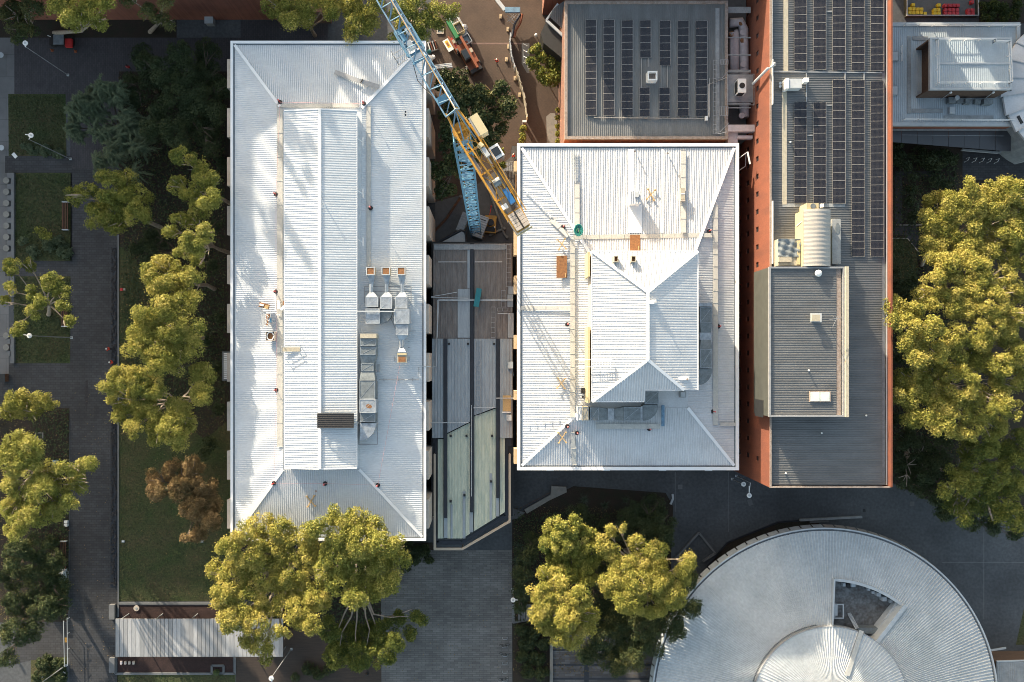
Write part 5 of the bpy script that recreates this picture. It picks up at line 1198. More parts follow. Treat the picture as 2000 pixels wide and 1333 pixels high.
mb = MB(); q = W(743, 606, 14.7); mb.prism([(q.x, q.y)] + [(q.x + 1.75 * math.cos(t), q.y - 1.95 * math.sin(t)) for t in np.linspace(0, math.pi / 2, 10)], 14.0, 14.7); mb.build('elbow', M['galv_dark'], dk)
mb = MB(); mb.bar(W(698, 608.5, 15.3), W(771, 609, 15.3), .16, .16); mb.build('cross_bar', M['pale_trim'], dk)
dtaper(dk, 655.6, 665, 775, 797, 780, 788, 13.9, 14.9, 14.6, 'galv'); mb = MB(); mb.tube(W(784, 665, 14.4), W(784, 679, 14.4), .32, n=12); mb.build('round_duct', M['galv'], dk)
dtaper(dk, 679, 688, 780, 788, 777, 793, 13.9, 14.6, 14.9, 'galv'); mb = MB(); mb.pbox(776, 794, 690, 709, 13.9, 14.8); hd = mb.build('intake_hood', M['cream2'], dk)
mb = MB(); mb.pbox(778, 792, 697, 707, 14.802, 14.83); mb.build('mesh', M['rust'], hd); mb = MB(); mb.pbox(776, 794, 690, 694, 14.802, 14.9); mb.build('hood_rim', M['cream'], hd)
for (p, q) in (((712, 560), (803, 560)), ((712, 570), (803, 570)), ((803, 560), (803, 592)), ((712, 560), (712, 592)), ((732, 528), (798, 528)), ((797, 647), (813, 647)), ((797, 668), (800, 668)), ((797, 679), (800, 679)), ((771, 697), (771, 706)), ((799, 697), (799, 706)), ((764, 623), (772, 642))):
    z = roofz(p[0]) + .15; mb = MB(); mb.bar(W(*p, z), W(*q, z), .09); mb.build('support_bar', M['steel'], dk)
dl = thing('long_ductwork', W(720, 760, 14), 'long weathered grey duct run beside the raised middle of the left roof', 'ductwork')
for (a, b, c_, d_, h, m) in ((703, 735, 652, 661, 1.9, 'cream2'), (703, 734, 661.5, 677, 1.7, 'galv_dark'), (703, 734, 677.5, 694, 1.6, 'galv_dark'), (705, 730, 710, 726, 1.35, 'galv_dark'), (702, 733, 743.5, 780, 1.5, 'galv_dark'), (702, 734, 780.5, 807, 1.7, 'galv'), (703, 733, 807.5, 825, 1.3, 'galv_dark')): dbox(dl, 'duct', a, b, c_, d_, 13.9, 14 + h, m, crossb=(h != 1.9))
dtaper(dl, 694.2, 710, 703, 735, 706, 730, 13.9, 15.5, 15.3, 'galv_dark'); dtaper(dl, 726, 743, 705, 730, 702, 733, 13.9, 15.3, 15.5, 'galv_dark')
mb = MB(); q = W(703, 827, 15.2); mb.prism([(q.x, q.y)] + [(q.x + 2.3 * math.cos(t), q.y - 2.5 * math.sin(t)) for t in np.linspace(0, math.pi / 2, 10)], 14.0, 15.2); mb.build('elbow', M['galv'], dl)
mb = MB(); x0, x1, y0, y1 = rect(700, 738, 745, 869, 14.1); frame_ring(mb, x0, x1, y0, y1, .12, 14.05, 14.2); mb.build('support_frame', M['steel'], dl)
mb = MB(); p = W(720, 794, 15.72); mb.add([(p.x + random.uniform(.25, .6) * math.cos(t), p.y + random.uniform(.2, .4) * math.sin(t), 15.712) for t in np.linspace(0, 2 * math.pi, 11, endpoint=False)], [tuple(range(11))]); mb.build('rust_stain', M['rust'], dl)
mb = MB(); mb.pbox(736, 741, 712, 727, 14, 14.6); mb.build('junction_box', M['grey_trim'], dl)
pr = thing('roof_conduit', W(780, 742, 13.6), 'thin grey conduit running from the long duct to the east parapet', 'conduit')
mb = MB(); mb.path([W(740, 742, 13.9), W(818, 742, 13.3), W(818, 717, 13.3)], .06); mb.build('pipe', M['steel'], pr); mb = MB(); mb.bar(W(818, 715, 13.3), W(842, 717, 12.9), .09); mb.build('bridge_pipe', M['pale_trim'], pr)
for px in (750, 778, 806): mb = MB(); mb.bar(W(px, 739, roofz(px) + .1), W(px, 745, roofz(px) + .1), .08); mb.build('bracket', M['steel'], pr)
# ductwork on the hip roof building
d2 = thing('south_ductwork', W(1200, 806, 13.6), 'blue grey duct run along the south wall of the raised plant room', 'ductwork')
def z2(v): return 13.1 + v
for (a, b, c_, d_, h, m) in ((1128, 1137, 795, 822, 1.35, 'white_paint'), (1137.5, 1150, 795, 822, 1.5, 'cream2'), (1152, 1170, 796, 822, 1.2, 'galv_dark'), (1187, 1200, 798, 821, 1.0, 'galv'), (1218, 1252, 795, 822, 1.3, 'galv_dark'), (1252.5, 1255, 794, 823, 1.4, 'galv'), (1259, 1287, 764, 790, 1.4, 'galv_dark')): dbox(d2, 'duct', a, b, c_, d_, 13.0, z2(h), m, crossb=(b - a > 6))
def dtaper_x(root, x0_, x1_, ya0, ya1, yb0, yb1, z0, z1a, z1b, m):
    mb = MB(); a = W(x0_, ya0, z1a); b = W(x0_, ya1, z1a); c_ = W(x1_, yb1, z1b); d_ = W(x1_, yb0, z1b)
    vs = [(p.x, p.y, z0) for p in (a, b, c_, d_)] + [tuple(p) for p in (a, b, c_, d_)]
    mb.add(vs, [(0, 3, 2, 1), (4, 5, 6, 7), (0, 1, 5, 4), (1, 2, 6, 5), (2, 3, 7, 6), (3, 0, 4, 7)]); return mb.build('taper', M[m], root)
dtaper_x(d2, 1170.2, 1186.8, 796, 822, 799, 820, 13.0, z2(1.2), z2(.9), 'galv_dark'); dtaper_x(d2, 1200.2, 1217.8, 799, 820, 796, 822, 13.0, z2(.9), z2(1.3), 'galv_dark')
q = W(1256, 791, z2(1.2)); mb = MB(); mb.prism([(q.x, q.y)] + [(q.x + 2.25 * math.cos(t), q.y - 2.35 * math.sin(t)) for t in np.linspace(0, math.pi / 2, 12)], 13.0, z2(1.2)); mb.build('elbow', M['galv_dark'], d2)
mb = MB(); mb.pbox(1292, 1298, 792, 833, 13.4, 13.6); mb.build('blue_channel', M['blue2'], d2)
d3 = thing('east_ductwork', W(1378, 660, 13.4), 'blue grey duct run along the east wall of the raised plant room', 'ductwork')
for (a, b, c_, d_, h, m) in ((1366, 1391, 592, 599, 1.6, 'galv'), (1367, 1391, 600, 631, 1.3, 'galv_dark'), (1367, 1389, 650, 664, 1.1, 'galv'), (1367, 1391, 682, 719, 1.3, 'galv_dark')): dbox(d3, 'duct', a, b, c_, d_, 12.6, 13 + h, m, crossb=h == 1.3)
dtaper(d3, 631.2, 649.8, 1367, 1391, 1369, 1389, 12.6, 14.3, 14.1, 'galv_dark'); dtaper(d3, 664.2, 681.8, 1369, 1389, 1367, 1391, 12.6, 14.1, 14.3, 'galv_dark')
q = W(1366, 720, 14.1); mb = MB(); mb.prism([(q.x, q.y)] + [(q.x + 1.9 * math.cos(t), q.y - 2.4 * math.sin(t)) for t in np.linspace(0, math.pi / 2, 12)], 12.6, 14.1); mb.build('elbow', M['galv_dark'], d3)

# ducts and plant between the solar building and the red wall
sy = thing('service_ducts', W(1445, 110, 8), 'pinkish white round ducts in the gap between grey roof and red wall', 'ductwork')
mb = MB(); mb.box(W(1422, 0, 8).x, X0 - .1, W(0, 272, 8).y, W(0, -200, 8).y, 0, 7.6); mb.build('plant_deck', M['concrete_d'], sy)
for (pts, r) in (([(1424, 46), (1446, 44), (1452, 58), (1454, 230)], .72), ([(1425, 72), (1434, 66), (1434, 150)], .75), ([(1438, 60), (1438, 92)], .35)):
    mb = MB(); mb.path([W(*p, 8.7) for p in pts], r, 12); mb.build('duct', M['duct_pink'], sy, smooth=True)
for (px, py) in ((1451, 64), (1452, 126), (1449, 226)):
    p = W(px, py, 9.45); mb = MB(); mb.disc((p.x, p.y, 9.3), .45, .18, 16); mb.build('fan', M['duct_pink'], sy)
for (px, py) in ((1449, 44), (1452, 78), (1430, 66)):
    p = W(px, py, 9.45); mb = MB(); mb.disc((p.x, p.y, 9.2), .42, .16, 12); mb.build('collar', M['rust'], sy)
for y_ in (20, 74, 108, 138, 141, 203, 211):
    mb = MB(); mb.bar(W(1421, y_, 10.4), W(1466, y_, 10.4), .16 if y_ != 20 else .9, .12); mb.build('tie_beam', M['grey_trim'], sy)
mb = MB(); mb.pbox(1422, 1472, 146, 200, 10.2, 10.3, 10.4); mb.build('platform', M['steel'], sy)
mb = MB(); x0, x1, y0, y1 = rect(1420, 1473, 145, 206, 11.2)
frame_ring(mb, x0, x1, y0, y1, .07, 11.2, 11.27); mb.build('platform_rail', M['grey_trim'], sy)
ac = thing('condenser_unit', W(1449, 172, 10.3), 'white air conditioning condenser with black fan on the grated platform by the red wall', 'air conditioner', rz=R(0))
mb = MB(); x0, x1, y0, y1 = rect(1441.5, 1457.5, 154, 181, 12.0); mb.box(x0, x1, y0, y1, 10.4, 12.0); mb.build('casing', M['white_paint'], ac)
mb = MB(); mb.disc(((x0 + x1) / 2, (y0 + y1) / 2, 12.001), .42, .06, 18); mb.build('fan', M['black'], ac)
mb = MB(); mb.box(x0 - .03, x0 - .002, y0 + .15, y1 - .15, 10.6, 11.8); mb.box(x0 + .15, x1 - .15, y0 - .03, y0 - .002, 10.6, 11.8); mb.build('grille', M['dark'], ac)
fb = thing('link_bridge', W(1445, 250, 9), 'pale roofed link bridge meeting the red wall north of the hip roof corner', 'bridge')
mb = MB(); mb.pbox(1422, 1476, 244, 257, 10.0, 11.0); mb.build('roof', M['duct_pink'], fb); mb = MB(); mb.pbox(1441, 1470, 265, 271, 9.8, 10.6); mb.pbox(1422, 1441, 257.2, 285, 9, 10.3); mb.build('parapet', M['duct_pink'], fb); mb = MB(); mb.pbox(1474, 1480, 250, 262, 10.0, 11.0); mb.build('red_box', M['red_wall'], fb)
gl = thing('safety_ladder', W(1396, 190, ZG), 'long grey safety ladder along the east edge of the smaller grey roof', 'ladder')
lad(gl, 1393, 1400, 118, 262, 16, ZG + .1)
rl = thing('access_cage', W(1412, 125, ZG), 'tangled pale access cage with steps beside the grey roof east edge, northern one', 'ladder', 'roof access cages')
lad(rl, 1407, 1422, 117, 126, 5, ZG + .5, True); mb = MB(); mb.path([W(1386, 230, ZG), W(1386, 153, ZG), W(1410, 153, ZG), W(1422, 140, ZG)], .06); mb.build('pipe', M['steel'], rl)
rl = thing('access_cage', W(1412, 218, ZG), 'tangled pale access cage with steps beside the grey roof east edge, southern one', 'ladder', 'roof access cages')
lad(rl, 1406, 1422, 208, 226, 5, ZG + .5, True); mb = MB(); mb.bar(W(1406, 258, ZG + .5), W(1424, 240, ZG + .5), .08); mb.bar(W(1402, 262, ZG + .5), W(1420, 258, ZG + .5), .08); mb.build('pipe', M['steel'], rl)
rv = thing('roof_vent', W(1274, 148, ZG), 'small square pale roof vent open at the top between short solar rows', 'vent')
x0, x1, y0, y1 = rect(1265, 1284, 139, 157, 12); mb = MB(); frame_ring(mb, x0, x1, y0, y1, .2, ZG - .3, 12); mb.build('casing', M['white_paint'], rv); mb = MB(); mb.box(x0 + .2, x1 - .2, y0 + .2, y1 - .2, ZG - .2, 11.4); mb.build('fan', M['rust_trim'], rv)
for (a, b, c_, d_) in ((1253, 1253, 115, 172), (1266, 1266, 115, 131), (1291, 1291, 129, 172), (1304, 1304, 129, 172)):
    pass
cd = thing('roof_conduit', W(1260, 232, ZG), 'long conduit running under the solar rows on the smaller grey roof', 'conduit')
mb = MB(); mb.path([W(1160, 230, ZG - .1), W(1376, 232, ZG - .1), W(1384, 228, ZG - .1), W(1384, 165, ZG - .1), W(1420, 152, ZG)], .07); mb.build('pipe', M['alu'], cd); mb = MB(); mb.pbox(1378, 1383, 227, 235, ZG - .2, ZG + .3); mb.build('junction_box', M['white_paint'], cd)
for (a, c_, d_) in ((1253, 115, 172), (1266, 115, 131), (1291, 129, 172), (1304, 129, 172)): mb = MB(); mb.bar(W(a, c_, ZG - .1), W(a, d_, ZG - .1), .09); mb.build('cable_tray', M['alu'], cd)

# ------------------------------------------------------------------ rooftop small things
def cross_master():
    t = thing('timber_cross', (0, 0, 0), '', 'timber stand', 'timber crosses on the white roofs')
    mb = MB(); mb.bar((-.55, -.75, .12), (.55, .75, .12), .13, .1); mb.build('beam', M['timber'], t, local=True)
    mb = MB(); mb.bar((-.55, .75, .23), (.55, -.75, .23), .13, .1); mb.build('beam', M['timber'], t, local=True)
    mb = MB()
    for s in (-1, 1):
        for q in (-1, 1): mb.box(s * .55 - .14, s * .55 + .14, q * .75 - .08, q * .75 + .08, 0, .3)
    mb.build('foot', M['timber'], t, local=True); return t
cm = cross_master()
for i, (px, py, z, lab) in enumerate(((1271, 381, 12.5, 'yellow timber X stand near the white box on the north slope'), (1097, 478, 12.9, 'yellow timber X stand near the brown sheet on the west slope'), (1096, 749, 12.7, 'yellow timber X stand on the west slope beside the plant room'), (1098, 855, 12.7, 'yellow timber X stand near the south west corner of the hip roof'), (608, 979, 13.4, 'yellow timber X stand on the southern slope of the left roof'))):
    o = cm if i == 0 else dup(cm, (0, 0, 0)); p = W(px, py, z); o.location = p; o['label'] = lab; o.rotation_euler = (0, 0, R(random.uniform(-8, 8)))
def anchor_master():
    t = thing('roof_anchor', (0, 0, 0), '', 'roof anchor', 'red and black roof anchor posts')
    mb = MB(); mb.tube((0, 0, 0), (0, 0, .12), .34, .30, n=14); mb.build('base', M['black'], t, local=True)
    mb = MB(); mb.tube((0, 0, .12), (.02, 0, .95), .06, n=7); mb.build('post', M['red'], t, local=True)
    mb = MB(); mb.ball((.02, 0, 1.02), .13); mb.build('cap', mat('pink_cap', (.7, .2, .2), .5), t, local=True); return t
am = anchor_master()
anch = [(547, 200, zi, 'at the north west corner of the raised middle of the left roof'), (711, 203, zi, 'at the north east corner of the raised middle of the left roof'), (539, 380, zi, 'west of the raised middle of the left roof, northern one'), (724, 407, zi, 'east of the raised middle of the left roof'), (539, 570, zi, 'just north of the loose items on the left roof'), (540, 762, zi, 'west of the raised middle of the left roof, southern one'), (535, 944, zi - .1, 'at the south west hip of the left roof'), (635, 945, zi - .1, 'on the middle of the south slope of the left roof'), (738, 948, zi - .2, 'at the south east hip of the left roof'),
        (1100, 444, 12.6, 'at the bend of the west stepping brackets on the hip roof'), (1385, 452, 12.6, 'at the east end of the north walkway on the hip roof'), (1108, 634, 12.8, 'on the west slope of the hip roof'), (1403, 638, 12.3, 'on the east slope beside the east ductwork'), (1108, 833, 12.8, 'brightly lit at the south west hip of the hip roof'), (1127, 846, 12.7, 'just south of the white duct end on the hip roof'), (1268, 838, 12.7, 'south of the curved duct elbow on the hip roof'), (1393, 804, 12.3, 'on the shaded south east part of the hip roof')]
for i, (px, py, z, lab) in enumerate(anch):
    o = am if i == 0 else dup(am, (0, 0, 0)); o.location = W(px, py, z + .06); o['label'] = 'roof anchor ' + lab; o.rotation_euler = (0, 0, random.uniform(0, 6))
def simple(name, label, cat, parts, loc, group=None):
    t = thing(name, loc, label, cat, group)
    for nm, m, fn in parts: mb = MB(); fn(mb); mb.build(nm, M[m], t)
    return t
z = 14.2
simple('timber_bundle', 'brown cardboard and timber bundle north of the trolley on the left roof', 'bundle', [('crate', 'rust', lambda mb: mb.bar(W(507, 595, z), W(525, 600, z), .7, .5)), ('white_pack', 'white_paint', lambda mb: mb.bar(W(507, 595, z + .3), W(515, 597, z + .3), .3, .12)), ('lid', 'timber', lambda mb: mb.bar(W(517, 599, z + .3), W(524, 601, z + .3), .5, .06))], W(517, 597, 13.7))
simple('roof_trolley', 'pale blue framed trolley with blue box on the left roof', 'trolley', [('bed', 'pale_trim', lambda mb: mb.bar(W(513, 638, z), W(517, 609, z), .35, .1)), ('side_rail', 'pale_trim', lambda mb: [mb.bar(W(509, 640, z + .3), W(512, 606, z + .3), .07), mb.bar(W(519, 636, z + .5), W(524, 612, z + .5), .07), mb.bar(W(524, 636, z + .5), W(529, 614, z + .5), .07)]), ('brace', 'white_paint', lambda mb: [mb.bar(W(518, 622 + d, z + .6), W(526, 628 + d, z + .6), .06) for d in (-8, 0, 7)]), ('load', 'rust', lambda mb: mb.bar(W(522, 636, z + .2), W(524, 614, z + .2), .45, .3)), ('blue_box', 'motor', lambda mb: mb.pbox(524.5, 528.5, 622, 630, z, z + .5))] if False else [('bed', 'pale_trim', lambda mb: mb.bar(W(513, 638, z), W(517, 609, z), .35, .1)), ('side_rail', 'pale_trim', lambda mb: [mb.bar(W(509, 640, z + .3), W(512, 606, z + .3), .07), mb.bar(W(519, 636, z + .5), W(524, 612, z + .5), .07), mb.bar(W(524, 636, z + .5), W(529, 614, z + .5), .07)]), ('brace', 'white_paint', lambda mb: [mb.bar(W(518, 622 + d, z + .6), W(526, 628 + d, z + .6), .06) for d in (-8, 0, 7)]), ('load', 'rust', lambda mb: mb.bar(W(522, 636, z + .2), W(524, 614, z + .2), .45, .3)), ('blue_box', 'blue', lambda mb: mb.pbox(524.5, 528.5, 622, 630, z, z + .5))], W(519, 625, 13.7))
simple('hose_crate', 'open crate holding a coiled pale hose on the left roof', 'crate', [('crate', 'beige', lambda mb: (mb.pbox(519, 537, 648, 666, z - .3, z - .2), frame_ring(mb, *rect(519, 537, 648, 666, z + .2), .08, z - .2, z + .25))), ('inner', 'rust', lambda mb: mb.pbox(521, 535, 650, 664, z - .19, z - .05)), ('hose', 'white_paint', lambda mb: mb.path([W(528 + 6.5 * math.cos(t), 657 + 8 * math.sin(t), z + .12) for t in np.linspace(0, 6.1, 16)], .09))], W(528, 657, 13.8))
simple('white_board', 'long white board leaning by the western walkway of the left roof', 'board', [('board', 'white_paint', lambda mb: mb.bar(W(537.5, 575, z + .2), W(539.5, 606, z + .2), .16, .3)), ('foot', 'white_paint', lambda mb: mb.bar(W(536, 606, z), W(542, 606, z), .1))], W(538, 590, 13.9))
simple('sheet_stack', 'small white sheets and bag piled on the western walkway of the left roof', 'pile', [('sheet', 'white_paint', lambda mb: mb.bar(W(544, 587, z + .25), W(545, 604, z + .25), .42, .25)), ('bag', 'white_paint', lambda mb: mb.bar(W(549, 606, z + .3), W(555, 598, z + .3), .35, .2)), ('block', 'rust', lambda mb: mb.pbox(552, 554.5, 588, 596, z, z + .4)), ('cup', 'white_paint', lambda mb: mb.pbox(542, 547, 614, 616.5, z, z + .2))], W(548, 597, 14))
simple('step_platform', 'aluminium step bridge over the western edge of the raised middle', 'steps', [('rail', 'pale_trim', lambda mb: [mb.bar(W(549, 677 + d, 16.0), W(588, 677 + d, 16.0), .07) for d in (0, 11)]), ('deck', 'cream2', lambda mb: mb.pbox(552, 586, 679, 687, 15.55, 15.62)), ('post', 'pale_trim', lambda mb: [mb.bar(W(px, py, 15.4), W(px, py, 16.1), .07) for px in (552, 586) for py in (674, 691)]), ('lower_deck', 'grey_trim', lambda mb: mb.pbox(541, 550, 679, 689, 14.2, 14.3))], W(566, 683, 15))
simple('dark_awning', 'dark ribbed awning over the ridge of the left roof', 'awning', [('sheet', 'dark_sheet', lambda mb: ribbed(mb, [W(620, 808, 16.7), W(691, 808, 16.5), W(691, 836, 16.5), W(620, 836, 16.7)], (1, 0), .28, .07)), ('edge', 'gutter', lambda mb: [mb.bar(W(620, 836, 16.5), W(691, 836, 16.4), .1), mb.bar(W(620, 808, 16.5), W(691, 808, 16.4), .1), mb.bar(W(620, 808, 16.5), W(620, 836, 16.4), .1)]), ('bracket', 'steel', lambda mb: mb.bar(W(690, 830, 16.2), W(701, 826, 15.5), .08)), ('upstand', 'dark_clad', lambda mb: mb.pbox(622, 689, 810, 834, 15.5, 16.2, 16.4))], W(655, 822, 16))
simple('aluminium_plank', 'long grey plank lying askew on the north slope of the left roof', 'plank', [('plank', 'steel', lambda mb: mb.bar(W(654, 141, 13.6), W(697, 157, 13.8), .62, .1)), ('plank', 'steel', lambda mb: mb.bar(W(697, 157, 13.92), W(740, 170, 13.92), .62, .1)), ('strap', 'black', lambda mb: mb.bar(W(704, 162, 14.05), W(709, 155, 14.05), .12, .06))], W(697, 155, 13.5))
simple('double_vent_pipe', 'pair of small black vent pipes on the north east slope of the left roof', 'vent pipe', [('pipe', 'black', lambda mb: mb.tube(W(792, 219, 13.3), W(792, 219, 13.8), .14)), ('cap', 'black', lambda mb: mb.tube(W(792, 225, 13.3), W(792, 225, 13.8), .14))], W(792, 222, 13.4))
simple('vent_pipe', 'small white capped vent pipe on the ridge of the raised middle of the left roof', 'vent pipe', [('pipe', 'white_paint', lambda mb: mb.tube(W(635, 402, 15.8), W(635, 402, 16.5), .1)), ('cap', 'white_paint', lambda mb: mb.tube(W(635, 402, 16.5), W(635, 402, 16.6), .2))], W(635, 402, 15.8))
for (px, py, zz_, lab) in ((1240, 296, 12.1, 'western slim vent pipe near the north parapet of the hip roof'), (1304, 300, 12.1, 'eastern slim vent pipe near the north parapet of the hip roof'), (617, 960, 13.4, 'short vent pipe north of the timber X on the left roof'), (704, 992, 13.2, 'small dark vent pipe on the south east slope of the left roof')):
    simple('vent_pipe', lab, 'vent pipe', [('pipe', 'galv', lambda mb: mb.tube(W(px, py, zz_), W(px, py, zz_ + .75), .09)), ('cap', 'rust_trim', lambda mb: mb.tube(W(px, py, zz_ + .75), W(px, py, zz_ + .9), .17))], W(px, py, zz_))
simple('roof_box', 'white ribbed square box with a small lid on the north slope of the hip roof', 'roof box', [('casing', 'white_trim', lambda mb: mb.pbox(1232, 1251, 374, 398, 12.4, 14.2)), ('ribbed_top', 'roof_warm', lambda mb: ribbed(mb, [W(1231.5, 373, 14.25), W(1251.5, 373, 14.25), W(1251.5, 398.5, 14.25), W(1231.5, 398.5, 14.25)], (0, 1), .36, .07)), ('lid', 'pale_trim', lambda mb: mb.pbox(1240, 1248, 376, 385, 14.33, 14.5))], W(1241, 386, 12.6))
simple('roof_box', 'slim cream box on the north east walkway of the hip roof', 'roof box', [('casing', 'cream2', lambda mb: mb.pbox(1330, 1338, 368, 390, 12.6, 13.3)), ('lid', 'beige', lambda mb: mb.pbox(1329.5, 1338.5, 390.5, 393, 12.9, 13.35)), ('strap', 'white_paint', lambda mb: mb.pbox(1330, 1338, 378, 380, 13.302, 13.33))], W(1334, 380, 12.6))
for (a, b, c_, d_, zz_, lab) in ((1230.5, 1250.5, 459, 490, 13.3, 'brown plywood sheet lying just north of the plant room'), (1087, 1107.5, 500, 543, 12.6, 'dark brown plywood sheet lying on the west slope of the hip roof')):
    simple('plywood_sheet', lab, 'plywood sheet', [('sheet', 'rust', lambda mb: mb.pbox(a, b, c_, d_, zz_ + .25, zz_ + .33)), ('batten', 'timber', lambda mb: mb.pbox(b - 3.5, b - 2, d_ - 9, d_ - 1, zz_ + .332, zz_ + .4))], W((a + b) / 2, (c_ + d_) / 2, zz_))
simple('hose_coil', 'coiled dark green hose at the north west hip of the hip roof', 'hose', [('coil', 'tealhose', lambda mb: [mb.path([W(1130 + (3 + 5 * k / 3) * math.cos(t) + random.uniform(-.5, .5), 450 + (5 + 6 * k / 3) * math.sin(t), 13.5 + .06 * k) for t in np.linspace(0, 6.28, 18)], .10, 6) for k in range(4)]), ('loose_end', 'green', lambda mb: mb.path([W(1123, 458, 13.6), W(1128, 446, 13.7), W(1133, 454, 13.7), W(1130, 461, 13.6)], .07))], W(1130, 450, 13.4))
for i, (px, lab) in enumerate(((1203.5, 'western brown topped square vent on the plant room north slope'), (1237.5, 'eastern brown topped square vent on the plant room north slope'))):
    x0, x1, y0, y1 = rect(px - 4.5, px + 4.5, 500, 512, 19.2)
    simple('roof_vent', lab, 'vent', [('casing', 'cream2', lambda mb: frame_ring(mb, x0, x1, y0, y1, .1, 17.9, 19.2)), ('damper', 'rust', lambda mb: mb.box(x0 + .1, x1 - .1, y0 + .1, y1 - .1, 17.9, 18.8))], W(px, 506, 17.2), 'plant room vents')
simple('step_platform', 'white tubular step bridge over the west edge of the plant room', 'steps', [('rail', 'white_paint', lambda mb: [mb.bar(W(1124, 703 + d, 18.3), W(1196, 703 + d, 19.2), .07) for d in (0, 14)]), ('rung', 'white_paint', lambda mb: [mb.bar(W(1160 + i * 5.5, 703, 18.8 + i * .06), W(1160 + i * 5.5, 717, 18.8 + i * .06), .07) for i in range(7)]), ('end_frame', 'white_paint', lambda mb: [mb.bar(W(1193, 700, 19.0), W(1193, 722, 19.0), .1), mb.bar(W(1160, 702, 18.6), W(1160, 722, 18.6), .08)])], W(1160, 710, 16))
simple('black_roof_unit', 'small black unit west of the plant room', 'roof unit', [('casing', 'black', lambda mb: mb.pbox(1136, 1142.5, 758, 769, 13.2, 14.2)), ('foot', 'white_paint', lambda mb: mb.pbox(1138, 1141, 770, 773, 13.2, 13.8)), ('motor', 'black', lambda mb: mb.tube(W(1138, 776, 13.2), W(1138, 776, 13.7), .17))], W(1139, 765, 13.2))
simple('roof_box', 'small white box with dark cap at the south east of the plant room roof', 'roof box', [('casing', 'white_trim', lambda mb: mb.pbox(1322, 1346, 737, 743, 18.1, 18.6)), ('cap', 'rust_trim', lambda mb: mb.disc(tuple(W(1342, 741, 18.55)), .14, .3))], W(1334, 740, 17.3))
simple('roof_box', 'small flat white box near the ridge of the plant room roof', 'roof box', [('casing', 'white_trim', lambda mb: mb.pbox(1268, 1282, 587, 594, 19.4, 19.95)), ('cap', 'pale_trim', lambda mb: mb.disc(tuple(W(1279, 591, 19.94)), .14, .3))], W(1275, 590, 19))
simple('roof_box', 'grey square cap south of the plant room, by its east corner', 'roof box', [('casing', 'grey_trim', lambda mb: mb.pbox(1329, 1340, 765, 777, 13.1, 13.9)), ('top', 'pale_trim', lambda mb: mb.pbox(1330.5, 1338.5, 766.5, 775.5, 13.902, 13.96))], W(1334, 771, 13))
for i, y_ in enumerate((277, 378, 473)):
    simple('wall_bracket', ('northern', 'middle', 'southern')[i] + ' white T shaped bracket on the east side of the raised middle', 'bracket', [('arm', 'white_paint', lambda mb: mb.bar(W(698, y_ - 6, 15), W(708, y_ + 1, 14.6), .1)), ('bar', 'white_paint', lambda mb: mb.bar(W(709, y_ - 9, 14.6), W(709, y_ + 8, 14.6), .14))], W(703, y_, 14), 'white brackets')
# red building roof bits
simple('roof_air_unit', 'pale roof air unit lying along the walkway of the red walled building', 'air unit', [('casing', 'pale_trim', lambda mb: mb.pbox(1537, 1566, 154, 172, zf + .3, zf + 1.5)), ('end_cap', 'white_paint', lambda mb: mb.pbox(1535.5, 1541, 153, 173, zf + .3, zf + 1.6)), ('box', 'white_paint', lambda mb: mb.pbox(1571, 1580, 152, 160, zf + .3, zf + 1.1)), ('pipe', 'galv', lambda mb: [mb.tube(W(1524, 165 + d, zf + .2), W(1524, 165 + d, zf + 1.2), .2) for d in (-2, 4)])], W(1553, 163, zf))
simple('roof_dome_vent', 'white rounded dome vent at the north of the dark raised box', 'vent', [('dome', 'white_paint', lambda mb: mb.ball(tuple(W(1598.5, 534, zb + .1)), .50, 12, 6, .7)), ('base', 'pale_trim', lambda mb: mb.pbox(1594, 1603, 530, 539, zb - .38, zb - .1))], W(1598, 534, zb - .4))
simple('roof_cowl', 'small beige square cowl in the middle of the dark raised box roof', 'cowl', [('cap', 'cream2', lambda mb: mb.pbox(1586, 1602, 615, 628, zb + .4, zb + .6)), ('neck', 'grey_trim', lambda mb: mb.pbox(1588, 1600, 617, 626, zb - .38, zb + .39)), ('flashing', 'pale_trim', lambda mb: mb.pbox(1583, 1605, 612, 630, zb - .36, zb - .32))], W(1594, 621, zb - .4))
simple('tv_aerial', 'thin roof aerial near the east side of the dark raised box', 'aerial', [('mast', 'steel', lambda mb: mb.tube(W(1622, 641, zb - .4), W(1622, 641, zb + 1.5), .04)), ('boom', 'steel', lambda mb: [mb.bar(W(1619, 625, zb + 1.2), W(1645, 621, zb + 1.2), .06), mb.bar(W(1626, 640, zb + 1.2), W(1636, 618, zb + 1.2), .04)]), ('element', 'steel', lambda mb: [mb.bar(W(1628 + i * 5, 618, zb + 1.2), W(1630 + i * 5, 627, zb + 1.2), .03) for i in range(3)])], W(1622, 641, zb - .4))
for (px, py, zz_, lab) in ((1579, 724, zb - .4, 'tiny vent stub south of the beige cowl'), (1691, 812, zf, 'tiny pale vent stub on the long roof east of the skylights'), (1604, 846, zf, 'small dark vent stub just south of the dark raised box'), (1534, 925, zf, 'white tipped vent stub near the south west corner of the long roof'), (1543, 278, zf, 'tiny white vent stub beside the cream walkway')):
    simple('vent_stub', lab, 'vent', [('pipe', 'galv_dark', lambda mb: mb.tube(W(px, py, zz_), W(px, py, zz_ + .5), .12)), ('cap', 'white_paint', lambda mb: mb.ball(tuple(W(px + 1, py, zz_ + .55)), .14))], W(px, py, zz_))
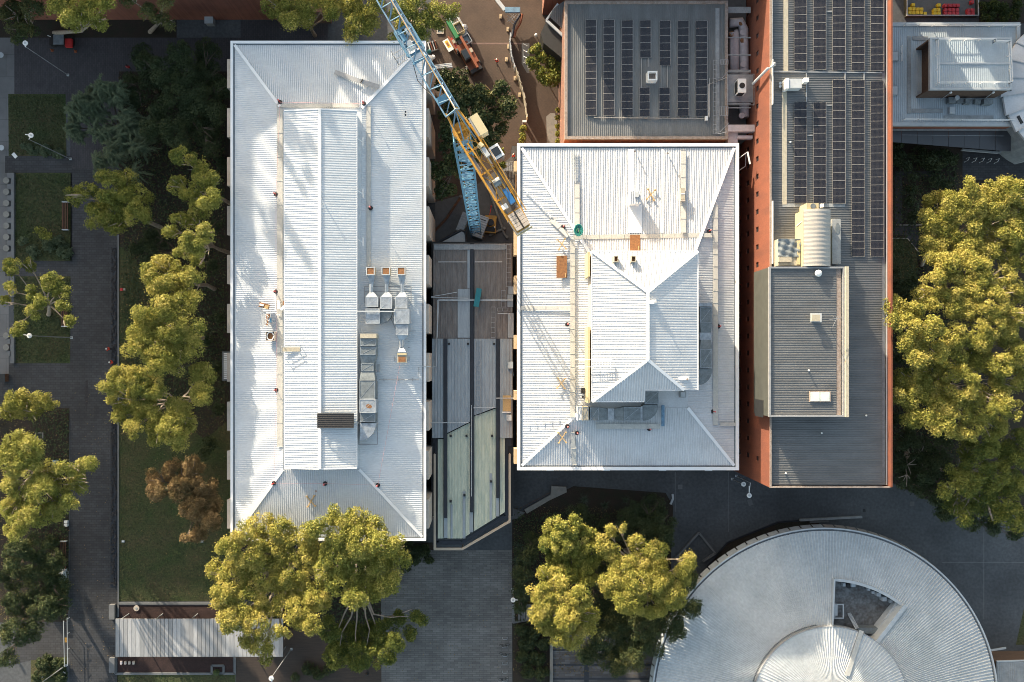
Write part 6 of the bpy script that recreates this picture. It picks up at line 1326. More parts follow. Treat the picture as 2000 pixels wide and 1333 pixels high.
simple('wall_arm_pipe', 'thick grey pipe arm bent over the red wall parapet', 'pipe', [('pipe', 'pale_trim', lambda mb: mb.path([W(1471, 164, 12.5), W(1500, 134, 17.5), W(1507, 131, 17.7), W(1512, 126, 17.6)], .2, 8)), ('flange', 'steel', lambda mb: mb.ball(tuple(W(1512, 126, 17.6)), .3)), ('bracket', 'steel', lambda mb: mb.bar(W(1471, 164, 12.4), W(1475, 158, 13), .12))], W(1500, 134, 17))
simple('bent_lamp_arm', 'white bent lamp arm at the north east corner of the hip roof', 'lamp arm', [('arm', 'white_paint', lambda mb: mb.path([W(1444, 309, 11.5), W(1460, 297, 12.5)], .05)), ('lamp_tube', 'white_paint', lambda mb: mb.bar(W(1460, 297, 12.5), W(1465, 321, 12.5), .22, .12)), ('hoop', 'pale_trim', lambda mb: mb.path([W(1443, 334, 9), W(1456, 325, 9), W(1457, 300, 9)], .06))], W(1455, 305, 9))
for i, (px, py, z0, z1) in enumerate(((556, 205, zi, zi),)): pass
rp = thing('safety_rope', W(541, 500, 14.2), 'thin pink safety rope strung between roof anchors of the left roof', 'rope')
for pts in ([(547, 200), (711, 203)], [(547, 200), (539, 380), (539, 570), (540, 762), (535, 944), (635, 945), (738, 948), (782, 707)]):
    mb = MB(); mb.path([W(*p, 14.55) for p in pts], .018, 4); mb.build('rope', M['rope'], rp)
vb2 = thing('window_louvre_box', W(440, 715, 2), 'pale louvred white box outside the west wall of the left building', 'louvre box')
mb = MB(); mb.pbox(434, 449, 687, 744, 5, 7.2); mb.build('casing', M['gutter'], vb2)
for i in range(14): mb = MB(); mb.pbox(437, 448, 690 + i * 3.7, 692.6 + i * 3.7, 7.21, 7.3); mb.build('louvre', M['white_trim'], vb2)

# ------------------------------------------------------------------ street furniture
def lamp(label, base, head, z, arm=None):
    b = W(*base, 0); h = W(*head, z); t = thing('street_lamp', (b.x, b.y, 0), label, 'street lamp', 'tall street lamps')
    mb = MB(); mb.tube((b.x, b.y, 0), (b.x, b.y, z), .09, .05); mb.build('pole', M['steel'], t)
    mb = MB(); mb.box(b.x - .2, b.x + .2, b.y - .2, b.y + .2, .001, .08); mb.build('base_plate', M['pale_trim'], t)
    mb = MB(); mb.tube((h.x, h.y, z), (h.x, h.y, z + .12), .38, n=18); hd = mb.build('lamp_head', M['white_paint'], t)
    mb = MB(); mb.tube((h.x, h.y, z + .121), (h.x, h.y, z + .2), .16, n=12); mb.build('cap', M['pale_trim'], hd)
    e = arm or (-.9, .15); mb = MB(); mb.bar((h.x, h.y, z + .03), (h.x + e[0], h.y + e[1], z + .03), .12, .06); mb.bar((b.x, b.y, z), (h.x, h.y, z), .07); mb.build('arm', M['white_paint'], t); return t
lamp('street lamp on the paved path in the top left corner near the buggy', (133, 147), (50, 85), 11, (0, -.6)); lamp('street lamp standing over the upper left lawn with a second low arm', (138, 311), (61, 265), 10.7)
lamp('street lamp beside the bench hedge on the left, over the dark middle lawn', (140, 660), (58, 656), 10.7); lamp('street lamp at the bottom edge below the low shelter', (569, 1268), (530, 1325), 10.7, (.1, -.5))
lamp('short street lamp at the plaza edge by the steps', (1001, 1152), (1002, 1172), 4.5, (.8, 0)); lamp('street lamp south west of the red walled building', (1438, 930), (1463, 968), 6.5, (0, 1.5)); lamp('smaller ball lamp close to the red wall foot', (1430, 936), (1452, 946), 4.5, (0, .1))
lamp('street lamp at the western plaza edge in the dark garden bottom left corner', (128, 1300), (62, 1340), 10.0)
for (px, py, lab) in ((112, 290, 'small lower arm'),):
    pass
sg = simple('information_sign', 'small white tilted information panel at the corner of the upper left lawn', 'sign', [('panel', 'white_paint', lambda mb: mb.bar(W(25, 300, .9), W(32, 308, .9), .55, .06)), ('leg', 'steel', lambda mb: mb.tube(W(29, 304, 0), W(29, 304, .9), .05))], W(29, 304, 0))
def bench(label, px, py, lpx, slats, m):
    t = thing('park_bench', W(px, py, 0), label, 'bench', 'long benches along the grey path'); L_ = lpx * K / 2; p = W(px, py, 0)
    for i in range(slats):
        x = p.x - .42 + i * .84 / (slats - 1); mb = MB(); mb.box(x - .07, x + .07, p.y - L_, p.y + L_, .42, .48); mb.build('slat', M[m], t)
    for s in (-1, 1): mb = MB(); mb.box(p.x - .5, p.x + .5, p.y + s * L_ - .08, p.y + s * L_ + .08, .01, .52); mb.build('end_frame', M['pale_trim'], t)
    mb = MB(); mb.box(p.x - .38, p.x - .30, p.y - L_ + .1, p.y + L_ - .1, .2, .41); mb.box(p.x + .30, p.x + .38, p.y - L_ + .1, p.y + L_ - .1, .2, .41); mb.build('beam', M['dark'], t)
bench('dark slatted bench at the edge of the second lawn from the top', 130, 423, 54, 4, 'wood_dark'); bench('dark slatted bench beside the third lawn, under the small lit tree', 129, 617, 42, 4, 'wood_dark'); bench('long reddish brown slatted bench at the lower left, above the litter bin', 126, 1084, 55, 4, 'wood_dark')
simple('litter_bin', 'grey double litter bin south of the reddish brown bench', 'bin', [('body', 'pale_trim', lambda mb: mb.pbox(114, 123, 1117, 1136, .01, 1.1)), ('slot', 'black', lambda mb: [mb.pbox(115, 122, 1125, 1128, 1.102, 1.12)]), ('pad', 'concrete', lambda mb: mb.pbox(124, 134, 1114, 1133, .02, .06))], W(119, 1126, 0))
for i, py in enumerate((1020, 1026.5)): simple('path_box', ('northern' if i == 0 else 'southern') + ' of two small white boxes at the planting edge', 'box', [('body', 'pale_trim', lambda mb: mb.pbox(125, 131, py - 2.5, py + 2.5, .02, .5)), ('lid', 'white_paint', lambda mb: mb.pbox(124.7, 131.3, py - 2.7, py + 2.7, .502, .54))], W(128, py, 0), 'small boxes')
for (px, py, lab) in ((240, 1058, 'small white marker stone on the main lawn'), (394, 1058, 'small white marker stone under the brown tree')): simple('marker_stone', lab, 'stone', [('stone', 'pale_trim', lambda mb: mb.pbox(px - 2.5, px + 2.5, py - 2, py + 2, .01, .25)), ('cap', 'white_paint', lambda mb: mb.pbox(px - 1.5, px + 1.5, py - 1.2, py + 1.2, .252, .3))], W(px, py, 0))
simple('blue_bin', 'small bright blue bin half hidden by the lower left tree', 'bin', [('body', 'blue', lambda mb: mb.pbox(103, 108, 900, 917, .01, 1.0)), ('lid', 'blue2', lambda mb: mb.pbox(102.5, 108.5, 899.5, 917.5, 1.002, 1.06))], W(105, 908, 0))
simple('utility_pit', 'square dark pit with pale rim in the left garden bed', 'pit', [('rim', 'concrete', lambda mb: frame_ring(mb, *rect(69, 85, 845, 859, 0), .15, .02, .1)), ('cover', 'dark', lambda mb: mb.pbox(71, 83, 847, 857, .02, .05))], W(77, 852, 0))
simple('utility_pit', 'square timber framed pit on the brown paving near the top of the crane jib', 'pit', [('rim', 'beige', lambda mb: frame_ring(mb, *rect(853, 867, 52, 67, 0), .2, .02, .15)), ('cover', 'gutter', lambda mb: mb.pbox(856, 864, 55, 64, .02, .06))], W(860, 60, 0))
simple('path_barrier', 'tall double handrail with an orange plate crossing the lower left path', 'barrier', [('rail', 'pale_trim', lambda mb: [mb.bar(W(124, 1213, 1.2), W(126, 1303, 1.2), .07), mb.bar(W(131, 1207, 1.2), W(132, 1301, 1.2), .07)]), ('bracket', 'pale_trim', lambda mb: [mb.bar(W(131, y, 1.25), W(136, y - 4, 1.25), .06) for y in (1210, 1239, 1270)]), ('plate', 'yellow', lambda mb: mb.pbox(126, 130, 1246, 1255, 1.1, 1.15)), ('post', 'pale_trim', lambda mb: [mb.tube(W(x, y, 0), W(x, y, 1.2), .05) for x in (125, 131.5) for y in (1214, 1258, 1300)])], W(128, 1258, 0))
simple('small_arrow_sign', 'small white arrow shaped plate by the path in the bottom left garden', 'sign', [('plate', 'white_paint', lambda mb: mb.prism([W(*p, .5) for p in ((119, 1315), (124, 1312), (129, 1315), (124, 1317))], .5, .54)), ('stake', 'steel', lambda mb: mb.tube(W(124, 1315, 0), W(124, 1315, .5), .04))], W(124, 1315, 0))
simple('edging_rail', 'slanting pale garden edging rail in the bottom left corner', 'rail', [('rail', 'pale_trim', lambda mb: mb.bar(W(62, 1336, .4), W(120, 1300, .4), .12)), ('post', 'pale_trim', lambda mb: [mb.tube(W(62 + 58 * t, 1336 - 36 * t, 0), W(62 + 58 * t, 1336 - 36 * t, .4), .05) for t in (0, .5, 1)])], W(90, 1318, 0))
# scalloped seat wall on the left edge
sw = thing('scalloped_wall', W(20, 425, 0), 'pale scalloped concrete seat wall along the left lawns', 'seat wall')
mb = MB(); mb.pbox(21, 27, 338, 512, .02, .45); mb.pbox(20, 27, 540, 580, .02, .45); mb.pbox(20, 27, 640, 710, .02, .45)
for y in (338, 360, 382, 404, 426, 448, 470, 492, 640, 662, 686):
    mb.pbox(14, 21, y, y + 10, .02, .45)
mb.build('wall', M['kerb'], sw)
for y in (355, 377, 399, 421, 443, 465, 487, 657, 680):
    p = W(15, y - 1, 0); mb = MB(); mb.disc((p.x, p.y, .02), .52, .40, 16); mb.build('round_seat', M['concrete'], sw)
for (px, py, lab) in ((2, 108, 'round pale table at the far left top edge'), (3, 289, 'round pale table at the left edge beside the upper lawn')): simple('round_table', lab, 'table', [('top', 'pale_trim', lambda mb: mb.disc(tuple(W(px, py, .7)), .45, .06, 18)), ('leg', 'steel', lambda mb: mb.tube(W(px, py, 0), W(px, py, .7), .06))], W(px, py, 0))
simple('dark_bin', 'dark square bin on the left concrete path', 'bin', [('body', 'wood_dark', lambda mb: mb.pbox(-2, 9, 731, 746, .02, 1.0)), ('lid', 'dark', lambda mb: mb.pbox(-2.4, 9.4, 730.6, 746.4, 1.002, 1.05))], W(4, 738, 0))
# bicycles and hoops
def hoop(px, py, i, lab):
    p = W(px, py, 0); t = thing('cycle_hoop', (p.x, p.y, 0), lab, 'cycle stand', 'steel cycle hoops along the plaza edge'); mb = MB()
    mb.path([(p.x - .38, p.y, 0), (p.x - .38, p.y, .6), (p.x - .25, p.y, .8), (p.x + .25, p.y, .8), (p.x + .38, p.y, .6), (p.x + .38, p.y, 0)], .04, 6); mb.build('hoop', M['galv'], t)
    for s in (-1, 1): mb = MB(); mb.disc((p.x + s * .38, p.y, .02), .09, .02, 8); mb.build('foot_plate', M['steel'], t)
hy = (1246, 1262, 1279, 1295, 1311, 1328); hn = ('northernmost', 'second', 'third', 'fourth', 'fifth', 'southernmost')
for i, y in enumerate(hy): hoop(986, y, i, hn[i] + ' steel cycle hoop counted from the north at the plaza edge')
def bike(px, py, lab, rz):
    p = W(px, py, 0); t = thing('bicycle', (p.x, p.y, 0), lab, 'bicycle', 'bicycles parked at the hoops', rz=rz)
    for s in (-1, 1):
        pts = [(s * .52 + .33 * math.cos(a), 0, .34 + .33 * math.sin(a)) for a in np.linspace(0, 2 * math.pi, 17)]
        mb = MB(); mb.path(pts, .028, 5); w = mb.build('wheel', M['rubber'], t, local=True)
        mb = MB(); [mb.bar((s * .52, 0, .34), (s * .52 + .3 * math.cos(a), 0, .34 + .3 * math.sin(a)), .008) for a in np.linspace(0, 6.28, 9)]; mb.build('spokes', M['galv'], w, local=True)
    mb = MB()
    for a, b in (((-.52, 0, .34), (-.15, 0, .30)), ((-.15, 0, .30), (-.25, 0, .82)), ((-.25, 0, .78), (.35, 0, .82)), ((-.15, 0, .3), (.35, 0, .78)), ((-.52, 0, .34), (-.24, 0, .78)), ((.35, 0, .85), (.52, 0, .34))): mb.tube(a, b, .022, n=5)
    mb.build('frame', M['black'], t, local=True)
    mb = MB(); mb.bar((.34, -.28, .98), (.34, .28, .98), .035); mb.bar((.34, 0, .85), (.34, 0, .98), .03); mb.build('handlebar', M['black'], t, local=True)
    mb = MB(); mb.bar((-.38, 0, .88), (-.15, 0, .9), .13, .05); mb.build('saddle', M['black'], t, local=True)
bike(985, 1258.5, 'black bicycle leaning by the second cycle hoop from the north', R(4)); bike(985, 1275.5, 'black bicycle leaning by the third cycle hoop, under the others', R(176)); bike(984, 1324, 'black bicycle leaning by the southernmost cycle hoop', R(12))
for i in range(5):
    p = W(1885 + i * 14.5, 314 + i * .6, 0); t = thing('cycle_hoop', (p.x, p.y, 0), ('first', 'second', 'third', 'fourth', 'fifth')[i] + ' white slanted cycle hoop from the west near the glass awning', 'cycle stand', 'white hoops near the glass awning')
    mb = MB(); mb.path([(p.x - .1, p.y - .25, 0), (p.x - .05, p.y - .2, .75), (p.x + .2, p.y + .3, .8), (p.x + .15, p.y + .35, 0)], .045, 6); mb.build('hoop', M['white_paint'], t); mb = MB(); mb.disc((p.x - .1, p.y - .25, .02), .1, .03, 8); mb.build('foot_plate', M['steel'], t)
# people
def make_person(px, py, label, vest='hivis', helmet='white_paint', face=0):
    p = W(px, py, .9); t = thing('person', (p.x, p.y, 0), label, 'person', rz=face)
    J_ = {'pel': (0, 0, .95, .15), 'che': (0, .02, 1.3, .17), 'nek': (0, .03, 1.48, .07), 'hed': (0, .05, 1.64, .10), 'shl': (-.19, 0, 1.42, .08), 'ell': (-.27, .02, 1.15, .05), 'hal': (-.25, .2, 1.0, .04), 'shr': (.19, 0, 1.42, .08), 'elr': (.27, -.02, 1.15, .05), 'har': (.24, .12, .95, .04), 'hil': (-.1, 0, .88, .10), 'knl': (-.11, .12, .5, .07), 'ftl': (-.11, .1, .08, .05), 'tol': (-.11, .26, .05, .04), 'hir': (.1, 0, .88, .10), 'knr': (.11, -.02, .5, .07), 'ftr': (.11, -.15, .09, .05), 'tor': (.11, 0, .05, .04)}
    E_ = [('pel', 'che'), ('che', 'nek'), ('nek', 'hed'), ('che', 'shl'), ('shl', 'ell'), ('ell', 'hal'), ('che', 'shr'), ('shr', 'elr'), ('elr', 'har'), ('pel', 'hil'), ('hil', 'knl'), ('knl', 'ftl'), ('ftl', 'tol'), ('pel', 'hir'), ('hir', 'knr'), ('knr', 'ftr'), ('ftr', 'tor')]
    ks = list(J_); me = bpy.data.meshes.new('body'); me.from_pydata([J_[k][:3] for k in ks], [(ks.index(a), ks.index(b)) for a, b in E_], []); o = bpy.data.objects.new('body', me); COL.objects.link(o); o.parent = t; me.materials.append(M['trouser'])
    KIDS.setdefault(t.name, []).append(o)
    md = o.modifiers.new('skin', 'SKIN')
    for i, k in enumerate(ks): me.skin_vertices[0].data[i].radius = (J_[k][3], J_[k][3]); me.skin_vertices[0].data[i].use_root = (k == 'pel')
    o.modifiers.new('sub', 'SUBSURF').levels = 1
    mb = MB(); mb.path([(0, 0, .9), (0, 0, 1.1), (0, .01, 1.32), (0, .02, 1.46)], [.19, .19, .24, .12], 10); mb.tube((-.20, 0, 1.42), (-.28, .02, 1.18), .1, .08); mb.tube((.20, 0, 1.42), (.28, -.02, 1.18), .1, .08); mb.build('vest', M[vest], t, local=True)
    mb = MB(); mb.ball((0, .05, 1.70), .14, 10, 6, .8); mb.build('helmet', M[helmet], t, local=True)
    mb = MB(); mb.ball((0, .12, 1.62), .07, 6, 4); mb.build('face', M['skin'], t, local=True); return t
make_person(970, 120, 'worker in red vest and white helmet walking on the brown paving', face=R(160)); make_person(1003, 305, 'worker in red vest beside the north west corner of the hip roof building', face=R(40))
make_person(213, 682, 'northern of two people in red tops on the grey path', face=R(70)); make_person(219, 708, 'southern of two people in red tops on the grey path', face=R(80)); make_person(251, 132, 'person in dark red top at the edge of the dark trees', vest='red', helmet='black')
make_person(1032, 1318 - 3, 'person in black beside the garden at the bottom', vest='black', helmet='black') if False else make_person(717, 1316, 'person in black on the brown deck south of the big trees', vest='black', helmet='black')
simple('red_marker', 'small red and white marker on the lawn edge east of the planting trough', 'marker', [('cap', 'red', lambda mb: mb.pbox(234, 239, 563, 568, .3, .6)), ('body', 'beige', lambda mb: mb.pbox(239, 244, 563.5, 567.5, .02, .35))], W(238, 566, 0))
# vehicles and site gear
bg_ = thing('utility_buggy', W(122, 80, 0), 'dark utility buggy with a red front parked at the top left path', 'buggy')
mb = MB(); mb.pbox(96, 143, 72, 89, .35, .7); mb.build('chassis', M['black'], bg_); mb = MB(); mb.pbox(104, 124, 68, 87, 1.75, 1.85); mb.build('roof', M['gutter'], bg_)
mb = MB(); mb.pbox(127, 140, 76, 92, .7, 1.15, 1.1); mb.build('bonnet', M['red'], bg_)
for (px, py) in ((104, 70), (104, 90), (136, 73), (136, 93)): p = W(px, py, .35); mb = MB(); mb.tube((p.x, p.y - .12, .36), (p.x, p.y + .12, .36), .35, n=12); mb.build('wheel', M['rubber'], bg_)
for (px, py) in ((106, 70), (106, 85), (122, 70), (122, 85)): p = W(px, py, 1.7); mb = MB(); mb.tube((p.x, p.y, .7), (p.x, p.y, 1.75), .04); mb.build('pillar', M['black'], bg_)
mb = MB(); mb.pbox(109, 114, 72, 84, .7, 1.1); mb.build('seat', M['trouser'], bg_); mb = MB(); mb.bar(W(93, 70, 1.2), W(99, 72, 1.2), .08); mb.build('mirror', M['white_paint'], bg_)
for (px, py, lab) in ((102, 99, 'small pale cone left of the buggy'), (148, 101, 'orange cone right of the buggy')):
    p = W(px, py, 0); t = thing('traffic_cone', p, lab, 'cone'); mb = MB(); mb.tube((p.x, p.y, .04), (p.x, p.y, .65), .17, .03, n=10); mb.build('cone', M['orange'], t); mb = MB(); mb.box(p.x - .22, p.x + .22, p.y - .22, p.y + .22, .005, .04); mb.build('base', M['orange'], t)
# telehandler and trailer with crates
a = R(29.0)
th = thing('telehandler', W(916, 116, 0), 'orange telehandler with black cab on the brown paving near the crane', 'telehandler', rz=a)
def lb_(root, nm, m, x0, x1, y0, y1, z0, z1): mb = MB(); mb.box(x0, x1, y0, y1, z0, z1); return mb.build(nm, M[m], root, local=True)
lb_(th, 'chassis', 'orange', -1.0, 1.0, -2.3, 2.4, .55, 1.25); lb_(th, 'bonnet', 'orange', .1, 1.05, -1.6, .9, 1.252, 1.6); cbx = lb_(th, 'cab', 'black', -1.0, .0, -.9, .9, 1.252, 2.5); lb_(cbx, 'window', 'dark_glass', -.9, -.1, -.7, .7, 2.505, 2.55)
lb_(th, 'boom', 'orange', .05, .45, -2.6, 3.2, 1.7, 2.1); lb_(th, 'counterweight', 'black', -1.0, 1.0, -2.9, -2.31, .5, 1.5); lb_(th, 'engine_cover', 'cream2', .25, .95, .1, .8, 1.61, 1.8)
for sx in (-1, 1):
    for sy_ in (-1.6, 1.7): mb = MB(); mb.tube((sx * .95, sy_, .6), (sx * 1.3, sy_, .6), .6, n=14); w = mb.build('wheel', M['rubber'], th, local=True); mb = MB(); mb.tube((sx * 1.301, sy_, .6), (sx * 1.33, sy_, .6), .28, n=10); mb.build('rim', M['white_paint'], w, local=True)
for sx in (-.5, .5): lb_(th, 'fork', 'steel', sx - .06, sx + .06, 3.2, 4.5, .3, .38)
tr = thing('flatbed_trailer', W(896, 62, 0), 'flatbed stacked with green bin and pale open crates north of the telehandler', 'trailer', rz=a)
lb_(tr, 'bed', 'steel', -1.1, 1.1, -2.8, 2.6, .5, .7)
g = lb_(tr, 'green_bin', 'green', -1.3, -.4, -1.5, 1.8, .71, 1.8)
def opencrate(root, x0, x1, y0, y1, z0, z1, m, fm, name):
    mb = MB(); mb.box(x0, x1, y0, y1, z0, z0 + .08); frame_ring(mb, x0, x1, y0, y1, .07, z0 + .081, z1); o = mb.build(name, M[m], root, local=True)
    lb_(o, 'contents', fm, x0 + .15, x1 - .15, y0 + .2, y1 - .2, z0 + .082, z0 + .5); return o
opencrate(tr, -.7, .6, .55, 2.3, 1.2, 2.2, 'white_paint', 'rust_trim', 'crate'); opencrate(tr, -.7, .6, -1.2, .5, 1.2, 2.2, 'cream', 'rust_trim', 'crate'); opencrate(tr, -.6, .9, -3.1, -1.6, .71, 1.6, 'pale_trim', 'galv_dark', 'crate')
for sx in (-1, 1): mb = MB(); mb.tube((sx * .9, 0, .35), (sx * 1.15, 0, .35), .35, n=12); mb.build('wheel', M['rubber'], tr, local=True)
sg2 = thing('foil_roll', W(907, 55, 0), 'crumpled silver wrapped drum beside the crates', 'drum'); mb = MB(); p = W(907, 55, .6); mb.ball((p.x, p.y, .6), .62, 9, 6); mb.build('wrap', M['galv'], sg2); mb = MB(); mb.tube((p.x, p.y, 1.1), (p.x + .1, p.y, 1.35), .25, n=8); mb.build('neck', M['white_paint'], sg2)
sg3 = thing('sign_board', W(876, 92, 0), 'white board with a yellow patch leaning beside an orange frame', 'sign board', rz=R(31))
lb_(sg3, 'board', 'white_paint', -.5, .5, -1.05, 1.05, .6, .68); lb_(sg3, 'yellow_patch', 'cube_yellow', -.27, .27, -.45, .8, .682, .69); lb_(sg3, 'red_smear', 'orange', -.16, .12, -.2, .5, .691, .695); lb_(sg3, 'stand', 'steel', -.4, .4, -.9, .9, .3, .36)
for sx in (-.35, .35): lb_(sg3, 'leg', 'steel', sx - .04, sx + .04, -.04, .04, 0, .6)
of = thing('orange_barrier_stack', W(886, 90, 0), 'stack of orange plastic barriers beside the sign board', 'barriers', rz=R(31)); lb_(of, 'barrier', 'orange', -.28, .0, -1.5, 1.4, .02, 1.0); lb_(of, 'barrier', 'red', .02, .3, -1.5, 1.0, .02, .9); lb_(of, 'cap', 'cream2', .0, .4, -.1, .5, .92, 1.05)
rc = thing('red_rack', W(846, 92, 0), 'small red and white rack of rails near the left building corner', 'rack', rz=R(18))
for i in range(4): lb_(rc, 'rail', 'orange' if i % 2 else 'white_paint', -.7 + i * .38, -.58 + i * .38, -.7, .8, .3, .5)
lb_(rc, 'frame', 'steel', -.75, .7, -.75, -.65, .02, .3); lb_(rc, 'frame', 'steel', -.75, .7, .7, .8, .02, .3)
simple('tarp_heap', 'white crumpled tarp heap beside the left building corner', 'tarp', [('tarp', 'white_paint', lambda mb: [mb.ball(tuple(W(838 + i * 4, 112 + (i % 2) * 2, .4)), .4 + .1 * (i % 2), 7, 5, .6) for i in range(3)]), ('bag', 'teal', lambda mb: mb.ball(tuple(W(838, 101, .4)), .4, 7, 5, .7))], W(842, 112, 0))
simple('small_awning', 'narrow white ribbed awning sticking out east of the left building', 'awning', [('sheet', 'white_roof', lambda mb: ribbed(mb, [W(845, 128, 3.2), W(882, 123, 3.2), W(884, 132, 3.2), W(846, 135, 3.2)], (1, .1), .28, .05)), ('beam', 'pale_trim', lambda mb: mb.bar(W(846, 135.5, 3.1), W(884, 132.5, 3.1), .1)), ('post', 'steel', lambda mb: mb.tube(W(882, 128, 0), W(882, 128, 3.1), .06))], W(865, 130, 0))
fe = thing('site_fence', W(1005, 150, 0), 'long curving white draped site fence dividing the brown paving', 'fence')
fp = [(997, 74), (996, 92), (997, 108), (1000, 122), (1006, 140), (1014, 162), (1020, 184), (1026, 210), (1028, 236)]
for i, (a_, b_) in enumerate(zip(fp[:-1], fp[1:])):
    A_, B_ = W(*a_, 0), W(*b_, 0); mb = MB(); n = 5; dd = (B_ - A_).normalized().cross(Vector((0, 0, 1)))
    for k in range(n):
        p = A_.lerp(B_, k / n) + dd * random.uniform(-.1, .1); q = A_.lerp(B_, (k + 1) / n) + dd * random.uniform(-.1, .1); mb.bar(p + Vector((0, 0, .95)), q + Vector((0, 0, .95)), .10 + .14 * random.random(), 1.8)
    mb.build('panel', M['cream2'] if i > 3 else M['pale_trim'], fe)
    mb = MB(); mb.tube(A_, A_ + Vector((0, 0, 2.0)), .04); mb.build('post', M['steel'], fe)
for (px, py, lab) in ((993.5, 91, 'first'), (989, 116, 'second'), (1006, 153, 'third'), (1015, 185, 'fourth'), (978, 32, 'fifth'), (992, 57, 'sixth')):
    simple('fence_weight', 'yellow concrete fence foot, ' + lab + ' along the white fence', 'fence foot', [('block', 'sand', lambda mb: mb.pbox(px - 2.5, px + 2.5, py - 4, py + 4, .01, .25)), ('socket', 'steel', lambda mb: mb.pbox(px - .6, px + .6, py - 1, py + 1, .252, .32))], W(px, py, 0), 'yellow fence feet')
simple('site_gate', 'pale blue site hoarding and folded barrier at the head of the fence', 'hoarding', [('panel', 'blue2', lambda mb: mb.pbox(986, 1016, 14, 24, 1.5, 1.9)), ('orange_net', 'orange', lambda mb: mb.path([W(1020, 28, 1), W(1016, 45, .8), (W(1007, 60, .6)), W(1004, 74, .5)], .22)), ('blue_sheet', 'trouser', lambda mb: mb.path([W(1016, 28, 1), W(1005, 48, .9), W(999, 74, .7)], .2)), ('frame', 'steel', lambda mb: [mb.bar(W(990, 30 + d, 1), W(1006, 44 + d, 1), .06) for d in (0, 6, -8)] + [mb.bar(W(990 + d, 44, 1), W(1004 + d, 28, 1), .06) for d in (0, 5)]), ('beam', 'pale_trim', lambda mb: mb.bar(W(970, 0, 1.5), W(986, 20, 1.5), .6, .3))], W(1000, 40, 0))
for (px, py, lab) in ((1047, 69, 'slim white capped bollard light north of the bright shrubs'),): simple('bollard_light', lab, 'bollard', [('pole', 'steel', lambda mb: mb.tube(W(px, py, 0), W(px, py, 1), .07)), ('cap', 'white_paint', lambda mb: mb.ball(tuple(W(px, py, 1.1)), .28))], W(px, py, 0))
simple('timber_offcuts', 'two pale timber boards lying below the telehandler', 'timber', [('board', 'timber', lambda mb: mb.bar(W(943, 168, .1), W(954, 180, .1), .16, .08)), ('board', 'timber', lambda mb: mb.bar(W(947, 166, .1), W(957, 176, .1), .16, .08))], W(950, 172, 0))
simple('gate_post', 'white topped gate post by the slim hedge', 'post', [('post', 'rust_trim', lambda mb: mb.pbox(1021, 1028, 237, 241, .01, 1.2)), ('cap', 'white_paint', lambda mb: mb.pbox(1020.5, 1028.5, 235, 239, 1.202, 1.3))], W(1024, 238, 0))
simple('slab_rack', 'row of slanted steel cycle racks on the concrete slab', 'rack', [('rail', 'galv', lambda mb: [mb.bar(W(1022, 86 + i * 12, .3), W(1030, 90 + i * 12, .6), .06) for i in range(4)]), ('bar', 'steel', lambda mb: mb.bar(W(1021, 84, .25), W(1023, 126, .25), .05))], W(1025, 105, 0))

# ------------------------------------------------------------------ trees
LM = {
 'euc': leafmat('eucalypt_leaves', (.07, .10, .022), (.24, .25, .05), (.44, .39, .11)),
 'gold': leafmat('golden_green_leaves', (.10, .125, .024), (.295, .285, .06), (.50, .42, .12)),
 'dark': leafmat('dark_green_leaves', (.028, .046, .02), (.045, .065, .028), (.075, .09, .035), .2),
 'broad': leafmat('broad_dark_leaves', (.035, .055, .022), (.06, .08, .03), (.16, .15, .05), .25),
 'brown': leafmat('russet_leaves', (.10, .085, .035), (.24, .165, .075), (.40, .28, .14)),
 'grey': leafmat('grey_green_needles', (.075, .105, .065), (.12, .155, .09), (.19, .23, .13)),
 'hedge': leafmat('hedge_leaves', (.03, .05, .015), (.06, .08, .02), (.16, .16, .04)),
}
def leaf_mesh(name, P, N, size, tint, aspect=1.6):
    """P (n,3) centres, N (n,3) normals -> n quads"""
    n = len(P); N = N / np.maximum(np.linalg.norm(N, axis=1, keepdims=True), 1e-6)
    r = rng.normal(size=(n, 3)); a = np.cross(N, r); a /= np.maximum(np.linalg.norm(a, axis=1, keepdims=True), 1e-6); b = np.cross(N, a)
    s = (size * rng.uniform(.6, 1.3, size=n))[:, None]
    V = np.stack([P - a * s * aspect / 2, P - b * s / 2, P + a * s * aspect / 2, P + b * s / 2], 1).reshape(-1, 3)
    me = bpy.data.meshes.new(name); me.vertices.add(4 * n); me.vertices.foreach_set('co', V.astype(np.float32).ravel())
    me.loops.add(4 * n); me.loops.foreach_set('vertex_index', np.arange(4 * n, dtype=np.int32))
    me.polygons.add(n); me.polygons.foreach_set('loop_start', np.arange(0, 4 * n, 4, dtype=np.int32))
    at = me.attributes.new('tint', 'FLOAT', 'FACE'); at.data.foreach_set('value', tint.astype(np.float32))
    me.update(); return me
def link(me, m, parent, name):
    me.materials.append(m); o = bpy.data.objects.new(name, me); COL.objects.link(o); o.parent = parent; return o
def puffs(lobes, z, puff, dens, flat=.6, zvar=.0):
    C = []; RR = []; OUT = []
    for lb in lobes:
        px, py, rp = lb[:3]; dz = lb[3] if len(lb) > 3 else rng.uniform(-zvar, zvar)
        zz = z + dz; c = np.array(W(px, py, zz)); Rl = rp * S(zz)
        n = max(3, int(dens * (Rl / puff) ** 2))
        k = 0
        for i in range(n):
            u_ = rng.uniform(-.25, 1.0); th_ = rng.uniform(0, 2 * math.pi); q = math.sqrt(max(0, 1 - u_ * u_)) if u_ > 0 else 1.0
            rr = puff * rng.uniform(.6, 1.25); rad = max(0.1, Rl - rr * .7)
            d = np.array([q * math.cos(th_), q * math.sin(th_), u_])
            C.append(c + d * np.array([rad, rad, rad * flat]) * rng.uniform(.75, 1.0) - np.array([0, 0, Rl * flat])); RR.append(rr); OUT.append(d)
    return np.array(C), np.array(RR)
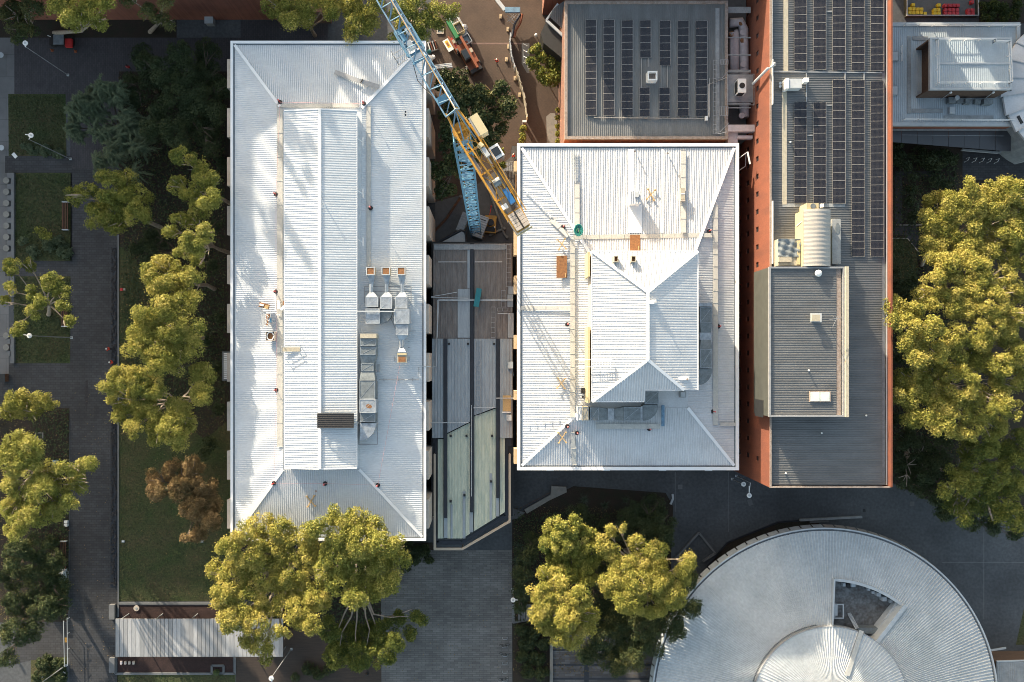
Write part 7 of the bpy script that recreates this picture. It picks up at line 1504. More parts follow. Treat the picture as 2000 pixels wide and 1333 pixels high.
def tree(name, label, cat, lobes, z, base=None, kind='euc', puff=.85, dens=2.3, leaf=.155, nl=240, group=None, bark='bark', trunk_r=.28, flat=.6, zvar=1.5, tint0=.5, limbs=True, branches=()):
    ws = np.array([W(l[0], l[1], z) for l in lobes]); wt = np.array([l[2] for l in lobes], float)
    cen = (ws * wt[:, None]).sum(0) / wt.sum()
    b = Vector((cen[0], cen[1], 0)) if base is None else W(base[0], base[1], 0)
    t = thing(name, b, label, cat, group)
    lobes = [(l[0], l[1], l[2] * (1.15 if limbs else 1.0)) for l in lobes]
    C, RR = puffs(lobes, z, puff, dens, flat, zvar); n = len(C)
    cnt = np.maximum(8, (nl * (RR / puff) ** 2)).astype(int); idx = np.repeat(np.arange(n), cnt); m = len(idx)
    D = rng.normal(size=(m, 3)); D /= np.linalg.norm(D, axis=1, keepdims=True); D[:, 2] = np.where(D[:, 2] < -.35, -D[:, 2], D[:, 2])
    rad = RR[idx] * rng.uniform(.66, 1.05, m) * np.where(rng.uniform(size=m) < .14, rng.uniform(1.05, 1.45, m), 1.0)
    P = C[idx] + D * rad[:, None] * np.array([1, 1, .8])
    Nn = D * .7 + rng.normal(size=(m, 3)) * .6
    pt = rng.normal(tint0, .16, n); tint = np.clip(pt[idx] + rng.normal(0, .16, m), 0, 1)
    P -= np.array(b)
    me = leaf_mesh('foliage', P, Nn, leaf, tint); fo = link(me, LM[kind], t, 'foliage')
    # trunk and limbs
    top = Vector(cen) - Vector((0, 0, 0)); zt = z * .42
    mid = Vector((b.x + (cen[0] - b.x) * .35 + rng.uniform(-.3, .3), b.y + (cen[1] - b.y) * .35 + rng.uniform(-.3, .3), zt * .6)); fork = Vector((b.x + (cen[0] - b.x) * .6, b.y + (cen[1] - b.y) * .6, zt))
    mb = MB(); mb.path([b, mid, fork], [trunk_r * 1.3, trunk_r, trunk_r * .8], 8); mb.build('trunk', M[bark], t)
    for br in branches:
        mb = MB(); k_ = len(br); mb.path([W(q[0], q[1], z * .75 + (z * .3) * i / k_) for i, q in enumerate(br)], [.17 - .13 * i / (k_ - 1) for i in range(k_)], 6); mb.build('limb', M[bark], t)
    if limbs:
        for i, lb in enumerate(lobes):
            e = Vector(W(lb[0], lb[1], z)); e.z -= lb[2] * S(z) * flat * .85; k1 = fork.lerp(e, .4) + Vector((rng.uniform(-.5, .5), rng.uniform(-.5, .5), (e.z - fork.z) * .05)); k2 = fork.lerp(e, .75) + Vector((rng.uniform(-.4, .4), rng.uniform(-.4, .4), .3))
            mb = MB(); mb.path([fork, k1, k2, e], [trunk_r * .55, trunk_r * .38, trunk_r * .25, .05], 6)
            for q in range(3):
                a_ = rng.uniform(0, 6.28); r_ = lb[2] * S(z) * .7; mb.path([k2, k2.lerp(e, .5) + Vector((math.cos(a_) * r_ * .5, math.sin(a_) * r_ * .5, .2)), e + Vector((math.cos(a_) * r_, math.sin(a_) * r_, rng.uniform(-.2, .4)))], [.09, .06, .025], 5)
            mb.build('limb', M[bark], t)
    return t
def shrub(label, lobes, z, kind='dark', puff=.5, leaf=.14, nl=60, dens=3, name='shrub', cat='shrub', group=None, tint0=.5, flat=.7):
    return tree(name, label, cat, lobes, z, None, kind, puff, dens, leaf, nl, group, 'bark_d', .07, flat, .2, tint0, False)
def feathery(label, lobes, z, base=None):
    ws = np.array([W(l[0], l[1], z) for l in lobes]); cen = ws.mean(0); b = Vector((cen[0], cen[1], 0)); t = thing('weeping_tree', b, label, 'tree')
    Ps = []; Ns = []; As = []
    for (px, py, rp) in lobes:
        c = np.array(W(px, py, z + rng.uniform(-1, 1))); Rl = rp * S(z)
        sub = [(math.cos(a) * r, math.sin(a) * r) for a, r in zip(rng.uniform(0, 6.28, 6), rng.uniform(.15, .95, 6) * Rl)]
        for s in range(96):
            th_ = rng.uniform(0, 2 * math.pi); L_ = Rl * rng.uniform(.25, .7); st = rng.uniform(0, .12) * Rl; so_ = sub[s % 6]
            th2 = th_ + rng.uniform(-.25, .25)
            k = np.linspace(0, 1, 16)[:, None]
            p0 = c + np.array([so_[0] + math.cos(th_) * st, so_[1] + math.sin(th_) * st, rng.uniform(-.8, .6) - .4 * (so_[0] ** 2 + so_[1] ** 2) / Rl])
            line = p0 + k * np.array([math.cos(th2), math.sin(th2), 0]) * L_ + np.array([0, 0, 1]) * (.5 * np.sin(k * 2.2) - 1.2 * k ** 2)
            line = np.repeat(line, 3, 0) + rng.normal(size=(48, 3)) * .07
            Ps.append(line); As.append(np.tile(np.array([math.cos(th2 + rng.uniform(-.5, .5)), math.sin(th2), -.3]), (48, 1)) + rng.normal(size=(48, 3)) * .45)
    P = np.concatenate(Ps); A_ = np.concatenate(As); n = len(P); A_ /= np.linalg.norm(A_, axis=1, keepdims=True)
    up = np.tile(np.array([0, 0, 1.0]), (n, 1)) + rng.normal(size=(n, 3)) * .4; Bv = np.cross(A_, up); Bv /= np.linalg.norm(Bv, axis=1, keepdims=True)
    s = rng.uniform(.25, .5, n)[:, None]; V = np.stack([P - A_ * s, P - Bv * .035, P + A_ * s, P + Bv * .035], 1).reshape(-1, 3) - np.array(b)
    me = bpy.data.meshes.new('foliage'); me.vertices.add(4 * n); me.vertices.foreach_set('co', V.astype(np.float32).ravel()); me.loops.add(4 * n); me.loops.foreach_set('vertex_index', np.arange(4 * n, dtype=np.int32)); me.polygons.add(n); me.polygons.foreach_set('loop_start', np.arange(0, 4 * n, 4, dtype=np.int32))
    at = me.attributes.new('tint', 'FLOAT', 'FACE'); at.data.foreach_set('value', np.clip(rng.normal(.5, .25, n), 0, 1).astype(np.float32)); me.update(); link(me, LM['grey'], t, 'foliage')
    mb = MB(); mb.path([b, b + Vector((.2, .1, z * .5)), b + Vector((0, 0, z * .9))], [.3, .22, .1], 8); mb.build('trunk', M['bark_d'], t)
    for (px, py, rp) in lobes: mb = MB(); mb.path([b + Vector((0, 0, z * .4)), W(px, py, z * .8)], [.15, .06], 6); mb.build('limb', M['bark_d'], t)
    return t
def spiky(label, px, py, r, z=.8, m='dark'):
    p = W(px, py, 0); t = thing('spiky_plant', p, label, 'plant', 'spiky plants in the central garden'); mb = MB(); n = 34
    for i in range(n):
        a_ = 2 * math.pi * i / n + random.uniform(-.1, .1); e = random.uniform(.1, 1.2); L_ = r * random.uniform(.7, 1.1); d = Vector((math.cos(a_) * math.cos(e), math.sin(a_) * math.cos(e), math.sin(e))); s = Vector((-math.sin(a_), math.cos(a_), 0)) * .06
        b = p + Vector((0, 0, z)); mb.add([b - s, b + s, b + d * L_ - Vector((0, 0, .2))], [(0, 1, 2)])
    mb.build('leaves', leafplain, t); mb = MB(); mb.tube(p, p + Vector((0, 0, z)), .1); mb.build('stem', M['bark_d'], t)
leafplain = mat('spiky_leaves', (.045, .065, .035), .5, .15, 3)

tree('gum_tree', 'sparse gum tree with gold lit tips over the grey path, left', 'tree', [(158, 385, 28), (135, 378, 12), (200, 362, 34), (238, 352, 24), (250, 388, 34), (212, 412, 34), (182, 420, 26), (262, 415, 24), (225, 440, 22)], 12.5, (315, 445), 'euc', dens=2.2, tint0=.45, trunk_r=.3)
tree('gum_tree', 'open crowned gum tree with visible pale branches, uppermost beside the left building', 'tree', [(348, 304, 18), (375, 318, 22), (392, 345, 24), (340, 362, 20), (368, 375, 22), (402, 385, 22), (385, 402, 22), (415, 350, 18)], 15.5, None, 'euc', dens=1.8, puff=.8)
tree('gum_tree', 'small crowned gum tree beside the left building, second from the top', 'tree', [(345, 432, 18), (372, 425, 18), (330, 450, 14), (365, 470, 22), (395, 480, 24), (350, 495, 14), (385, 505, 16), (400, 450, 16)], 15.5, None, 'euc', dens=2.0, puff=.8)
tree('gum_tree', 'compact rounded gum tree beside the left building, north of the tallest crown', 'tree', [(290, 535, 22), (310, 520, 22), (350, 525, 22), (370, 540, 22), (332, 555, 24), (300, 556, 20), (362, 562, 22), (380, 575, 14)], 16, None, 'gold', dens=2.6)
tree('gum_tree', 'large dense cauliflower crowned gum tree beside the left building', 'tree', [(310, 600, 24), (350, 596, 24), (285, 625, 26), (325, 635, 34), (365, 640, 28), (265, 655, 24), (250, 680, 18), (290, 670, 34), (335, 680, 34), (372, 680, 22), (300, 705, 28), (335, 715, 22), (270, 610, 12)], 17, None, 'gold', dens=2.8, puff=1.0)
tree('gum_tree', 'wide gum tree leaning west over the grey path, white branches showing', 'tree', [(205, 755, 16), (230, 740, 26), (262, 745, 28), (225, 778, 24), (265, 785, 32), (240, 812, 28), (282, 815, 28), (300, 760, 26), (340, 800, 26), (385, 735, 26), (388, 770, 22), (330, 840, 30), (358, 830, 20), (300, 850, 22), (345, 862, 18), (255, 840, 18)], 15, None, 'gold', dens=2.5)
tree('russet_tree', 'russet brown leaved tree on the lawn by the left building', 'tree', [(300, 935, 18), (335, 925, 24), (372, 915, 20), (300, 962, 20), (350, 960, 28), (392, 950, 24), (400, 985, 28), (370, 1000, 26), (410, 1020, 20), (380, 1045, 18), (360, 1055, 10)], 9.5, None, 'brown', dens=2.4, puff=.75, leaf=.16, bark='bark_d')
tree('gum_tree', 'huge spreading gum tree with golden crown at the south west corner of the left building', 'tree', [(505, 1030, 28), (470, 1045, 22), (545, 1040, 28), (440, 1080, 24), (480, 1085, 32), (530, 1080, 34), (575, 1070, 26), (420, 1115, 20), (450, 1130, 32), (505, 1130, 36), (560, 1125, 34), (430, 1170, 28), (480, 1180, 36), (535, 1180, 36), (585, 1160, 28), (445, 1215, 28), (495, 1225, 26), (575, 1205, 30), (620, 1180, 22), (505, 1262, 24), (520, 1288, 14), (480, 1255, 16), (545, 1240, 20), (605, 1225, 20), (602, 1085, 26), (612, 1130, 28), (615, 1175, 24), (600, 1045, 20)], 17, (560, 1150), 'gold', dens=2.5, tint0=.62, trunk_r=.4)
tree('gum_tree', 'large rounded gum tree overlapping the south edge of the left roof', 'tree', [(655, 1010, 20), (620, 1030, 22), (690, 1025, 28), (660, 1050, 30), (730, 1035, 22), (705, 1065, 32), (745, 1070, 26), (650, 1090, 30), (690, 1110, 34), (740, 1110, 30), (775, 1065, 18), (630, 1120, 20), (665, 1145, 30), (710, 1155, 34), (755, 1145, 24), (780, 1095, 20), (770, 1130, 16), (690, 1175, 24)], 19, (700, 1060), 'euc', dens=2.8, tint0=.55, trunk_r=.4)
tree('gum_tree', 'lower shaded gum tree with long bare white branches at the plaza corner', 'tree', [(640, 1235, 27), (670, 1255, 35), (710, 1250, 35), (750, 1240, 32), (655, 1285, 30), (700, 1290, 32), (740, 1285, 32), (770, 1260, 22), (775, 1210, 17), (812, 1210, 15), (800, 1240, 17), (825, 1215, 12)], 9, (690, 1120), 'euc', dens=2.8, puff=.8, tint0=.25, trunk_r=.3, limbs=False, branches=[[(690, 1165), (672, 1200), (662, 1225), (660, 1250)], [(694, 1170), (686, 1205), (668, 1235), (664, 1262)], [(698, 1175), (697, 1210), (694, 1240), (696, 1262)], [(712, 1170), (714, 1205), (722, 1230), (716, 1262)], [(714, 1170), (726, 1200), (736, 1228), (740, 1250)], [(720, 1175), (730, 1200), (760, 1206), (800, 1204)], [(760, 1206), (785, 1198), (805, 1190)]])
tree('gum_tree', 'broad gum tree at the far left edge, west of the lawn', 'tree', [(20, 870, 26), (50, 880, 24), (10, 905, 26), (45, 920, 30), (85, 925, 24), (120, 915, 20), (25, 955, 30), (70, 960, 28), (110, 955, 24), (160, 915, 20), (175, 905, 12), (150, 945, 20), (60, 1000, 30), (100, 995, 26), (20, 1000, 28), (130, 985, 18), (20, 1035, 22)], 15, (40, 900), 'euc', dens=2.4, tint0=.6)
tree('gum_tree', 'small flat crowned gum tree at the left edge, lit gold, over the cross path', 'tree', [(20, 785, 18), (45, 775, 18), (70, 785, 18), (92, 785, 16), (40, 803, 18), (65, 808, 16), (10, 805, 14)], 12, (-30, 820), 'gold', dens=2.4)
tree('gum_tree', 'thin gum tree with two gold clumps on the third lawn, left edge', 'tree', [(15, 565, 14), (5, 590, 12), (62, 572, 16), (95, 550, 20), (75, 590, 14), (115, 572, 16), (120, 595, 14), (60, 610, 14), (15, 520, 18), (50, 515, 14), (30, 640, 16), (130, 630, 14)], 13, (95, 615), 'euc', dens=2.0, puff=.7, tint0=.45)
tree('dark_tree', 'dark dense tree mass at the lower left edge', 'tree', [(20, 1085, 28), (60, 1075, 26), (95, 1100, 24), (20, 1130, 30), (65, 1140, 30), (100, 1150, 24), (25, 1185, 30), (75, 1195, 28), (110, 1185, 20), (20, 1240, 28), (55, 1235, 22), (10, 1290, 20)], 8, None, 'broad', dens=2.2, tint0=.35, bark='bark_d')
tree('gum_tree', 'gum tree with lit crown at the top left edge, beside the brick hall', 'tree', [(105, 10, 22), (140, 5, 24), (175, 15, 26), (205, 5, 16), (150, 38, 22), (190, 38, 18), (125, 30, 16)], 20, (106, 65), 'euc', dens=2.2, tint0=.45)
tree('gum_tree', 'dim gum tree in the extreme top left corner', 'tree', [(15, 20, 26), (45, 40, 24), (25, 60, 20), (55, 10, 22)], 11, (60, 35), 'broad', dens=2.0, tint0=.6)
tree('gum_tree', 'thin leaning gum tree with a long pale trunk against the brick hall wall', 'tree', [(285, 20, 20), (310, 30, 18), (330, 45, 12), (320, 5, 18), (250, -20, 26)], 14, (293, 63), 'broad', dens=1.6, tint0=.7)
tree('gum_tree', 'gold lit gum tree at the top edge above the left building', 'tree', [(530, 8, 24), (560, 18, 26), (590, 30, 20), (600, 5, 26), (635, 15, 22), (650, 5, 18), (565, 40, 14)], 13.8, (615, 70), 'gold', dens=2.6, tint0=.4)
tree('gum_tree', 'gold lit gum tree at the top edge, just west of the crane jib', 'tree', [(690, 10, 24), (715, 25, 22), (695, 45, 22), (725, 50, 18), (685, 65, 14), (730, 5, 20)], 13.5, (700, 60), 'gold', dens=2.4, tint0=.35)
tree('gum_tree', 'gold lit gum tree at the top edge beneath and east of the crane jib', 'tree', [(780, 15, 22), (815, 10, 24), (850, 20, 24), (880, 15, 18), (820, 40, 24), (850, 50, 18), (785, 50, 16), (770, 70, 12), (825, 65, 14)], 13, (800, 35), 'euc', dens=2.3, tint0=.4)
tree('broadleaf_tree', 'dark broad leaved tree filling the yard beside the crane jib', 'tree', [(870, 155, 20), (895, 150, 20), (900, 185, 28), (930, 180, 22), (975, 170, 18), (960, 200, 28), (995, 205, 20), (920, 220, 30), (965, 235, 26), (880, 215, 24), (875, 250, 22), (930, 260, 28), (960, 270, 18), (880, 290, 24), (925, 295, 22), (860, 330, 20), (870, 370, 18), (900, 330, 16)], 9, (925, 235), 'broad', dens=2.4, puff=.8, leaf=.28, nl=85, bark='bark_d', tint0=.45)
shrub('bright green shrub cluster beside the leaning dark roof', [(1045, 92, 12), (1040, 118, 15), (1058, 112, 14), (1060, 140, 16), (1085, 120, 20), (1085, 145, 20), (1070, 155, 14)], 4.5, 'euc', .55, .2, 80, tint0=.3)
shrub('slim bright hedge at the north west corner of the hip roof building', [(1022, 250, 7), (1021, 262, 7), (1021, 273, 8)], 1.8, 'euc', .35, .16, 60, name='hedge', cat='hedge')
shrub('narrow strip hedge along the west wall of the smaller grey roof building', [(1091, 215, 5), (1090, 230, 6), (1090, 245, 6), (1091, 260, 7), (1091, 275, 7)], 2.0, 'euc', .35, .16, 60, name='hedge', cat='hedge')
shrub('dim shrubs with gold tips beside the crane mast', [(975, 310, 8), (983, 322, 7), (980, 295, 6)], 3, 'euc', .4, .2, 50, tint0=.35)
# right side trees
tree('gum_tree', 'northernmost broad golden tree on the right side', 'tree', [(1900, 360, 18), (1840, 395, 26), (1870, 400, 30), (1910, 395, 30), (1820, 430, 22), (1850, 440, 32), (1895, 440, 34), (1820, 475, 20), (1860, 480, 30), (1905, 480, 28), (1935, 450, 26), (1825, 500, 14), (1930, 415, 20)], 15, (1800, 518), 'gold', dens=2.5, tint0=.6)
tree('gum_tree', 'golden tree cut by the right edge beside the northern broad tree', 'tree', [(1945, 370, 22), (1975, 365, 22), (2000, 375, 26), (1960, 400, 28), (1995, 415, 30), (1985, 455, 28), (1975, 490, 24), (2010, 500, 30), (1940, 490, 18)], 16, None, 'gold', dens=2.5, tint0=.5)
tree('gum_tree', 'golden tree with layered lobes in the middle of the right side', 'tree', [(1895, 500, 20), (1860, 520, 26), (1915, 525, 30), (1830, 545, 20), (1870, 560, 32), (1925, 560, 32), (1810, 575, 18), (1850, 595, 30), (1900, 600, 34), (1950, 590, 28), (1970, 540, 22), (1990, 570, 24), (1990, 620, 24), (1945, 635, 26)], 17, None, 'gold', dens=2.5, tint0=.62)
tree('gum_tree', 'golden tree reaching over the east parapet of the red walled building', 'tree', [(1760, 600, 24), (1745, 625, 12), (1790, 610, 20), (1780, 640, 26), (1800, 670, 26), (1825, 640, 24), (1770, 670, 16), (1835, 690, 22), (1795, 700, 20)], 18, (1810, 660), 'gold', dens=2.5, tint0=.6)
tree('gum_tree', 'wide golden tree in the lower part of the right side, largest crown there', 'tree', [(1765, 745, 22), (1755, 775, 16), (1800, 740, 26), (1830, 720, 26), (1870, 700, 28), (1920, 705, 28), (1790, 780, 26), (1840, 765, 32), (1890, 750, 34), (1940, 750, 30), (1965, 715, 24), (1790, 815, 24), (1835, 810, 28), (1885, 800, 30), (1930, 800, 26), (1960, 775, 22), (1870, 655, 28), (1920, 665, 28), (1975, 650, 26), (2000, 690, 26), (1990, 740, 26), (1985, 800, 24), (1850, 840, 24), (1900, 840, 26), (1950, 835, 26)], 16.5, None, 'gold', dens=2.5, tint0=.5)
tree('gum_tree', 'thin dark tree with pale twigs south of the wide golden tree', 'tree', [(1780, 860, 22), (1810, 880, 24), (1840, 900, 22), (1780, 910, 24), (1820, 925, 22), (1770, 940, 16), (1850, 860, 20)], 7.5, None, 'dark', dens=2.0, puff=.8, tint0=.7)
tree('gum_tree', 'yellow green tree at the right edge above the round building', 'tree', [(1900, 880, 22), (1935, 880, 24), (1975, 885, 22), (2000, 900, 24), (1880, 915, 22), (1915, 920, 28), (1960, 930, 28), (1990, 945, 26), (1895, 950, 24), (1930, 965, 28), (1975, 985, 28), (1900, 985, 22), (1945, 1000, 26), (1990, 1015, 26), (1870, 990, 20), (1890, 1015, 16), (1850, 960, 16), (2000, 860, 20)], 12.5, None, 'euc', dens=2.4, tint0=.3)
tree('dark_tree', 'dark tree under the yellow green one near the grey plaza', 'tree', [(1860, 1000, 22), (1840, 975, 18), (1900, 1025, 18), (1830, 940, 22), (1800, 955, 18), (1940, 1030, 18), (1985, 1040, 16), (1855, 930, 20)], 7.5, None, 'dark', dens=2.4, tint0=.6, bark='bark_d')
# central garden
tree('dark_tree', 'dark green tree at the east of the central garden, north side', 'tree', [(1235, 1010, 28), (1275, 1000, 28), (1300, 1025, 24), (1250, 1045, 30), (1290, 1060, 28), (1210, 1040, 20)], 7, None, 'dark', dens=2.4, tint0=.6, bark='bark_d')
tree('conifer', 'pointed tree half lit gold along a sharp diagonal in the central garden', 'tree', [(1076, 1035, 18), (1110, 1030, 26), (1075, 1065, 20), (1105, 1065, 30), (1140, 1060, 30), (1090, 1095, 24), (1125, 1100, 30), (1155, 1090, 24), (1110, 1125, 22), (1145, 1130, 22)], 12.0, None, 'euc', dens=2.6, puff=.7, leaf=.18, tint0=.5, bark='bark_d')
tree('gum_tree', 'round gold crowned tree at the south west of the central garden', 'tree', [(1070, 1130, 22), (1090, 1150, 22), (1052, 1160, 20), (1065, 1180, 24), (1055, 1205, 20), (1095, 1185, 26), (1130, 1175, 26), (1150, 1205, 20), (1075, 1220, 24), (1110, 1215, 26), (1140, 1235, 24), (1095, 1245, 22), (1120, 1255, 18)], 14.5, None, 'gold', dens=3.0, tint0=.55)
tree('gum_tree', 'large gold crowned tree at the centre of the garden west of the round building', 'tree', [(1190, 1040, 14), (1215, 1030, 12), (1180, 1065, 18), (1200, 1085, 20), (1245, 1065, 16), (1285, 1075, 20), (1255, 1100, 26), (1220, 1115, 26), (1280, 1110, 24), (1200, 1145, 26), (1245, 1145, 30), (1290, 1140, 26), (1330, 1130, 22), (1350, 1100, 16), (1240, 1180, 28), (1280, 1185, 28), (1320, 1170, 24), (1215, 1180, 20)], 13.5, None, 'gold', dens=2.5, tint0=.55)
tree('dark_tree', 'dark rounded tree overhanging the round roof and the courtyard', 'tree', [(1340, 1140, 26), (1350, 1190, 20), (1310, 1215, 30), (1260, 1230, 30), (1210, 1225, 28), (1180, 1250, 26), (1230, 1265, 30), (1280, 1265, 26), (1190, 1290, 24), (1240, 1295, 24), (1150, 1280, 20), (1320, 1240, 18), (1210, 1310, 16)], 9.5, None, 'broad', dens=2.5, tint0=.5, bark='bark_d')
tree('dark_tree', 'low dark tree at the western edge of the central garden', 'tree', [(1030, 1090, 22), (1020, 1125, 18), (1045, 1060, 20), (1020, 1160, 16), (1015, 1185, 14)], 4.5, None, 'dark', dens=2.5, tint0=.6, bark='bark_d')
tree('dark_tree', 'deep green tree between the lit pointed tree and the gold crown', 'tree', [(1160, 1030, 24), (1130, 1010, 22), (1165, 1070, 20), (1180, 1100, 18), (1170, 1140, 20), (1175, 1190, 22), (1165, 1220, 20)], 7, None, 'dark', dens=2.4, tint0=.65, bark='bark_d')
for (px, py, r, lab) in ((1140, 975, 1.6, 'spiky dark plant near the head of the concrete ramp'), (1015, 1065, 1.6, 'spiky dark plant at the west garden edge, northern'), (1008, 1095, 1.6, 'spiky dark plant at the west garden edge, southern'), (1180, 985, 1.4, 'spiky dark plant east of the ramp'), (1220, 975, 1.3, 'spiky dark plant on the northern garden margin')): spiky(lab, px, py, r)
# north west dark trees
tree('dark_tree', 'big dark tree between the weeping tree and the left building', 'tree', [(345, 100, 26), (400, 95, 24), (310, 130, 28), (355, 140, 30), (400, 140, 28), (430, 170, 20), (340, 180, 30), (385, 190, 30), (310, 210, 28), (420, 220, 20), (365, 230, 30), (330, 255, 26), (395, 255, 26), (350, 285, 22), (280, 120, 20), (285, 250, 22), (410, 290, 16)], 8.5, None, 'dark', dens=2.4, tint0=.6, bark='bark_d')
tree('dark_tree', 'lower dark tree north of the weeping tree', 'tree', [(270, 100, 20), (290, 150, 24), (245, 160, 20), (265, 190, 20)], 6.5, None, 'dark', dens=2.2, tint0=.5, bark='bark_d')
tree('dark_tree', 'shadowy tree hidden behind the gum trees beside the left building', 'tree', [(300, 460, 22), (290, 500, 22), (265, 480, 18), (310, 520, 16), (420, 440, 14), (415, 520, 14)], 6.5, None, 'dark', dens=2.2, tint0=.5, bark='bark_d')
feathery('feathery grey green weeping tree in the dark upper left', [(185, 190, 34), (150, 210, 28), (225, 215, 34), (175, 245, 36), (225, 265, 36), (265, 240, 30), (200, 300, 34), (255, 300, 36), (140, 250, 22), (215, 165, 26)], 7.5)
shrub('sparse bright shrub on the second lawn from the top', [(80, 455, 12), (90, 460, 10), (72, 450, 8)], 2.5, 'euc', .5, .18, 40, dens=2)
shrub('pale grey groundcover along the bottom of the upper left lawn', [(60, 288, 14), (85, 292, 14), (110, 298, 12), (45, 285, 8)], .8, 'grey', .4, .16, 60)
shrub('dim shrubs with brown tint on the lower part of the second lawn', [(60, 490, 16), (90, 480, 14), (120, 490, 16), (110, 470, 12), (40, 470, 10)], 1.2, 'grey', .45, .16, 50)
shrub('dark ivy like planting under the reddish brown bench garden', [(95, 1060, 14), (110, 1090, 12), (100, 1130, 16), (115, 1160, 14), (80, 1170, 16), (120, 1030, 8)], 1.5, 'dark', .5, .2, 55, tint0=.7)
shrub('dark green planting at the southern end of the left garden', [(80, 1300, 18), (110, 1300, 14), (95, 1320, 16), (70, 1325, 12), (115, 1325, 12)], 1.2, 'dark', .5, .2, 60, tint0=.6)
shrub('low dark shrubs south of the left building at the plaza edge', [(800, 1075, 16), (825, 1080, 14), (838, 1095, 10), (810, 1095, 12), (790, 1110, 14)], 2, 'dark', .5, .2, 60, tint0=.6)
shrub('low planting strip east of the bicycle hoops', [(1020, 1235, 14), (1045, 1240, 14), (1030, 1260, 18), (1060, 1262, 14), (1020, 1285, 14), (1050, 1290, 18), (1030, 1315, 16), (1060, 1320, 16), (1066, 1235, 8)], 1.5, 'dark', .5, .2, 60, tint0=.6)
shrub('rounded dark hedge west of the cycle hoops near the glass awning', [(1800, 300, 18), (1820, 310, 20), (1845, 305, 22), (1865, 310, 14), (1830, 325, 16), (1760, 305, 18), (1755, 280, 12), (1775, 325, 12)], 3, 'dark', .6, .2, 60, tint0=.45)
shrub('dim shrub row in the garden right of the red walled building', [(1785, 370, 12), (1780, 395, 12), (1790, 420, 14), (1830, 350, 14), (1850, 360, 14), (1785, 345, 10)], 2.5, 'dark', .6, .2, 50, tint0=.5)
shrub('dark planting below the lawn right of the red walled building', [(1760, 560, 16), (1775, 580, 14), (1755, 530, 10), (1785, 550, 12), (1760, 700, 14), (1755, 820, 14), (1760, 880, 14)], 2.0, 'dark', .6, .2, 50, tint0=.4)
shrub('mixed green shrubs at the top right corner', [(1925, 12, 12), (1945, 8, 14), (1965, 15, 16), (1985, 25, 14), (1940, 30, 12), (1925, 32, 8), (1965, 35, 10), (1990, 5, 12)], 1.5, 'hedge', .5, .18, 60, tint0=.25)
shrub('dark hedge on the brown deck edge by the bottom lamp', [(600, 1310, 14), (620, 1318, 14), (640, 1312, 12), (575, 1325, 10)], 1.2, 'dark', .5, .18, 50, tint0=.7)
shrub('shadowed shrubs in the bed along the west wall of the left building', [(430, 320, 14), (425, 620, 12), (400, 660, 16), (425, 800, 14), (405, 870, 16), (395, 890, 12), (420, 720, 14)], 2.5, 'dark', .6, .2, 50, tint0=.5)
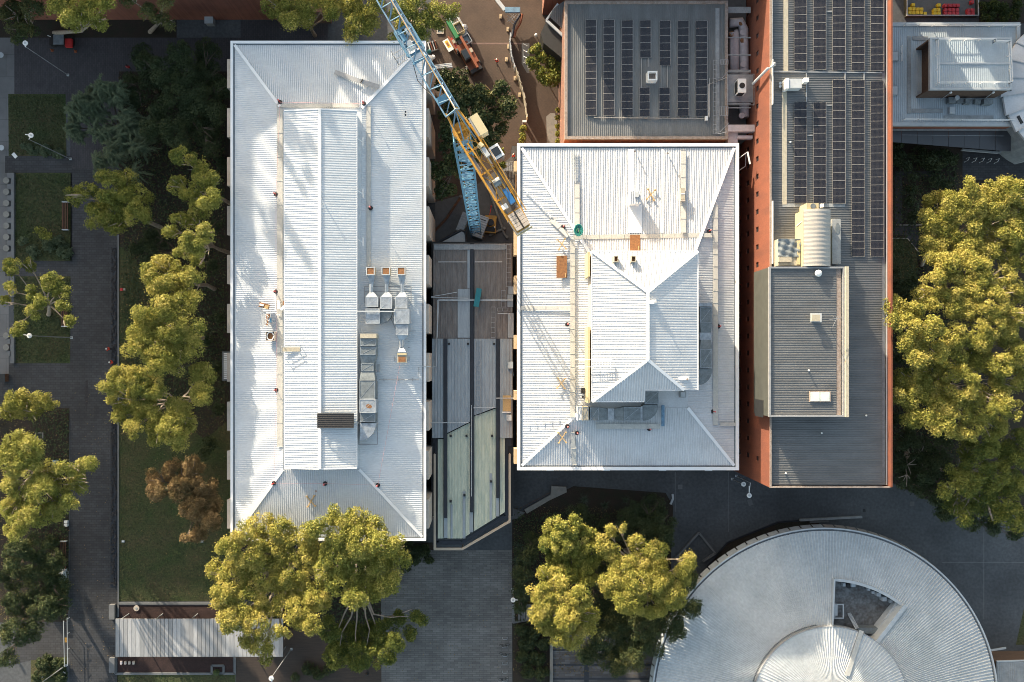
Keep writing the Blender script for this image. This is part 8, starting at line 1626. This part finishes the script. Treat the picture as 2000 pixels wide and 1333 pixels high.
# unseen trees beyond the frame, placed to streak the roofs and shade the lawns
def far_tree(lab, x, y, z, r, n, dens=2.2):
    s = S(z); px = NX + x / s; py = NY - y / s; rp = r / s
    lb = []
    for k in range(n):
        a = rng.uniform(0, 6.28); q = rng.uniform(.2, 1) * rp; zz = rng.uniform(-5, 0); w = rng.uniform(.4, 1.0) / s
        for m_ in range(8): lb.append((px + q * math.cos(a), py + q * math.sin(a), w * rng.uniform(.6, 1.2), zz - m_ * 1.1))  # crowns stacked in columns, shaped to cast long streaks
    tree('gum_tree', lab, 'tree', lb, z, None, 'euc', dens=dens, puff=.55, leaf=.34, nl=16, limbs=False)
for lab, x, y, z, r, n in (('unseen gum beyond the brick hall, first from the west', -69, 84, 31, 4, 5), ('unseen gum beyond the brick hall, second from the west', -58, 83, 28, 3, 4), ('unseen gum beyond the brick hall, third from the west', -50, 82, 25.5, 3, 4), ('unseen gum beyond the brick hall, fourth from the west', -41, 80, 22.5, 4, 5), ('unseen gum beyond the brick hall, fifth from the west', -33, 78, 21, 4, 4), ('unseen gum beyond the top edge west of the crane jib', -24, 76, 20, 3, 1), ('added tall gum beyond the left edge, upper, shading the lawns', -92, 40, 25, 7, 5),
    ('added tall gum beyond the left edge, middle, shading the lawns', -95, 20, 17, 8, 6), ('added gum beyond the left edge, lower, shading the lawns', -96, -2, 16, 8, 6), ('added gum beyond the left edge, lowest, shading the lawns', -92, -24, 15, 8, 6)):
    far_tree(lab, x, y, z, r, n)
# loose ground cover and leaf litter
def scatter(name, polys, n, size, kind, z0, z1, parent=None, tint0=.5):
    Ps = []
    for (xa, xb, ya, yb2) in polys:
        k = int(n * (xb - xa) * (yb2 - ya) / sum((q[1] - q[0]) * (q[3] - q[2]) for q in polys))
        X = rng.uniform(xa, xb, k); Y = rng.uniform(ya, yb2, k); Ps.append(np.stack([(X - NX) * K, (NY - Y) * K, rng.uniform(z0, z1, k)], 1))
    P = np.concatenate(Ps); m = len(P); Nn = rng.normal(size=(m, 3)) * .5 + np.array([0, 0, 1])
    me = leaf_mesh(name, P, Nn, size, np.clip(rng.normal(tint0, .25, m), 0, 1), 2.0); me.materials.append(LM[kind]); o = bpy.data.objects.new(name, me); COL.objects.link(o); return tag(o, kind='stuff')
tag(scatter('leaf_litter', [(0, 135, 800, 1210), (232, 440, 140, 850), (1002, 1300, 990, 1320), (1742, 1880, 340, 940)], 16000, .14, 'brown', .03, .1, tint0=.1), 'brown leaf litter on the garden beds')
tag(scatter('ground_cover', [(60, 135, 800, 1210), (240, 440, 150, 800), (1004, 1300, 1000, 1240), (1742, 1870, 300, 940), (455, 745, 1100, 1220), (760, 838, 1064, 1100)], 30000, .2, 'dark', .05, .4, tint0=.5), 'low dark green ground cover in the garden beds')
tag(scatter('grass_tufts', [(234, 448, 560, 1173), (230, 455, 1320, 1333)], 16000, .12, 'dark', .02, .09, tint0=.8), 'short tufts of the main lawn')
tag(scatter('ground_cover', [(18, 126, 186, 303), (28, 138, 340, 508), (28, 136, 542, 708)], 9000, .16, 'dark', .04, .2, tint0=.75), 'rough grass tufts on the left lawns')
print('FACES', sum(len(o.data.polygons) for o in bpy.data.objects if o.type == 'MESH'))
tag(scatter('fallen_leaves', [(140, 228, 760, 1330), (744, 1000, 1080, 1333), (232, 445, 880, 1170)], 900, .10, 'brown', .03, .05, tint0=.3), 'scattered fallen leaves on the paths')
